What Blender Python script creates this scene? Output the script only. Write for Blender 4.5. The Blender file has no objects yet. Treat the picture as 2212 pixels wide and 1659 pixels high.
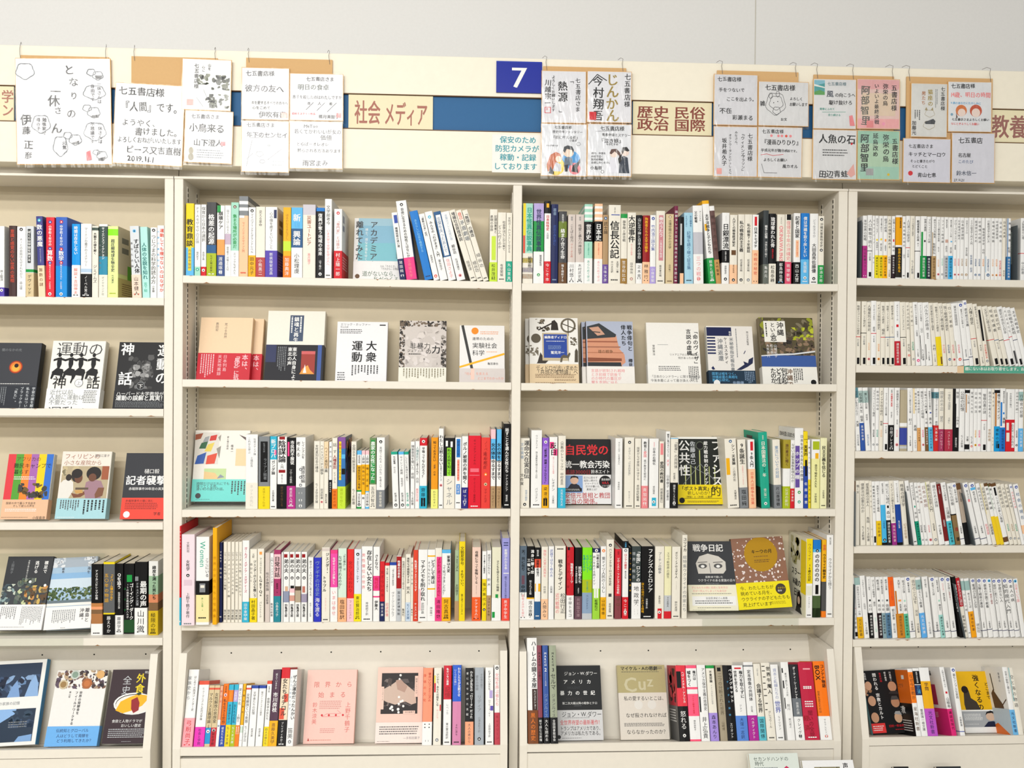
import bpy, math, random, colorsys
from mathutils import Vector, Matrix, Euler

# ------------------------------------------------------------------ camera, world, lights
scene = bpy.context.scene
col = scene.collection
MM = 0.001
cam_data = bpy.data.cameras.new('camera')
cam = bpy.data.objects.new('camera', cam_data)
col.objects.link(cam)
cam_data.sensor_fit = 'HORIZONTAL'
cam_data.sensor_width = 36.0
cam_data.lens = 36.0 * 1900.0 / 2212.0
cam_data.clip_start = 0.05
cam.matrix_world = Matrix((((0.998677,-0.007166,-0.050915,-0.130929),(-0.050845,0.009639,-0.998660,-2.346962),(0.007647,0.999928,0.009262,1.450000),(0.000000,0.000000,0.000000,1.000000))))
scene.camera = cam

world = bpy.data.worlds.new('room_ambience')
scene.world = world
world.use_nodes = True
world.node_tree.nodes['Background'].inputs[0].default_value = (1.0, 0.985, 0.955, 1)
world.node_tree.nodes['Background'].inputs[1].default_value = 0.35


def area_lamp(name, x, y, z, lx, ly, power, tilt=0, tint=(1, 0.98, 0.94)):
    d = bpy.data.lights.new(name, 'AREA')
    d.shape = 'RECTANGLE'
    d.size, d.size_y = lx, ly
    d.energy = power
    d.color = tint
    o = bpy.data.objects.new(name, d)
    o.location = (x, y, z)
    o.rotation_euler = (math.radians(tilt), 0, 0)
    col.objects.link(o)
    return o


# rows of ceiling fluorescents tilted towards the shelves, between two added lamps
area_lamp('ceiling_or_fill_lamp', -1.5, -1.9, 2.8, 2.6, 0.12, 13, 40)  # added near lamp that brightens the upper left
area_lamp('ceiling_or_fill_lamp', -1.2, -3.2, 2.8, 3.0, 0.16, 60, 30)
area_lamp('ceiling_or_fill_lamp', -1.0, -5.6, 2.8, 4.5, 0.16, 70, 25)
area_lamp('ceiling_or_fill_lamp', -0.6, -8.6, 2.8, 6.0, 0.16, 115, 25)
area_lamp('ceiling_or_fill_lamp', 1.7, -2.1, 2.8, 1.6, 0.06, 3.5, 20)  # added narrow lamp, gives the right-hand sleeves their glare streaks

scene.view_settings.view_transform = 'Standard'
scene.view_settings.look = 'None'
scene.view_settings.exposure = 0.38
scene.view_settings.gamma = 1.0
scene.view_settings.use_curve_mapping = False

# ------------------------------------------------------------------ colours and materials
PAL = dict(w='F4F4F2', W='EFEADC', g='C4C8CC', G='84888C', D='48484A', k='0D0D0F', r='D6202C', R='98181E',
           c='E2543C', o='F5801E', O='F7A458', a='F9C9A0', y='F2D81C', Y='F2B418', l='C8E63C', L='AEBE20',
           e='1E9A46', E='22A88C', m='A8DEC8', t='34B4D4', s='60BAEE', b='1C7CD0', B='2848A6', n='1E2858',
           v='5A48B0', V='B8A8DC', p='EE4088', P='F6C8CE', q='EE8C90', Q='B83088', h='B4946C', H='6A4A2C',
           z='DAC69C', x='6C4A58', f='5E8F9A', j='8EA6C2', u='2E5E8E', i='D8CCC4')


def hex_of(c):
    return c[1:] if c[0] == '#' else PAL[c]


def lin(c):
    h = hex_of(c)
    out = []
    for i in (0, 2, 4):
        v = int(h[i:i + 2], 16) / 255
        out.append((v / 12.92 if v <= .04045 else ((v + .055) / 1.055) ** 2.4) * 0.86)
    return out


MATS = {}


def mat(c, rough=0.45, bump=0.0, kind='print'):
    key = (c, rough, kind)
    if key in MATS:
        return MATS[key]
    m = bpy.data.materials.new(kind + '_' + hex_of(c))
    m.use_nodes = True
    nt = m.node_tree
    b = nt.nodes['Principled BSDF']
    r, g, bl = lin(c)
    b.inputs['Roughness'].default_value = rough
    b.inputs['Specular IOR Level'].default_value = 0.2
    tc = nt.nodes.new('ShaderNodeTexCoord')
    no = nt.nodes.new('ShaderNodeTexNoise')
    no.inputs['Scale'].default_value = 60 if kind == 'paint' else 140
    no.inputs['Detail'].default_value = 3
    nt.links.new(tc.outputs['Object'], no.inputs['Vector'])
    mix = nt.nodes.new('ShaderNodeMix')
    mix.data_type = 'RGBA'
    mix.inputs[6].default_value = (r * .965, g * .965, bl * .965, 1)
    mix.inputs[7].default_value = (min(1, r * 1.035), min(1, g * 1.035), min(1, bl * 1.035), 1)
    nt.links.new(no.outputs['Fac'], mix.inputs[0])
    nt.links.new(mix.outputs[2], b.inputs['Base Color'])
    if bump:
        bp = nt.nodes.new('ShaderNodeBump')
        bp.inputs['Strength'].default_value = bump
        bp.inputs['Distance'].default_value = 0.002
        nt.links.new(no.outputs['Fac'], bp.inputs['Height'])
        nt.links.new(bp.outputs['Normal'], b.inputs['Normal'])
    MATS[key] = m
    return m


def clear_plastic(name, gloss=0.12, rough=0.08, wavy=0.0, tint=(1, 1, 1)):
    m = bpy.data.materials.new(name)
    m.use_nodes = True
    nt = m.node_tree
    nt.nodes.remove(nt.nodes['Principled BSDF'])
    out = nt.nodes['Material Output']
    tr = nt.nodes.new('ShaderNodeBsdfTransparent')
    tr.inputs[0].default_value = (*tint, 1)
    gl = nt.nodes.new('ShaderNodeBsdfGlossy')
    gl.inputs['Roughness'].default_value = rough
    mx = nt.nodes.new('ShaderNodeMixShader')
    fr = nt.nodes.new('ShaderNodeFresnel')
    fr.inputs[0].default_value = 1.5
    mul = nt.nodes.new('ShaderNodeMath')
    mul.operation = 'MULTIPLY_ADD'
    mul.inputs[1].default_value = 0.4
    mul.inputs[2].default_value = gloss
    nt.links.new(fr.outputs[0], mul.inputs[0])
    nt.links.new(mul.outputs[0], mx.inputs[0])
    nt.links.new(tr.outputs[0], mx.inputs[1])
    nt.links.new(gl.outputs[0], mx.inputs[2])
    nt.links.new(mx.outputs[0], out.inputs[0])
    if wavy:
        tc = nt.nodes.new('ShaderNodeTexCoord')
        mp = nt.nodes.new('ShaderNodeMapping')
        mp.inputs['Scale'].default_value = (55, 1, 16)
        mp.inputs['Rotation'].default_value = (0, 0.7, 0)
        no = nt.nodes.new('ShaderNodeTexNoise')
        no.inputs['Scale'].default_value = 1.0
        no.inputs['Detail'].default_value = 2
        bp = nt.nodes.new('ShaderNodeBump')
        bp.inputs['Strength'].default_value = wavy
        bp.inputs['Distance'].default_value = 0.004
        nt.links.new(tc.outputs['Object'], mp.inputs['Vector'])
        nt.links.new(mp.outputs[0], no.inputs['Vector'])
        nt.links.new(no.outputs['Fac'], bp.inputs['Height'])
        nt.links.new(bp.outputs['Normal'], gl.inputs['Normal'])
        nt.links.new(bp.outputs['Normal'], fr.inputs['Normal'])
    return m


PAINT = '#EDE7DA'
paint = mat(PAINT, 0.4, 0.02, 'paint')
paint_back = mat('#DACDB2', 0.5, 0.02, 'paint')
fascia_cream = mat('F6EFDC' if False else '#F6EFDC', 0.45, 0.02, 'paint')
seam_dark = mat('#7A5C40', 0.6, 0, 'paint')
chip_brown = mat('#9A6A3C', 0.8, 0, 'chip')
slot_dark = mat('#1C1814', 0.7, 0, 'metal')
page_mat = mat('#E9E2D2', 0.8, 0, 'paper')
page_dark = mat('#D9CDB4', 0.8, 0, 'paper')
card_mat = mat('#D8B07C', 0.8, 0, 'card')
gold_edge = mat('#E8B468', 0.5, 0, 'card')
acrylic = clear_plastic('clear_acrylic', 0.01, 0.05, 0, (0.975, 0.985, 0.975))
sleeve_mat = clear_plastic('crinkled_clear_sleeve', 0.02, 0.2, 1.0)

# ------------------------------------------------------------------ mesh helpers


class MB:
    """collects faces of one mesh; every face carries a material"""

    def __init__(self):
        self.v, self.f, self.m, self.slots = [], [], [], []

    def slot(self, m):
        if m not in self.slots:
            self.slots.append(m)
        return self.slots.index(m)

    def add(self, verts, faces, m):
        o = len(self.v)
        self.v.extend(verts)
        s = self.slot(m)
        for f in faces:
            self.f.append([i + o for i in f])
            self.m.append(s)

    def box(self, x0, x1, y0, y1, z0, z1, m):
        self.hexa([(x0, y0, z0), (x1, y0, z0), (x1, y1, z0), (x0, y1, z0),
                   (x0, y0, z1), (x1, y0, z1), (x1, y1, z1), (x0, y1, z1)], m)

    def hexa(self, p, m):
        self.add(p, [(3, 2, 1, 0), (4, 5, 6, 7), (0, 1, 5, 4), (1, 2, 6, 5), (2, 3, 7, 6), (3, 0, 4, 7)], m)

    def prism(self, poly, axis, a, b, m):
        """poly: 2-D points; extruded along axis ('x': points are (y,z))"""
        n = len(poly)
        if axis == 'x':
            vs = [(a, p[0], p[1]) for p in poly] + [(b, p[0], p[1]) for p in poly]
        elif axis == 'y':
            vs = [(p[0], a, p[1]) for p in poly] + [(p[0], b, p[1]) for p in poly]
        else:
            vs = [(p[0], p[1], a) for p in poly] + [(p[0], p[1], b) for p in poly]
        fs = [tuple(range(n))[::-1], tuple(range(n, 2 * n))]
        fs += [(i, (i + 1) % n, n + (i + 1) % n, n + i) for i in range(n)]
        self.add(vs, fs, m)

    def tube(self, pts, r, m, n=6):
        rings = []
        for i, p in enumerate(pts):
            p = Vector(p)
            d = (Vector(pts[min(i + 1, len(pts) - 1)]) - Vector(pts[max(i - 1, 0)])).normalized()
            u = d.orthogonal().normalized()
            w = d.cross(u)
            rings.append([tuple(p + r * (math.cos(t) * u + math.sin(t) * w))
                          for t in [2 * math.pi * k / n for k in range(n)]])
        vs = [v for ring in rings for v in ring]
        fs = []
        for i in range(len(pts) - 1):
            for k in range(n):
                fs.append((i * n + k, i * n + (k + 1) % n, (i + 1) * n + (k + 1) % n, (i + 1) * n + k))
        fs += [tuple(range(n))[::-1], tuple(range(len(vs) - n, len(vs)))]
        self.add(vs, fs, m)

    def build(self, name, parent=None, loc=None, scale=MM):
        me = bpy.data.meshes.new(name)
        me.from_pydata([(v[0] * scale, v[1] * scale, v[2] * scale) for v in self.v], [], self.f)
        for m in self.slots:
            me.materials.append(m)
        me.polygons.foreach_set('material_index', self.m)
        me.update()
        o = bpy.data.objects.new(name, me)
        col.objects.link(o)
        if parent:
            o.parent = parent
        if loc:
            o.location = [c * MM for c in loc]
        return o


def tag(o, label=None, cat=None, group=None, kind=None):
    if label:
        o['label'] = label
    if cat:
        o['category'] = cat
    if group:
        o['group'] = group
    if kind:
        o['kind'] = kind
    return o


def empty(name, loc=(0, 0, 0)):
    o = bpy.data.objects.new(name, None)
    o.empty_display_size = 0.02
    col.objects.link(o)
    o.location = [c * MM for c in loc]
    return o


# ------------------------------------------------------------------ lettering: one outline per character, cached
GLYPHS = {}


def glyph(ch, bold):
    key = (ch, bold)
    if key not in GLYPHS:
        c = bpy.data.curves.new('lettering', 'FONT')
        c.body = ch
        c.size = 1
        c.resolution_u = 2
        o = bpy.data.objects.new('lettering', c)
        me = o.to_mesh()
        vs = [(v.co.x, v.co.y) for v in me.vertices]
        fs = [tuple(p.vertices) for p in me.polygons]
        # keep triangles anticlockwise
        out = []
        for f in fs:
            a, b_, d = vs[f[0]], vs[f[1]], vs[f[2]]
            out.append(f if (b_[0] - a[0]) * (d[1] - a[1]) - (b_[1] - a[1]) * (d[0] - a[0]) > 0 else f[::-1])
        o.to_mesh_clear()
        bpy.data.objects.remove(o)
        bpy.data.curves.remove(c)
        wide = ord(ch) > 0x2E80 or ch in '…―'
        if vs and not wide:
            adv = max(v[0] for v in vs) + .06
        else:
            adv = 1.0
        GLYPHS[key] = (vs, out, adv)
    return GLYPHS[key]


TURN = set('ー―…「」『』（）()〈〉-〜～＝')
SMALL_PUNCT = set('、。，．')


class Art:
    """draws flat printed marks on a face: x, y are 0-100 across and down the face"""

    def __init__(self, mb, org, U, V, N, w, h, lift=0.12):
        self.mb, self.o, self.U, self.V, self.N = mb, Vector(org), Vector(U), Vector(V), Vector(N)
        self.w, self.h, self.k, self.lift = w, h, 0, lift
        self.rnd = random.Random(int(w * 7 + h * 13))
        self.rough = 0.4

    def pt(self, x, y):
        """x, y in mm from the face's upper left corner"""
        return tuple(self.o + self.U * x + self.V * y + self.N * (self.lift + self.k * 0.035))

    def face(self, pts, c):
        n = len(pts)
        area = sum(pts[i][0] * pts[(i + 1) % n][1] - pts[(i + 1) % n][0] * pts[i][1] for i in range(n))
        if area > 0:
            pts = pts[::-1]
        self.mb.add([self.pt(*p) for p in pts], [tuple(range(n))], mat(c, self.rough))

    def P(self, x, y):
        return (x * self.w / 100, y * self.h / 100)

    def clampP(self, x, y):
        return self.P(min(100, max(0, x)), min(100, max(0, y)))

    def rect(self, x0, y0, x1, y1, c):
        self.k += 1
        self.face([self.clampP(x0, y0), self.clampP(x1, y0), self.clampP(x1, y1), self.clampP(x0, y1)], c)

    def ell(self, x, y, rx, ry, c, n=20):
        """rx, ry in mm, centre in percent"""
        self.k += 1
        cx, cy = self.P(x, y)
        pts = []
        for i in range(n):
            t = 2 * math.pi * i / n
            pts.append((min(self.w, max(0, cx + rx * math.cos(t))), min(self.h, max(0, cy + ry * math.sin(t)))))
        self.face(pts, c)

    def poly(self, pts, c):
        self.k += 1
        self.face([self.clampP(*p) for p in pts], c)

    def stroke(self, x0, y0, x1, y1, wd, c):
        self.k += 1
        a, b = Vector(self.P(x0, y0)), Vector(self.P(x1, y1))
        d = (b - a).normalized()
        n = Vector((-d.y, d.x)) * wd * self.w / 200
        self.face([tuple(a + n), tuple(b + n), tuple(b - n), tuple(a - n)], c)

    def ring(self, x, y, rx, ry, c, wd=0.9, n=22):
        """thin pen outline of an oval; radii in percent of the width"""
        self.k += 1
        cx, cy = self.P(x, y)
        rx, ry = rx * self.w / 100, ry * self.w / 100
        wd = wd * self.w / 100
        for i in range(n):
            t0, t1 = 2 * math.pi * i / n, 2 * math.pi * (i + 1) / n
            w0 = 1 + .08 * math.sin(5 * t0)
            w1 = 1 + .08 * math.sin(5 * t1)
            q = [(cx + rx * w0 * math.cos(t0), cy + ry * w0 * math.sin(t0)),
                 (cx + rx * w1 * math.cos(t1), cy + ry * w1 * math.sin(t1)),
                 (cx + (rx * w1 - wd) * math.cos(t1), cy + (ry * w1 - wd) * math.sin(t1)),
                 (cx + (rx * w0 - wd) * math.cos(t0), cy + (ry * w0 - wd) * math.sin(t0))]
            self.face(q, c)

    def put(self, ch, cx, cy, size, c, bold, turn=False, sx=1.0, tilt=0.0):
        """one character centred on cx, cy (mm), size = em in mm"""
        vs, fs, adv = glyph(ch, bold)
        if not vs:
            return
        ct, st = math.cos(tilt), math.sin(tilt)
        # heavier strokes: three copies set side by side, each a hair above the last
        for n, (e, g) in enumerate(((-.022, .012), (0, -.012), (.022, .012)) if bold else ((0, 0),)):
            pts = []
            for x, y in vs:
                x, y = x + e, y + g
                if ord(ch) < 0x2E80 and ch not in '…―':
                    u, v = (x - adv / 2 + .03) * size, -(y - .34) * size
                else:
                    u, v = (x - .5) * size, -(y - .38) * size
                if turn:
                    u, v = -v, u
                u *= sx
                u, v = u * ct - v * st, u * st + v * ct
                p = Vector(self.pt(min(self.w, max(0, cx + u)), min(self.h, max(0, cy + v))))
                pts.append(tuple(p + self.N * (n * .01)))
            self.mb.add(pts, fs, mat(c, self.rough))

    def vtext(self, x, y, size, c, s, bold=False, step=None, sx=1.0, jit=0.0):
        """vertical lettering; x, y = upper left of the first cell in mm"""
        self.k += 1
        step = step or size * 1.04
        for i, ch in enumerate(s):
            if ch == ' ':
                continue
            cx, cy = x + size * sx / 2, y + step * (i + .5)
            if ch in SMALL_PUNCT:
                cx += size * sx * .55
                cy -= size * .55
            j = self.rnd.uniform(-jit, jit)
            self.put(ch, cx + j * size * .5, cy, size * (1 + j * .5), c, bold, ch in TURN, sx, j * .8)

    def htext(self, x, y, size, c, s, bold=False, maxw=None, jit=0.0):
        self.k += 1
        adv = [glyph(ch, bold)[2] if ch != ' ' else .4 for ch in s]
        sx = 1.0
        if maxw and sum(adv) * size > maxw:
            sx = maxw / (sum(adv) * size)
        cx = x
        for ch, a in zip(s, adv):
            if ch != ' ':
                j = self.rnd.uniform(-jit, jit)
                self.put(ch, cx + a * size * sx / 2, y + size / 2 + j * size * .4, size * (1 + j * .5), c, bold, False, sx, j)
            cx += a * size * sx

    def lines(self, x0, y0, x1, y1, n, c, vertical=False):
        """print too small to read: rows of short dashes"""
        self.k += 1
        for i in range(n):
            if vertical:
                p = x0 + (x1 - x0) * (i + .5) / n
                a, b = y0, y1 - self.rnd.random() * (y1 - y0) * .35
                hw = .22 * (x1 - x0) / n
                t = a
                while t < b - 1:
                    e = min(b, t + self.rnd.uniform(1.5, 4.5) * self.w / max(self.h, 1))
                    self.face([self.P(p - hw, t), self.P(p + hw, t), self.P(p + hw, e), self.P(p - hw, e)], c)
                    t = e + .9 * self.w / self.h
            else:
                p = y0 + (y1 - y0) * (i + .5) / n
                a, b = x0, x1 - self.rnd.random() * (x1 - x0) * .12
                hw = .2 * (y1 - y0) / n
                t = a
                while t < b - 1:
                    e = min(b, t + self.rnd.uniform(1.5, 4.5))
                    self.face([self.P(t, p - hw), self.P(e, p - hw), self.P(e, p + hw), self.P(t, p + hw)], c)
                    t = e + .9

    def blobs(self, x0, y0, x1, y1, n, cs, dots=False):
        """mottled photograph: many small uneven patches"""
        r = self.rnd
        W, H = (x1 - x0) * self.w / 100, (y1 - y0) * self.h / 100
        base = math.sqrt(W * H / max(n, 1))
        for i in range(n):
            if i % 12 == 0:
                self.k += 1
            x, y = r.uniform(x0, x1), r.uniform(y0, y1)
            cx, cy = self.P(x, y)
            a = base * (r.uniform(.5, 1.1) if not dots else r.uniform(.14, .3))
            b = a * (r.uniform(.4, .9) if not dots else r.uniform(.7, 1.2))
            rot = r.uniform(0, 3.14)
            m = r.randint(5, 7) if not dots else 8
            pts = []
            lx0, ly0 = self.P(x0, y0)
            lx1, ly1 = self.P(x1, y1)
            for k in range(m):
                t = 2 * math.pi * k / m
                q = 1 if dots else r.uniform(.75, 1.1)
                u, v = a * q * math.cos(t), b * q * math.sin(t)
                pts.append((min(lx1, max(lx0, cx + u * math.cos(rot) - v * math.sin(rot))),
                            min(ly1, max(ly0, cy + u * math.sin(rot) + v * math.cos(rot)))))
            self.face(pts, r.choice(cs))

    def run(self, line, jit=0.0):
        t = line.split(' ')
        op = t[0]
        if op == 'r':
            self.rect(*map(float, t[1:5]), t[5])
        elif op == 'c':
            rr = float(t[3]) * self.w / 100
            self.ell(float(t[1]), float(t[2]), rr, rr, t[4])
        elif op == 'e':
            self.ell(float(t[1]), float(t[2]), float(t[3]) * self.w / 100, float(t[4]) * self.h / 100, t[5])
        elif op == 'p':
            n = list(map(float, t[2:]))
            self.poly(list(zip(n[::2], n[1::2])), t[1])
        elif op == 's':
            self.stroke(*map(float, t[1:5]), float(t[5]), t[6])
        elif op == 'a':
            self.ring(*map(float, t[1:5]), t[5])
        elif op in 'vV':
            x, y = self.P(float(t[1]), float(t[2]))
            if y < self.h:
                s = ' '.join(t[5:])
                size = float(t[3]) * self.w / 100
                step = min(size * 1.06, (self.h * .985 - y) / max(len(s), 1))
                self.vtext(x, y, min(size, step * 1.25), t[4], s, op == 'V', step, jit=jit)
        elif op in 'hH':
            x, y = self.P(float(t[1]), float(t[2]))
            self.htext(x, y, float(t[3]) * self.w / 100, t[4], ' '.join(t[5:]), op == 'H', self.w * .985 - x, jit)
        elif op == 'X':
            x, y = self.P(float(t[1]), float(t[2]))
            cw, ch_ = float(t[3]) * self.w / 100, float(t[4]) * self.h / 100
            self.k += 1
            for i, q in enumerate(t[6]):
                self.put(q, x + cw * (i + .5), y + ch_ / 2, ch_, t[5], True, False, cw / ch_)
        elif op in 'lm':
            self.lines(*map(float, t[1:5]), int(t[5]), t[6], op == 'm')
        elif op in 'kK':
            self.blobs(*map(float, t[1:5]), int(t[5]), t[6:], op == 'K')


# ------------------------------------------------------------------ room shell
mb = MB()
wall_paint = mat('#E6E5E2', 0.7, 0.05, 'plaster')
mb.box(-2600, 2600, 165, 225, 0, 3000, wall_paint)
tag(mb.build('wall_back'), kind='structure')
mb = MB()
mb.box(692, 694, 163.6, 165, 2290, 3000, mat('#C9C5B8', .7, 0, 'plaster'))
tag(mb.build('trim_1'), kind='structure')
mb = MB()
mb.box(-2600, 2600, -4200, 165, -40, 0, mat('#CFC6B4', 0.35, 0.02, 'vinyl'))
tag(mb.build('floor'), kind='structure')

# ------------------------------------------------------------------ bookcases
BACK = 140.0          # clear depth of the shelves, mm
TOPZ = 1989.5         # underside of the header boards
SHELF = {'A': [(1644.6, 1646.9, 0), (1354.9, 1356.4, 20), (1058.9, 1059.2, 0), (757.5, 755.4, 0)],
 'B': [(1706.6, 1700.7, 0), (1434.4, 1432.2, 18), (1092.0, 1093.8, 0), (793.5, 792.7, 0)],
 'C': [(1697.3, 1706.5, 0), (1431.0, 1434.0, 18), (1094.7, 1093.4, 0), (795.0, 796.0, 0)],
 'D': [(1723.9, 1723.6, 0), (1486.0, 1487.5, 0), (1251.8, 1251.4, 0), (992.4, 993.0, 0), (736.3, 734.8, 0)]}       # bay -> [(z left, z right of the lip's upper edge, tray depth below it)]
BAYX = {'A': (-1820, -924), 'B': (-876, -12.5), 'C': (12.5, 874), 'D': (926, 1820)}         # bay -> clear span of the shelves
BASE = {'A': (487.8, 487.8, -1790, -954.8), 'B': (488.9, 482.9, -860.5, -37.7), 'C': (486.1, 483.9, 32.9, 852.9), 'D': (490.3, 490.3, 949.4, 1790)}         # bay -> (z of the trough lip, left and right, inner span)
LIPH = 20.0
PROT = 55.0
TILT = 0.325


def zlip(bay, i, x):
    z0, z1 = SHELF[bay][i][:2]
    a, b = BAYX[bay]
    return z0 + (z1 - z0) * (x - a) / (b - a)


def upright(parent, x0, x1, name='upright'):
    m = MB()
    m.prism([(x0, 0), (x0, 0), (x1, 0), (x1, 0)], 'z', 0, 1, paint) if False else None
    b = 1.2
    m.prism([(x0 + b, -1.5), (x1 - b, -1.5), (x1, -.2), (x1, BACK + 6), (x0, BACK + 6), (x0, -.2)], 'z', 60, TOPZ - 26, paint)
    return m.build(name, parent)


def standard(parent, x, y, z0, z1, side):
    """slotted metal strip for the shelf pegs; side = +1 when it faces right"""
    m = MB()
    m.box(min(x, x + side * 1.2), max(x, x + side * 1.2), y - 5, y + 5, z0, z1, paint)
    z = z0 + 6
    xs = x + side * 1.3
    while z < z1 - 12:
        q = [(xs, y - 3, z), (xs, y + 3, z), (xs, y + 3, z + 9), (xs, y - 3, z + 9)]
        m.add(q if side > 0 else q[::-1], [(0, 1, 2, 3)], slot_dark)
        z += 14
    return m.build('slotted_strip', parent)


def shelf_board(parent, bay, i, chips):
    (z0, z1, tray), (a, b) = SHELF[bay][i], BAYX[bay]
    a, b = a + .6, b - .6
    m = MB()
    f = -2.2
    # lip with softened edges
    prof = [(f, -LIPH + 1.5), (f + 1.5, -LIPH), (4, -LIPH), (4, 0), (f + 1.2, 0), (f, -1.2)]
    n = len(prof)
    vs = [(a, p[0], z0 + p[1]) for p in prof] + [(b, p[0], z1 + p[1]) for p in prof]
    fs = [tuple(range(n)), tuple(range(n, 2 * n))[::-1]] + [(n + k, n + (k + 1) % n, (k + 1) % n, k) for k in range(n)]
    m.add(vs, fs, paint)
    t0, t1 = -tray, (-tray - 3 if tray else -LIPH + 8)
    m.hexa([(a, 4, z0 + t1), (b, 4, z1 + t1), (b, BACK, z1 + t1), (a, BACK, z0 + t1),
            (a, 4, z0 + t0), (b, 4, z1 + t0), (b, BACK, z1 + t0), (a, BACK, z0 + t0)], paint)
    r = random.Random(bay + str(i))
    for k in range(chips):
        x = r.uniform(a + 20, b - 20)
        z = z0 + (z1 - z0) * (x - a) / (b - a)
        w, h = r.uniform(2, 11), r.uniform(1, 3.2)
        low = r.random() < .65
        zz = z - LIPH + .4 if low else z - .3
        s = 1 if low else -1
        pts = [(x - w, zz), (x - w * .4, zz + s * h * .5), (x, zz + s * h), (x + w * .3, zz + s * h * .6), (x + w, zz)]
        if low:
            pts = pts[::-1]
        m.add([(p[0], f - .25, p[1]) for p in pts], [tuple(range(5))[::-1]], chip_brown)
    return m.build('shelf', parent)


def trough(parent, bay):
    """display trough: the floor falls towards the back, the back board leans with it"""
    z0, z1, a, b = BASE[bay]
    zt = max(z0, z1) + 226
    fl = (PROT + 2 + 58) * TILT
    for xa, xb in ((a - 19, a), (b, b + 19)):
        m = MB()
        m.prism([(-PROT - 2, 40), (BACK - 1, 40), (BACK - 1, zt), (-3, zt), (-PROT - 2, z0 - 4)], 'x', xa, xb, paint)
        m.build('side_cheek', parent)
    m = MB()
    dy = 78
    ya, za, zb = 58, z0 - fl, z1 - fl
    m.hexa([(a, ya, za), (b, ya, zb), (b, ya + 8, zb), (a, ya + 8, za),
            (a, ya + dy - 8, zt - 8), (b, ya + dy - 8, zt - 8), (b, ya + dy, zt), (a, ya + dy, zt)], paint)
    for k in range(6):
        x = a + (b - a) * (k + .6) / 6
        t = .88
        yy, zz = ya + (dy - 8) * t - .5, za + (zt - 8 - za) * t
        m.add([(x + 2.2 * math.cos(q), yy, zz + 2.2 * math.sin(q)) for q in [i * .7854 for i in range(8)]],
              [tuple(range(8))], slot_dark)
    m.build('reclined_back_board', parent)
    m = MB()
    m.hexa([(a, -PROT - 1, z0 - 22), (b, -PROT - 1, z1 - 22), (b, -PROT + 3, z1 - 22), (a, -PROT + 3, z0 - 22),
            (a, -PROT - 1, z0), (b, -PROT - 1, z1), (b, -PROT + 3, z1), (a, -PROT + 3, z0)], paint)
    m.hexa([(a, -PROT + 3, z0 - 6), (b, -PROT + 3, z1 - 6), (b, 57, zb - 5), (a, 57, za - 5),
            (a, -PROT + 3, z0 - 1), (b, -PROT + 3, z1 - 1), (b, 57, zb), (a, 57, za)], paint)
    m.build('trough_shelf', parent)
    m = MB()
    m.box(a, b, -PROT + 1.5, -PROT + 18, 40, min(z0, z1) - 24.5, paint)
    m.build('base_panel', parent)


def bookcase(label, bays, posts, strips):
    root = tag(empty('bookcase', (0, 0, 0)), label, 'bookcase', 'cream steel bookcases along the wall')
    for x0, x1 in posts:
        upright(root, x0, x1)
    xa, xb = posts[0][0], posts[-1][1]
    m = MB()
    m.box(xa + 1, xb - 1, BACK, BACK + 5, 60, TOPZ - 30, paint_back)
    m.build('back_panel', root)
    m = MB()
    m.box(xa, xb, 2, BACK + 5, TOPZ - 30, TOPZ - 24, paint)
    m.prism([(38, TOPZ + 0), (36, TOPZ - 18), (-3, TOPZ - 25), (-4, TOPZ - 31), (12, TOPZ - 31), (46, TOPZ - 24), (46, TOPZ + 0)], 'x', xa, xb, paint)
    m.build('top_board', root)
    for x, y, side in strips:
        standard(root, x, y, 820, TOPZ - 45, side)
    for bay in bays:
        for i in range(len(SHELF[bay])):
            shelf_board(root, bay, i, 7)
        trough(root, bay)
    return root


bookcase('cream steel bookcase cut off at the left edge of the photo', 'A', [(-1843, -1820), (-924, -901)],
         [(-924.2, 34, -1), (-924.2, 112, -1)])
bookcase('wide cream double bookcase filling the middle of the photo', 'BC', [(-899, -876), (-12, 12), (874, 899)],
         [(-875.8, 34, 1), (-875.8, 112, 1), (-12.2, 34, -1), (-12.2, 112, -1), (12.2, 34, 1), (12.2, 112, 1), (873.8, 34, -1), (873.8, 112, -1)])
bookcase('cream steel bookcase of paperbacks at the right edge of the photo', 'D', [(901, 926), (1820, 1843)],
         [(926.2, 34, 1), (926.2, 112, 1)])

# ------------------------------------------------------------------ header boards with the section signs
FX0, FX1 = -1620, 1640
ZA, ZB, ZC, ZD = (1989.0, 2092.7, 2184.7, 2287.6)     # lower edge, band bottom, band top, upper edge
root = tag(empty('header_board'), 'long cream header board with a recessed blue band above all the shelves', 'header board')
for nm, z0, z1, y0 in (('lower_panel', ZA, ZB, -24), ('upper_panel', ZC, ZD, -24)):
    m = MB()
    m.prism([(y0 + 1, z0), (y0, z0 + 1), (y0, z1 - 1), (y0 + 1, z1), (120, z1), (120, z0)], 'x', FX0, FX1, fascia_cream)
    m.build(nm, root)
m = MB()
m.box(FX0, FX1, -17, 110, ZB, ZC, mat('#2C6496', .5, 0, 'card'))
tag(m.build('blue_band', root), 'blue recessed strip between the two cream panels')
m = MB()
m.box(FX0, FX1, -24.6, -17, ZC - 1.3, ZC + .3, seam_dark)
m.box(FX0, FX1, -24.6, -17, ZB - .3, ZB + 1.6, seam_dark)
m.build('slide_rail', root)

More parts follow.
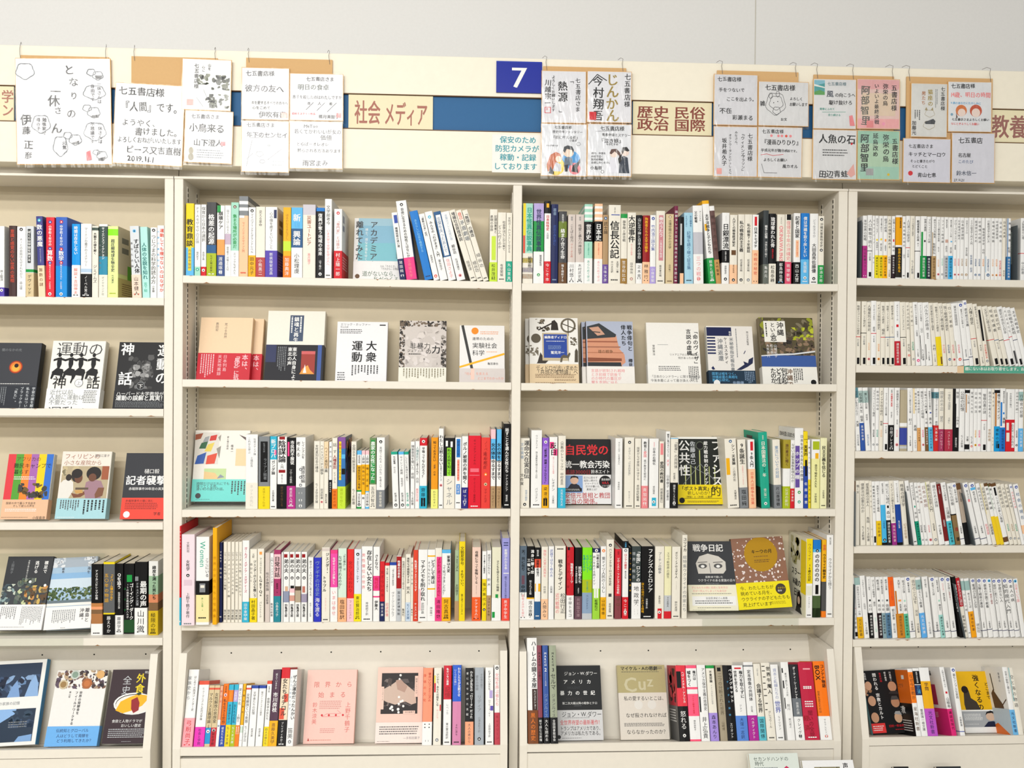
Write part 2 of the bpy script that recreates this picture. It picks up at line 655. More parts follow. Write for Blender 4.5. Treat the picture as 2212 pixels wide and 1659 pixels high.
SIGNS = [(-1493.9, -1297.0, ['X 84 10 16 40 #B07868 学', 'X 68 50 16 40 #B07868 ョン'], 0, 'cream section sign cut off at the left edge of the photo'),
 (-445.8, -226.1, ['X 7 15 15.5 75 #A86858 社会', 'X 42 18 13 75 #A86858 メデ', 'X 68 24 12 68 #A86858 ィ', 'X 80 18 14 75 #A86858 ア'], 0,
  'cream section sign reading two words in brown, left of the number 7 plate'),
 (304.0, 516.0, ['X 5 12 20.5 40 #8C4C40 歴史', 'X 52 12 20 40 #8C4C40 民俗', 'X 5 50 20.5 40 #8C4C40 政治', 'X 52 50 20 40 #8C4C40 国際'], 0, 'cream section sign with four brown words in two rows'),
 (1258.1, 1472.4, ['X 12 14 24 76 #9C6C64 教養'], 0, 'cream section sign cut off at the right edge of the photo')]
for x0, x1, lines, sz, label in SIGNS:
    m = MB()
    w, h = x1 - x0, ZC - ZB - 5
    m.box(0, w, -5, 0, 0, h, mat('#EDE3BE', .45, 0, 'card'))
    art = Art(m, (0, -5, h), (1, 0, 0), (0, 0, -1), (0, -1, 0), w, h)
    for ln in lines:
        art.run(ln)
    tag(m.build('section_sign', None, (x0, -17.2, ZB + 2.5)), label, 'sign', 'section signs in the header band')

m = MB()
X0, X1, Z0, Z1 = (-60.2, 60.1, 2195.3, 2277.3)
m.box(0, X1 - X0, -4, 0, 0, Z1 - Z0, mat('#14289A', .35, 0, 'plastic'))
art = Art(m, (0, -4, Z1 - Z0), (1, 0, 0), (0, 0, -1), (0, -1, 0), X1 - X0, Z1 - Z0)
art.rect(0, 0, 100, 4, '#2038A8')
art.k += 1
gv, gf, ga = glyph('7', True)
zz = (Z1 - Z0) * .92
cx0, cy0 = (X1 - X0) * .49, (Z1 - Z0) * .52
for dx in (-1.3, 0, 1.3):
    m.add([art.pt(cx0 + dx + (x - ga / 2 + .03) * zz * 1.12, cy0 - (y - .34) * zz) for x, y in gv], gf, mat('w', .4))
    art.k += 1
tag(m.build('number_sign', None, (X0, -24.8, Z0)), 'dark blue plate with a white number 7 on the header board', 'sign')

m = MB()
X0, X1, Z0, Z1 = (-69.7, 63.5, 1985.9, 2085.7)
m.box(0, X1 - X0, -.8, 0, 0, Z1 - Z0, mat('#F4F2EC', .5, 0, 'paper'))
art = Art(m, (0, -.8, Z1 - Z0), (1, 0, 0), (0, 0, -1), (0, -1, 0), X1 - X0, Z1 - Z0)
for ln in ('H 15 4 14.5 #3C9CA8 保安のため', 'H 6 27 14.5 #3C9CA8 防犯カメラが', 'H 15 50 14.5 #3C9CA8 稼動・記録', 'H 3 74 14.5 #3C9CA8 しております'):
    art.run(ln)
tag(m.build('notice_sheet', None, (X0, -24.8, Z0)), 'white security camera notice with four teal lines below the number 7', 'notice')

m = MB()
X0, X1, Z0, Z1 = (1227.9, 1487.6, 1467.3, 1486.4)
m.box(0, X1 - X0, -.5, 0, 0, Z1 - Z0, mat('#58A890', .4, 0, 'paper'))
art = Art(m, (0, -.5, Z1 - Z0), (1, 0, 0), (0, 0, -1), (0, -1, 0), X1 - X0, Z1 - Z0)
art.htext(3, 2, 10.5, '#E8EEE4', '棚にない本はお取り寄せします。お気軽に', True, X1 - X0 - 6)
m.box(-18, 0, -.4, 0, 0, Z1 - Z0, mat('#E8C8A0', .5, 0, 'paper'))
tag(m.build('label_tape', None, (X0, -2.4, Z0)), 'green tape with pale lettering stuck on the second shelf lip, far-right bookcase', 'label tape')

# ------------------------------------------------------------------ autograph boards on cardboard
random.seed(5)
PANELS = [((-1277.8, -1056.8, 2002.2, 2260.7, -27), [-1278.7, -1064.3], 'cardboard panel behind the large leftmost autograph board'),
 ((-999.7, -781.3, 2001.9, 2265.2, -27), [-992.9, -787.8], 'cardboard panel beside the left post, showing bare brown corner'),
 ((-708.7, -487.1, 2007.8, 2268.8, -27), [-702.7, -495.9], 'cardboard panel behind the left group of four boards'),
 ((63.3, 283.7, 2004.9, 2266.6, -27), [71.2, 273.6], 'cardboard panel behind the centre group of four boards'),
 ((527.5, 748.1, 2001.8, 2267.3, -27), [540.3, 740.0], 'cardboard panel behind the right group of four boards'),
 ((789.7, 1009.9, 2006.8, 2262.7, -27), [798.5, 896.6, 1005.3], 'cardboard panel behind the far-right column pair of boards'),
 ((1044.5, 1283.2, 1993.2, 2263.7, -27), [1051.1, 1275.5], 'cardboard panel at the right end, showing its left edge')]
wire = mat('#77706A', .35, 0, 'metal')
for (x0, x1, z0, z1, y), hooks, label in PANELS:
    m = MB()
    m.box(x0, x1, y - 2, y + 1.2, z0, z1, card_mat)
    p = m.build('cardboard_panel')
    tag(p, label, 'cardboard panel', 'cardboard panels hung on the header board')
    for hx in hooks:
        m = MB()
        zt = ZD + 3
        m.tube([(hx + 2, y - 2.6, z1 - 12), (hx, y - 3.4, z1 + 4), (hx - 1, y - 2, (z1 + zt) / 2), (hx + 1.5, y - 2, zt),
                (hx - 3, -18, zt + 7), (hx - 8, -5, zt + 6)], .55, wire)
        m.build('wire_hook', p)

BOARDS = [(-1167.5, 2118.2, -31.5, 238.4, 271.5, 1.2, '#F4F4F6', 'large white autograph board with bold ink title and cloud doodles, leftmost above the shelves',
  ['V 51 5 12 #606060 と', 'V 56 17 11 #606060 な', 'V 57 31 9 #606060 り', 'V 53 47 11 #606060 の', 'V 36 26 11 #606060 一', 'V 33 34 13 #606060 休', 'V 40 45 9 #606060 さ', 'V 36 60 13 #606060 ん',
   'V 4 52 13 #686868 伊', 'V 6 64 9 #686868 藤', 'V 7 77 10 #606060 正', 'V 8 88 8 #686868 彦', 'a 83 32 12 8 G', 'a 83 69 12 10 G', 'a 26 62 10 10 G', 'a 46 83 8 11 G', 'a 10 12 10 9 G',
   'v 86 22 4 G 一休さんは', 'v 79 24 4 G 自由です', 'v 86 60 4 G 一休さんは', 'v 78 60 4 G 不思議です', 'v 27 56 4 G 勉強家で', 'v 21 56 4 G 母の子', 'v 48 78 4 G 元気', 'a 80 13 5 4 G', 'a 87 16 6 5 G',
   'p #707070 84 16 92 16 90 19 85 19', 'a 75 47 5 4 G', 'a 82 51 7 6 G', 'p #707070 80 54 88 53 87 56 80 56', 'a 54 73 5 4 G', 'a 62 77 7 6 G', 'p #707070 58 80 66 78 65 81 58 81', 'a 84 89 4 3 G',
   'a 90 92 6 5 G', 'p #707070 86 95 94 93 92 97 86 97', 'p q 73 89 78 87 79 96 74 97']),
 (-953.1, 2089.2, -32.5, 175.7, 207.7, -2.0, '#FAFAFA', 'white autograph board with six handwritten lines and a date, second from left',
  ['h 4 4 12 D 七五書店様', 'h 8 22 14 D 『人間』です。', 'h 10 44 10 D ようやく、', 'h 30 54 11 D 書けました。', 'h 5 66 8.5 D よろしくおねがいいたします', 'h 18 77 11 D ピース又吉直樹', 'h 20 89 10 D 2019.11.1']),
 (-807.5, 2194.3, -33.5, 125.3, 131.8, -1.0, '#F6F6F4', 'autograph board with green-black ink wash pine drawing, above the left post',
  ['k 30 28 60 50 14 #606850 #888C78 #505840', 'k 60 30 98 60 26 #505448 #787C68 #404438', 'k 56 68 98 96 30 #585C50 #808478 #404438', 'k 48 74 66 92 10 #585C50 #787C68', 'v 24 8 9 D 七五書店様',
   'v 40 12 6 G 心に', 'v 52 8 6 G 山を', 'r 10 80 24 92 #F0A8A0', 's 30 76 44 94 .8 G', 's 44 60 54 80 .8 G']),
 (-801.4, 2059.8, -34.5, 122.4, 134.5, -1.4, '#F8F8F8', 'autograph board with large black lettering and small sketch, lower left of the left post',
  ['h 12 6 9 G 七五書店さま', 'h 8 24 17 k 小鳥来る', 'h 18 54 14 k 山下澄人', 'r 76 58 86 66 q', 'l 26 74 84 92 4 G', 'e 14 78 5 7 #A8A088', 'e 14 90 6 7 #989078']),
 (-658.0, 2175.2, -31.5, 122.0, 134.7, 0.0, '#FAFAFA', 'autograph board with handwritten title, top left of the left four',
  ['h 8 5 11 G 七五書店様', 'h 6 32 15 G 彼方の友へ', 'h 20 64 7 D 本を愛するすべての方々へ', 'h 22 74 7 D 心をこめて', 'h 36 84 13 D 伊吹有喜', 'r 84 86 98 97 #F8C8C0']),
 (-526.6, 2169.6, -32.5, 137.4, 121.8, 0.3, '#F8F8FA', 'autograph board with green-black title and red note, top right of the left four',
  ['h 30 6 8 G 七五書店さま', 'H 14 22 12 #505850 明日の食卓', 'h 4 46 7 G 息子を殺したのはわたしですか', 's 30 78 44 62 1 D', 's 50 80 66 62 1 D', 's 70 82 88 62 1 D', 'V 32 60 6 D 本', 'V 52 60 6 D 人', 'V 74 60 6 D 者',
   'h 3 84 5 r 初のミステリー作品', 'h 54 88 7 D 椰月美智子', 'r 88 84 97 94 #F4A8A8']),
 (-657.4, 2038.7, -33.5, 121.8, 132.8, 0.0, '#F8F8F8', 'autograph board with arrows and a small cat doodle, bottom left of the left four',
  ['h 10 3 9 G 七五書店さま', 'h 10 21 12 G 年下のセンセイ', 's 12 34 88 30 .8 G', 's 22 38 10 90 1 G', 'a 38 65 8 6 G', 'a 58 48 3 2 G', 's 10 76 24 64 .8 G', 's 56 76 86 54 .8 G', 'a 44 80 6 4 G',
   'l 62 76 94 90 2 g']),
 (-526.9, 2045.0, -34.5, 136.4, 122.9, 0.2, '#FAFAFA', 'autograph board with faint grey handwriting, bottom right of the left four',
  ['h 26 5 8 G MeToo', 'h 8 16 9 G 若くてかわいいが女の', 'h 58 28 10 G 価値', 'h 12 44 7 G とらばーオレオレ', 'h 14 58 7 G 黙らされる方法あります', 'h 24 82 11 G 雨宮まみ']),
 (118.2, 2185.4, -31.5, 118.1, 137.5, 0.3, '#E8E8EC', 'autograph board with black brush title and red seal, top left of the centre four',
  ['V 76 12 11 k 七五書店さま', 'V 36 18 21 k 熱源', 'V 60 12 12 k 「', 'V 38 76 10 k 」', 'V 22 8 7 k よろしくお願いします', 'V 6 16 13 k 川越宗一', 'r 6 70 20 82 r', 'r 7.5 71 18.5 81 #E8E8EC', 'v 9 72 5 r 宗']),
 (238.6, 2188.0, -32.5, 118.4, 135.6, 0.2, '#E8E8EC', 'autograph board with gold brush lettering, top right of the centre four',
  ['V 84 3 13 k 七五書店様', 'V 42 4 30 #A08838 じんかん', 'V 12 8 22 k 今村翔吾', 'r 4 80 20 96 r', 's 2 26 22 6 2 k', 's 22 6 44 18 2 k']),
 (119.3, 2045.8, -33.5, 121.4, 137.7, 0.0, '#E6E8EC', 'autograph board with two cartoon figures on coloured discs, lower left of the centre four',
  ['h 28 3 7 D 七五書店様', 'h 24 12 6 G 歴史中華ファンタジー', 'h 22 22 7 G 『星に叶える者』', 'h 62 29 5 G 小島環', 'a 82 38 5 4 G', 'h 10 40 4 D まんが絵つき', 'c 66 69 20 #4CA0DC', 'c 32 82 20 #F0D040', 'c 74 86 13 #F08890',
   'p #C87048 12 78 20 60 32 54 42 58 44 66 36 76 24 92 14 92', 'e 38 68 7 6 #F4DCC8', 'p #D0D4DC 24 92 32 74 44 78 44 92', 'p #383840 16 96 20 82 28 94 28 98', 'e 60 55 12 9 #F4DCC8',
   'p #404448 48 52 50 44 58 41 68 43 72 50 70 56 68 50 56 48 52 56', 'p #687888 52 66 60 63 68 66 70 80 50 80', 'p #202428 66 92 70 80 80 74 86 66 86 74 80 84 82 94 70 92',
   'p #303038 50 80 60 78 58 92 52 92']),
 (239.8, 2047.2, -34.5, 117.9, 138.3, 0.0, '#E8EAEE', 'autograph board with two robed cartoon figures, bottom right of the centre four',
  ['h 28 3 10 k 七五書店様', 's 18 14 74 11 .8 D', 'h 32 17 7 k 青春中華ミステリー', 'h 26 27 10 k 『泣き娘』', 'h 42 36 5 D なきむすめ', 'h 8 54 5 k 唐代、中国を', 'h 8 60 5 k 最初で泣く', 'h 8 66 5 k 契約の物語', 'h 8 72 5 k お楽しみください',
   'h 6 81 8 k 小島環', 'a 34 92 4 4 k', 'p #E8E8F0 46 94 52 68 58 60 66 64 72 94', 'e 60 57 9 7 #F4E0D4', 'p #604038 50 56 54 48 66 47 74 54 80 68 74 76 72 60 62 52 54 58',
   'p #2C3848 72 94 74 66 82 60 92 64 96 94', 'e 86 54 9 7 #F4E0D4', 'p #181818 78 52 80 44 90 43 96 50 92 52 84 50 80 58', 'p k 70 66 78 56 78 70 72 76']),
 (577.2, 2188.7, -31.5, 118.4, 135.3, 0.0, '#DEDEE2', 'autograph board with five lines of loose handwriting, top left of the right four',
  ['h 7 4 10 D 七五書店様', 'h 10 26 9 D 手をつないで', 'h 28 44 9 D ここを出よう。', 'h 6 60 6 D 『', 'h 12 66 13 D 不在', 'h 38 70 5 D 』', 'h 42 80 11 D 彩瀬まる']),
 (706.3, 2180.7, -32.5, 136.6, 118.5, 0.0, '#E0E0E0', 'autograph board with a line-drawn round creature, top right of the right four',
  ['h 12 6 11 k 七五書店様', 'a 34 50 20 22 D', 'a 35 48 14 14 D', 'a 24 32 4 6 D', 'a 38 28 4 6 D', 'c 30 48 1 k', 'c 38 45 1 k', 'a 36 66 8 8 D', 'h 2 44 10 D 雑', 'h 62 34 6 D よろしく',
   'h 62 46 7 D お願いします', 'h 44 82 6 D お文']),
 (577.3, 2050.8, -33.5, 117.9, 133.6, 0.2, '#DEDEE2', 'autograph board with vertical handwriting and small red seal, lower left of right four',
  ['V 78 12 11 D 七五書店様', 'V 62 10 8 D 『ウィメンズ', 'V 64 56 7 D マラソン』', 'V 48 8 6 D みなさん、', 'V 34 14 6 D オランウータンといっしょに', 'V 18 22 11 D 坂井希久子', 'r 6 84 18 96 #F0A8A0']),
 (697.0, 2051.2, -34.5, 120.3, 134.6, -0.2, '#E0E0E2', 'autograph board with red wavy underline, bottom right of the right four',
  ['h 8 4 9 k 七五書店様', 'h 8 24 12 k 『漫画ひりひり』', 'c 30 17 3 q', 'c 46 17 3 q', 'c 54 17 3 q', 'c 64 17 3 c', 'c 74 17 3 q', 'H 6 43 7 D 平成元年が舞台の', 'h 60 44 6 D 小説です。', 's 6 56 20 54 1 r',
   's 20 54 34 57 1 r', 's 34 57 58 54 1 r', 'h 12 62 7 D よろしくお願い', 'h 56 74 8 D 風カオル', 's 8 74 14 92 .8 D', 's 14 92 44 92 .8 D']),
 (846.1, 2183.9, -31.5, 117.7, 133.5, 0.2, '#E2E2E2', 'autograph board with a painted sea corner, upper left of the pair',
  ['r 1 2 26 32 #48A0A0', 'p #88C0D0 1 2 26 2 26 8 1 14', 'p #58A050 1 26 14 22 26 26 26 32 1 32', 'p #F0F0E8 1 10 26 16 26 18 1 14', 'h 32 5 9 #708890 七五書店様', 'H 30 22 17 #404858 風',
   'h 50 27 9 k の向こうへ', 'h 36 42 10 k 駆け抜けろ', 'h 14 58 6 #50A090 青春にふれて', 's 20 67 76 66 .8 E', 'h 34 70 6 #50A090 走り続ける', 'p q 84 74 92 72 98 94 86 94']),
 (965.2, 2186.2, -32.5, 118.4, 134.2, 0.4, '#E8C8C0', 'pink-tinted autograph board with vertical brush lines, upper right of the pair',
  ['r 1 1 99 20 #E8B0B0', 'r 1 80 99 99 #F0B0B0', 'r 10 28 90 74 #E4CDB4', 'V 80 10 13 D 五書店様', 'V 60 8 11 k 弥栄の烏', 'V 40 8 10 D いよいよ最終決戦', 'V 8 12 22 #606058 阿部智里', 'r 22 84 38 98 #E89090',
   'c 62 90 4 #F0A0B8']),
 (966.4, 2049.4, -33.5, 117.1, 132.1, 0.2, '#B8D4B8', 'green-tinted autograph board with vertical brush lines, lower right of the pair',
  ['r 1 1 99 26 #A0CCB4', 'r 1 74 99 99 #A8D0BC', 'V 82 14 13 D 五書店様', 'V 60 6 14 D 弥栄の烏', 'V 36 4 12 D 延烏改め', 'V 6 6 19 D 阿部智里', 'r 20 78 38 92 #A8A8A8', 'c 74 90 3 #E8C030']),
 (846.1, 2048.0, -34.5, 120.4, 133.2, 0.0, '#E0E0E0', 'autograph board with large angular title, lower left of the pair',
  ['H 12 8 20 k 人魚の石', 'l 22 38 80 54 3 D', 'h 14 82 15 D 田辺青蛙', 'p #E8B0A8 78 88 94 68 98 90 88 96', 'p r 86 28 90 24 92 28 88 30']),
 (1105.1, 2173.1, -31.5, 101.0, 144.9, 0.0, '#E0E0DC', 'grey autograph board with a pencil-coloured cat and gold title, right end group',
  ['V 82 5 11 D 七五書店様', 'V 46 10 15 #A8923C 猫座の', 'V 28 14 12 #B87848 男たち', 'm 66 10 74 50 2 G', 'a 52 56 14 10 #A89870', 'a 50 78 16 12 #A89870', 'p #A89870 38 50 42 44 46 50',
   'p #A89870 54 50 60 44 62 50', 'p #484C50 38 72 62 66 68 70 66 76 40 76', 'm 8 50 26 70 3 D', 'V 2 70 11 D 加藤元']),
 (1217.2, 2184.7, -32.5, 121.7, 135.4, 0.4, '#E6E8EA', 'autograph board with red title and two orange-haired cartoon girls, right end group',
  ['h 6 3 10 k 七五書店様', 'H 4 20 13 #F08080 14歳、明日の時間', 'h 4 40 6 #50A8D8 ４歳のあなたにたのしみに', 'c 30 58 13 #D87838', 'e 31 62 9 8 #F0DCD0', 'p #604038 18 62 22 72 18 74', 'c 64 58 14 #C85838',
   'e 64 62 10 9 #F0DCD0', 'h 8 73 6 D 七五書店さまよろしくお願い', 'h 6 82 6 #E87070 なにとぞよろしくお願い', 'c 8 66 3 #80A8C0']),
 (1099.6, 2037.5, -33.5, 131.2, 118.4, 0.0, '#DCDCE6', 'autograph board with small red mark and four thin lines, lower left at right end',
  ['h 10 12 8 D 七五書店さま', 'h 10 30 9 D キッチとマーロウ', 'h 14 48 6 D そっと書きたがり', 'h 18 60 6 D とどくこと', 'c 15 80 5 r', 'h 30 78 9 D 青山七恵']),
 (1227.2, 2046.9, -34.5, 119.7, 135.0, 0.2, '#DEDEE6', 'autograph board with blue-black signature, lowest at the right end above the shelves',
  ['h 14 8 13 D 七五書店', 'h 14 40 9 D 名古屋', 'h 14 54 9 #7080A0 このたび', 'h 10 76 12 #606878 鈴木信一', 'h 4 92 7 D 27.11.21'])]
for cx, cz, y, w, h, rot, base, label, lines in BOARDS:
    m = MB()
    m.box(-w / 2, w / 2, -1.6, 1.2, -h / 2, h / 2, gold_edge)
    e = 1.3
    m.box(-w / 2 + e, w / 2 - e, -1.9, -1.5, -h / 2 + e, h / 2 - e, mat(base, .6, 0, 'board'))  # right-hand bases are white greyed by light falloff and sleeve haze
    art = Art(m, (-w / 2 + e, -1.9, h / 2 - e), (1, 0, 0), (0, 0, -1), (0, -1, 0), w - 2 * e, h - 2 * e, .05)
    for ln in lines:
        q = ln.split(' ')
        if q[0] in 'hv' and len(q) > 5:          # felt pen: broad strokes
            q[0] = q[0].upper()
        if q[0] in 'HV' and q[4] in 'DGk':
            q[4] = {'D': '#2C2C2E', 'G': '#58585C', 'k': '#161618'}[q[4]]
            q[3] = '%.2f' % (float(q[3]) * 1.12)
        art.run(' '.join(q), 0.10)
    o = m.build('autograph_board', None, (cx, y, cz))
    o.rotation_euler = (0, -math.radians(rot), 0)
    tag(o, label, 'autograph board', 'autograph boards above the shelves')
    s = MB()
    r = random.Random(label)
    nx, nz = 9, 11
    dz = 8
    vs = []
    for j in range(nz):
        for i in range(nx):
            u, v = i / (nx - 1), j / (nz - 1)
            edge = min(u, 1 - u, v * 3, 1 - v)
            vs.append((-w / 2 - .8 + u * (w + 1.6), -3.6 - (r.uniform(0, 2.2) if edge > 0.02 else r.uniform(0, .5)),
                       -h / 2 - dz + v * (h + dz + .8)))
    fs = [(j * nx + i, j * nx + i + 1, (j + 1) * nx + i + 1, (j + 1) * nx + i) for j in range(nz - 1) for i in range(nx - 1)]
    s.add(vs, fs, sleeve_mat)
    so = s.build('clear_sleeve', o)
    tag(so, 'crinkled clear plastic sleeve')
    for p in so.data.polygons:
        p.use_smooth = True

# ------------------------------------------------------------------ books
ORD = ['first', 'second', 'third', 'fourth', 'fifth', 'sixth', 'seventh', 'eighth', 'ninth', 'tenth', 'eleventh', 'twelfth',
       'thirteenth', 'fourteenth', 'fifteenth', 'sixteenth', 'seventeenth', 'eighteenth', 'nineteenth']
TENS = {20: 'twenty', 30: 'thirty', 40: 'forty', 50: 'fifty'}
TENTH = {20: 'twentieth', 30: 'thirtieth', 40: 'fortieth', 50: 'fiftieth'}


def ordinal(n):
    if n < 20:
        return ORD[n - 1]
    return TENTH[n] if n % 10 == 0 else TENS[n - n % 10] + '-' + ORD[n % 10 - 1]


def colour_word(c):
    h_ = hex_of(c)
    r, g, b = [int(h_[i:i + 2], 16) / 255 for i in (0, 2, 4)]
    h, s, v = colorsys.rgb_to_hsv(r, g, b)
    h *= 360
    if v < .2:
        return 'black'
    if s < .09:
        return 'white' if v > .9 else 'pale grey' if v > .75 else 'grey' if v > .4 else 'dark grey'
    if s < .22:
        if v > .85:
            return 'cream' if 20 < h < 75 else 'pale green' if h < 170 and h >= 75 else 'pale blue' if h < 260 and h >= 170 else 'pale pink'
        return ('beige' if v > .6 else 'dark grey') if h < 70 else ('grey green' if h < 170 else 'slate grey')
    pale = 'pale ' if s < .42 and v > .8 else 'dark ' if v < .5 else ''
    if h < 12 or h > 345:
        n = 'pink' if pale == 'pale ' else 'red'
        return ('pale ' if n == 'pink' else 'dark ' if v < .66 else '') + n
    if h < 42:
        if v < .55:
            return 'brown'
        if s < .5:
            return 'peach' if v > .85 else 'tan'
        return 'orange' if v > .8 else 'brown'
    if h < 68:
        return ('pale yellow' if pale == 'pale ' else 'yellow' if v > .75 else 'olive')
    if h < 90:
        return pale + 'lime green'
    if h < 165:
        return pale + 'green'
    if h < 196:
        return pale + 'turquoise'
    if h < 250:
        return ('sky blue' if s < .65 and v > .75 else 'navy' if v < .42 else 'blue')
    if h < 290:
        return 'lavender' if s < .42 else 'violet'
    return pale + ('pink' if s < .75 and v > .8 else 'magenta')


import re
COLRE = r'(#[0-9A-Fa-f]{6}|[A-Za-z])'


def cover_shape(m, w, d, h, mm_, r=1.4, t=1.0, y0=0.0, x0=0.0, z0=0.0, z1=None, infl=0.0):
    """folded cover seen from above: left board, softly rounded spine, right board"""
    z1 = h if z1 is None else z1
    r = min(r, w * .3)
    bul = min(1.2, w * .06)
    x0 -= infl
    w += 2 * infl
    y0 -= infl
    outer = [(x0, y0 + d)]
    for k in range(4):
        a = math.pi + k * (math.pi / 2) / 3
        outer.append((x0 + r + r * math.cos(a), y0 + r + bul * .5 + r * math.sin(a)))
    outer.append((x0 + w / 2, y0 - bul * .12))
    for k in range(4):
        a = 1.5 * math.pi + k * (math.pi / 2) / 3
        outer.append((x0 + w - r + r * math.cos(a), y0 + r + bul * .5 + r * math.sin(a)))
    outer.append((x0 + w, y0 + d))
    t = min(t, w * .2)
    inner = [(x0 + w - t, y0 + d), (x0 + w - t, y0 + t + 1.5), (x0 + t, y0 + t + 1.5), (x0 + t, y0 + d)]
    n, k = len(outer), len(inner)
    P = outer + inner
    N = len(P)
    vs = [(p[0], p[1], z0) for p in P] + [(p[0], p[1], z1) for p in P]
    fs = [(i, (i + 1) % N, N + (i + 1) % N, N + i) for i in range(N)]
    # caps: spine strip and the two boards
    for o, flip in ((0, True), (N, False)):
        left = [o + 0, o + 1, o + 2, o + 3, o + 4, o + n + 2, o + n + 3]
        mid = [o + 4, o + 5, o + 6, o + n + 1, o + n + 2]
        right = [o + 6, o + 7, o + 8, o + 9, o + 10, o + n + 0, o + n + 1]
        for f in (left, mid, right):
            fs.append(tuple(f[::-1]) if flip else tuple(f))
    m.add(vs, fs, mm_)


def parse(spec):
    parts = spec.split(';')
    return parts[0], [p for p in parts[1:] if p]


def stand_book(name, w, h, d, spec, pivot):
    """book standing with its spine to the front; pivot 0 = left foot, 1 = right foot"""
    base, items = parse(spec)
    w = max(w, 3.2)
    xo = 0 if pivot == 0 else -w
    m = MB()
    cover_shape(m, w, d, h, mat(base), x0=xo)
    art = Art(m, (xo, -.12, h), (1, 0, 0), (0, 0, -1), (0, -1, 0), w, h, .12)
    obi = None
    sides = {}
    for it in items:
        op = it[0]
        if op == 'S':             # print on the cover that faces left
            if op not in sides:
                sides[op] = Art(m, (xo - .15 - .02 * art.k, d, h), (0, -1, 0), (0, 0, -1), (-1, 0, 0), d, h, .1)
            sides[op].run(it[1:])
            continue
        if op == 'R':             # print on the cover that faces right
            if op not in sides:
                sides[op] = Art(m, (xo + w + .15 + .02 * art.k, 0, h), (0, 1, 0), (0, 0, -1), (1, 0, 0), d, h, .1)
            sides[op].run(it[1:])
            continue
        if op == 'o':
            g = re.match(r'o(\d+)' + COLRE + r'(?::([^:]*))?(?::' + COLRE + ')?', it)
            obi = (float(g[1]), g[2], g[3], g[4] or 'k')
            continue
        u0, u1 = 0, 1
        body = it
        g = re.search(r'@([\d.]+)?-([\d.]+)?', it)
        if g:
            u0, u1 = float(g[1] or 0), float(g[2] or 1)
            body = it[:g.start()] + it[g.end():]
        body = body.replace('@', '')
        if op in 'tT':
            g = re.match(r'[tT]([\d.]+)-([\d.]+)' + COLRE + ':(.*)', body)
            if not g or not g[4]:
                continue
            a, b, c, s = float(g[1]) * h / 100, float(g[2]) * h / 100, g[3], g[4]
            cw = w * (u1 - u0)
            step = (b - a) / len(s)
            narrow = (.86 if op == 'T' else .76) if (u1 - u0) > .9 else .95
            size = min(cw * narrow, step * 1.02)
            sx = 1.0
            if op == 'T' and step > size * 1.3:
                step = size * 1.3
            full = ''.join(s)
            if full.isascii() and full in ('Women', 'OKINAWA1965', 'BOX'):
                sz = min(cw * 1.45, (b - a) / (len(s) * .62))
                x = xo + w * (u0 + u1) / 2
                y = a
                art.k += 1
                for ch in full:
                    ad = glyph(ch, op == 'T')[2] * sz
                    art.put(ch, x - xo, y + ad / 2, sz, c, op == 'T', True)
                    y += ad
            else:
                art.vtext(w * (u0 + u1) / 2 - size / 2, a, size, c, s, op == 'T', step)
        elif op == 'p':
            g = re.match(r'p([\d.]+)-([\d.]+)' + COLRE, body)
            full = u0 == 0 and u1 == 1
            if full:
                cover_shape(m, w, d, h, mat(g[3]), x0=xo, z0=h * (1 - float(g[2]) / 100), z1=h * (1 - float(g[1]) / 100), infl=.1 + .02 * art.k)
                art.lift += .12
            else:
                e = 0.04 if w > 8 else .02
                art.rect(100 * max(u0, e), float(g[1]), 100 * min(u1, 1 - e), float(g[2]), g[3])
        elif op in 'dc':
            g = re.match(r'[dc]([\d.]+)' + COLRE, body)
            y = float(g[1])
            rr = min(w * .3, 4.2)
            art.ell(50, y, rr, rr, g[2], 14)
            ink = 'w' if sum(lin(g[2])) < 1.1 else 'k'
            cy = y * h / 100
            art.k += 1
            cx = w / 2
            art.face([(cx - rr * .5, cy + rr * .4), (cx - rr * .1, cy - rr * .5), (cx + rr * .35, cy - rr * .1), (cx + rr * .5, cy + rr * .45)], ink)
        elif op == 'h':
            g = re.match(r'h([\d.]+)' + COLRE, body)
            y = float(g[1])
            art.k += 1
            n = 4
            for k in range(n):
                a = .2 + .6 * k / n
                art.face([art.P(100 * a, y - .7), art.P(100 * (a + .12), y - .7), art.P(100 * (a + .12), y + .7), art.P(100 * a, y + .7)], g[2])
    root = m.build(name)
    # page block, a touch lower than the cover
    m = MB()
    inset = 1.2 if h > 178 else .3
    tt = min(1.0, w * .2)
    m.box(xo + tt + .05, xo + w - tt - .05, 2.7, d - 1.5, inset, h - inset, page_mat)
    m.build('page_block', root)
    if obi:
        pc, c, txt, tc = obi
        m = MB()
        oh = h * pc / 100
        cover_shape(m, w, d - 2, oh, mat(c), x0=xo, infl=.35 + .02 * art.k, t=.4)
        if txt:
            a2 = Art(m, (xo, -.5 - .02 * art.k, oh), (1, 0, 0), (0, 0, -1), (0, -1, 0), w, oh, .12)
            n = len(txt)
            size = min(w * .6, oh * .8 / n)
            a2.vtext(w / 2 - size / 2, oh * .07, size, tc, txt, False, min(size * 1.25, oh * .84 / n))
        tag(m.build('paper_band', root), colour_word(c) + ' paper band round the lower cover')
    return root


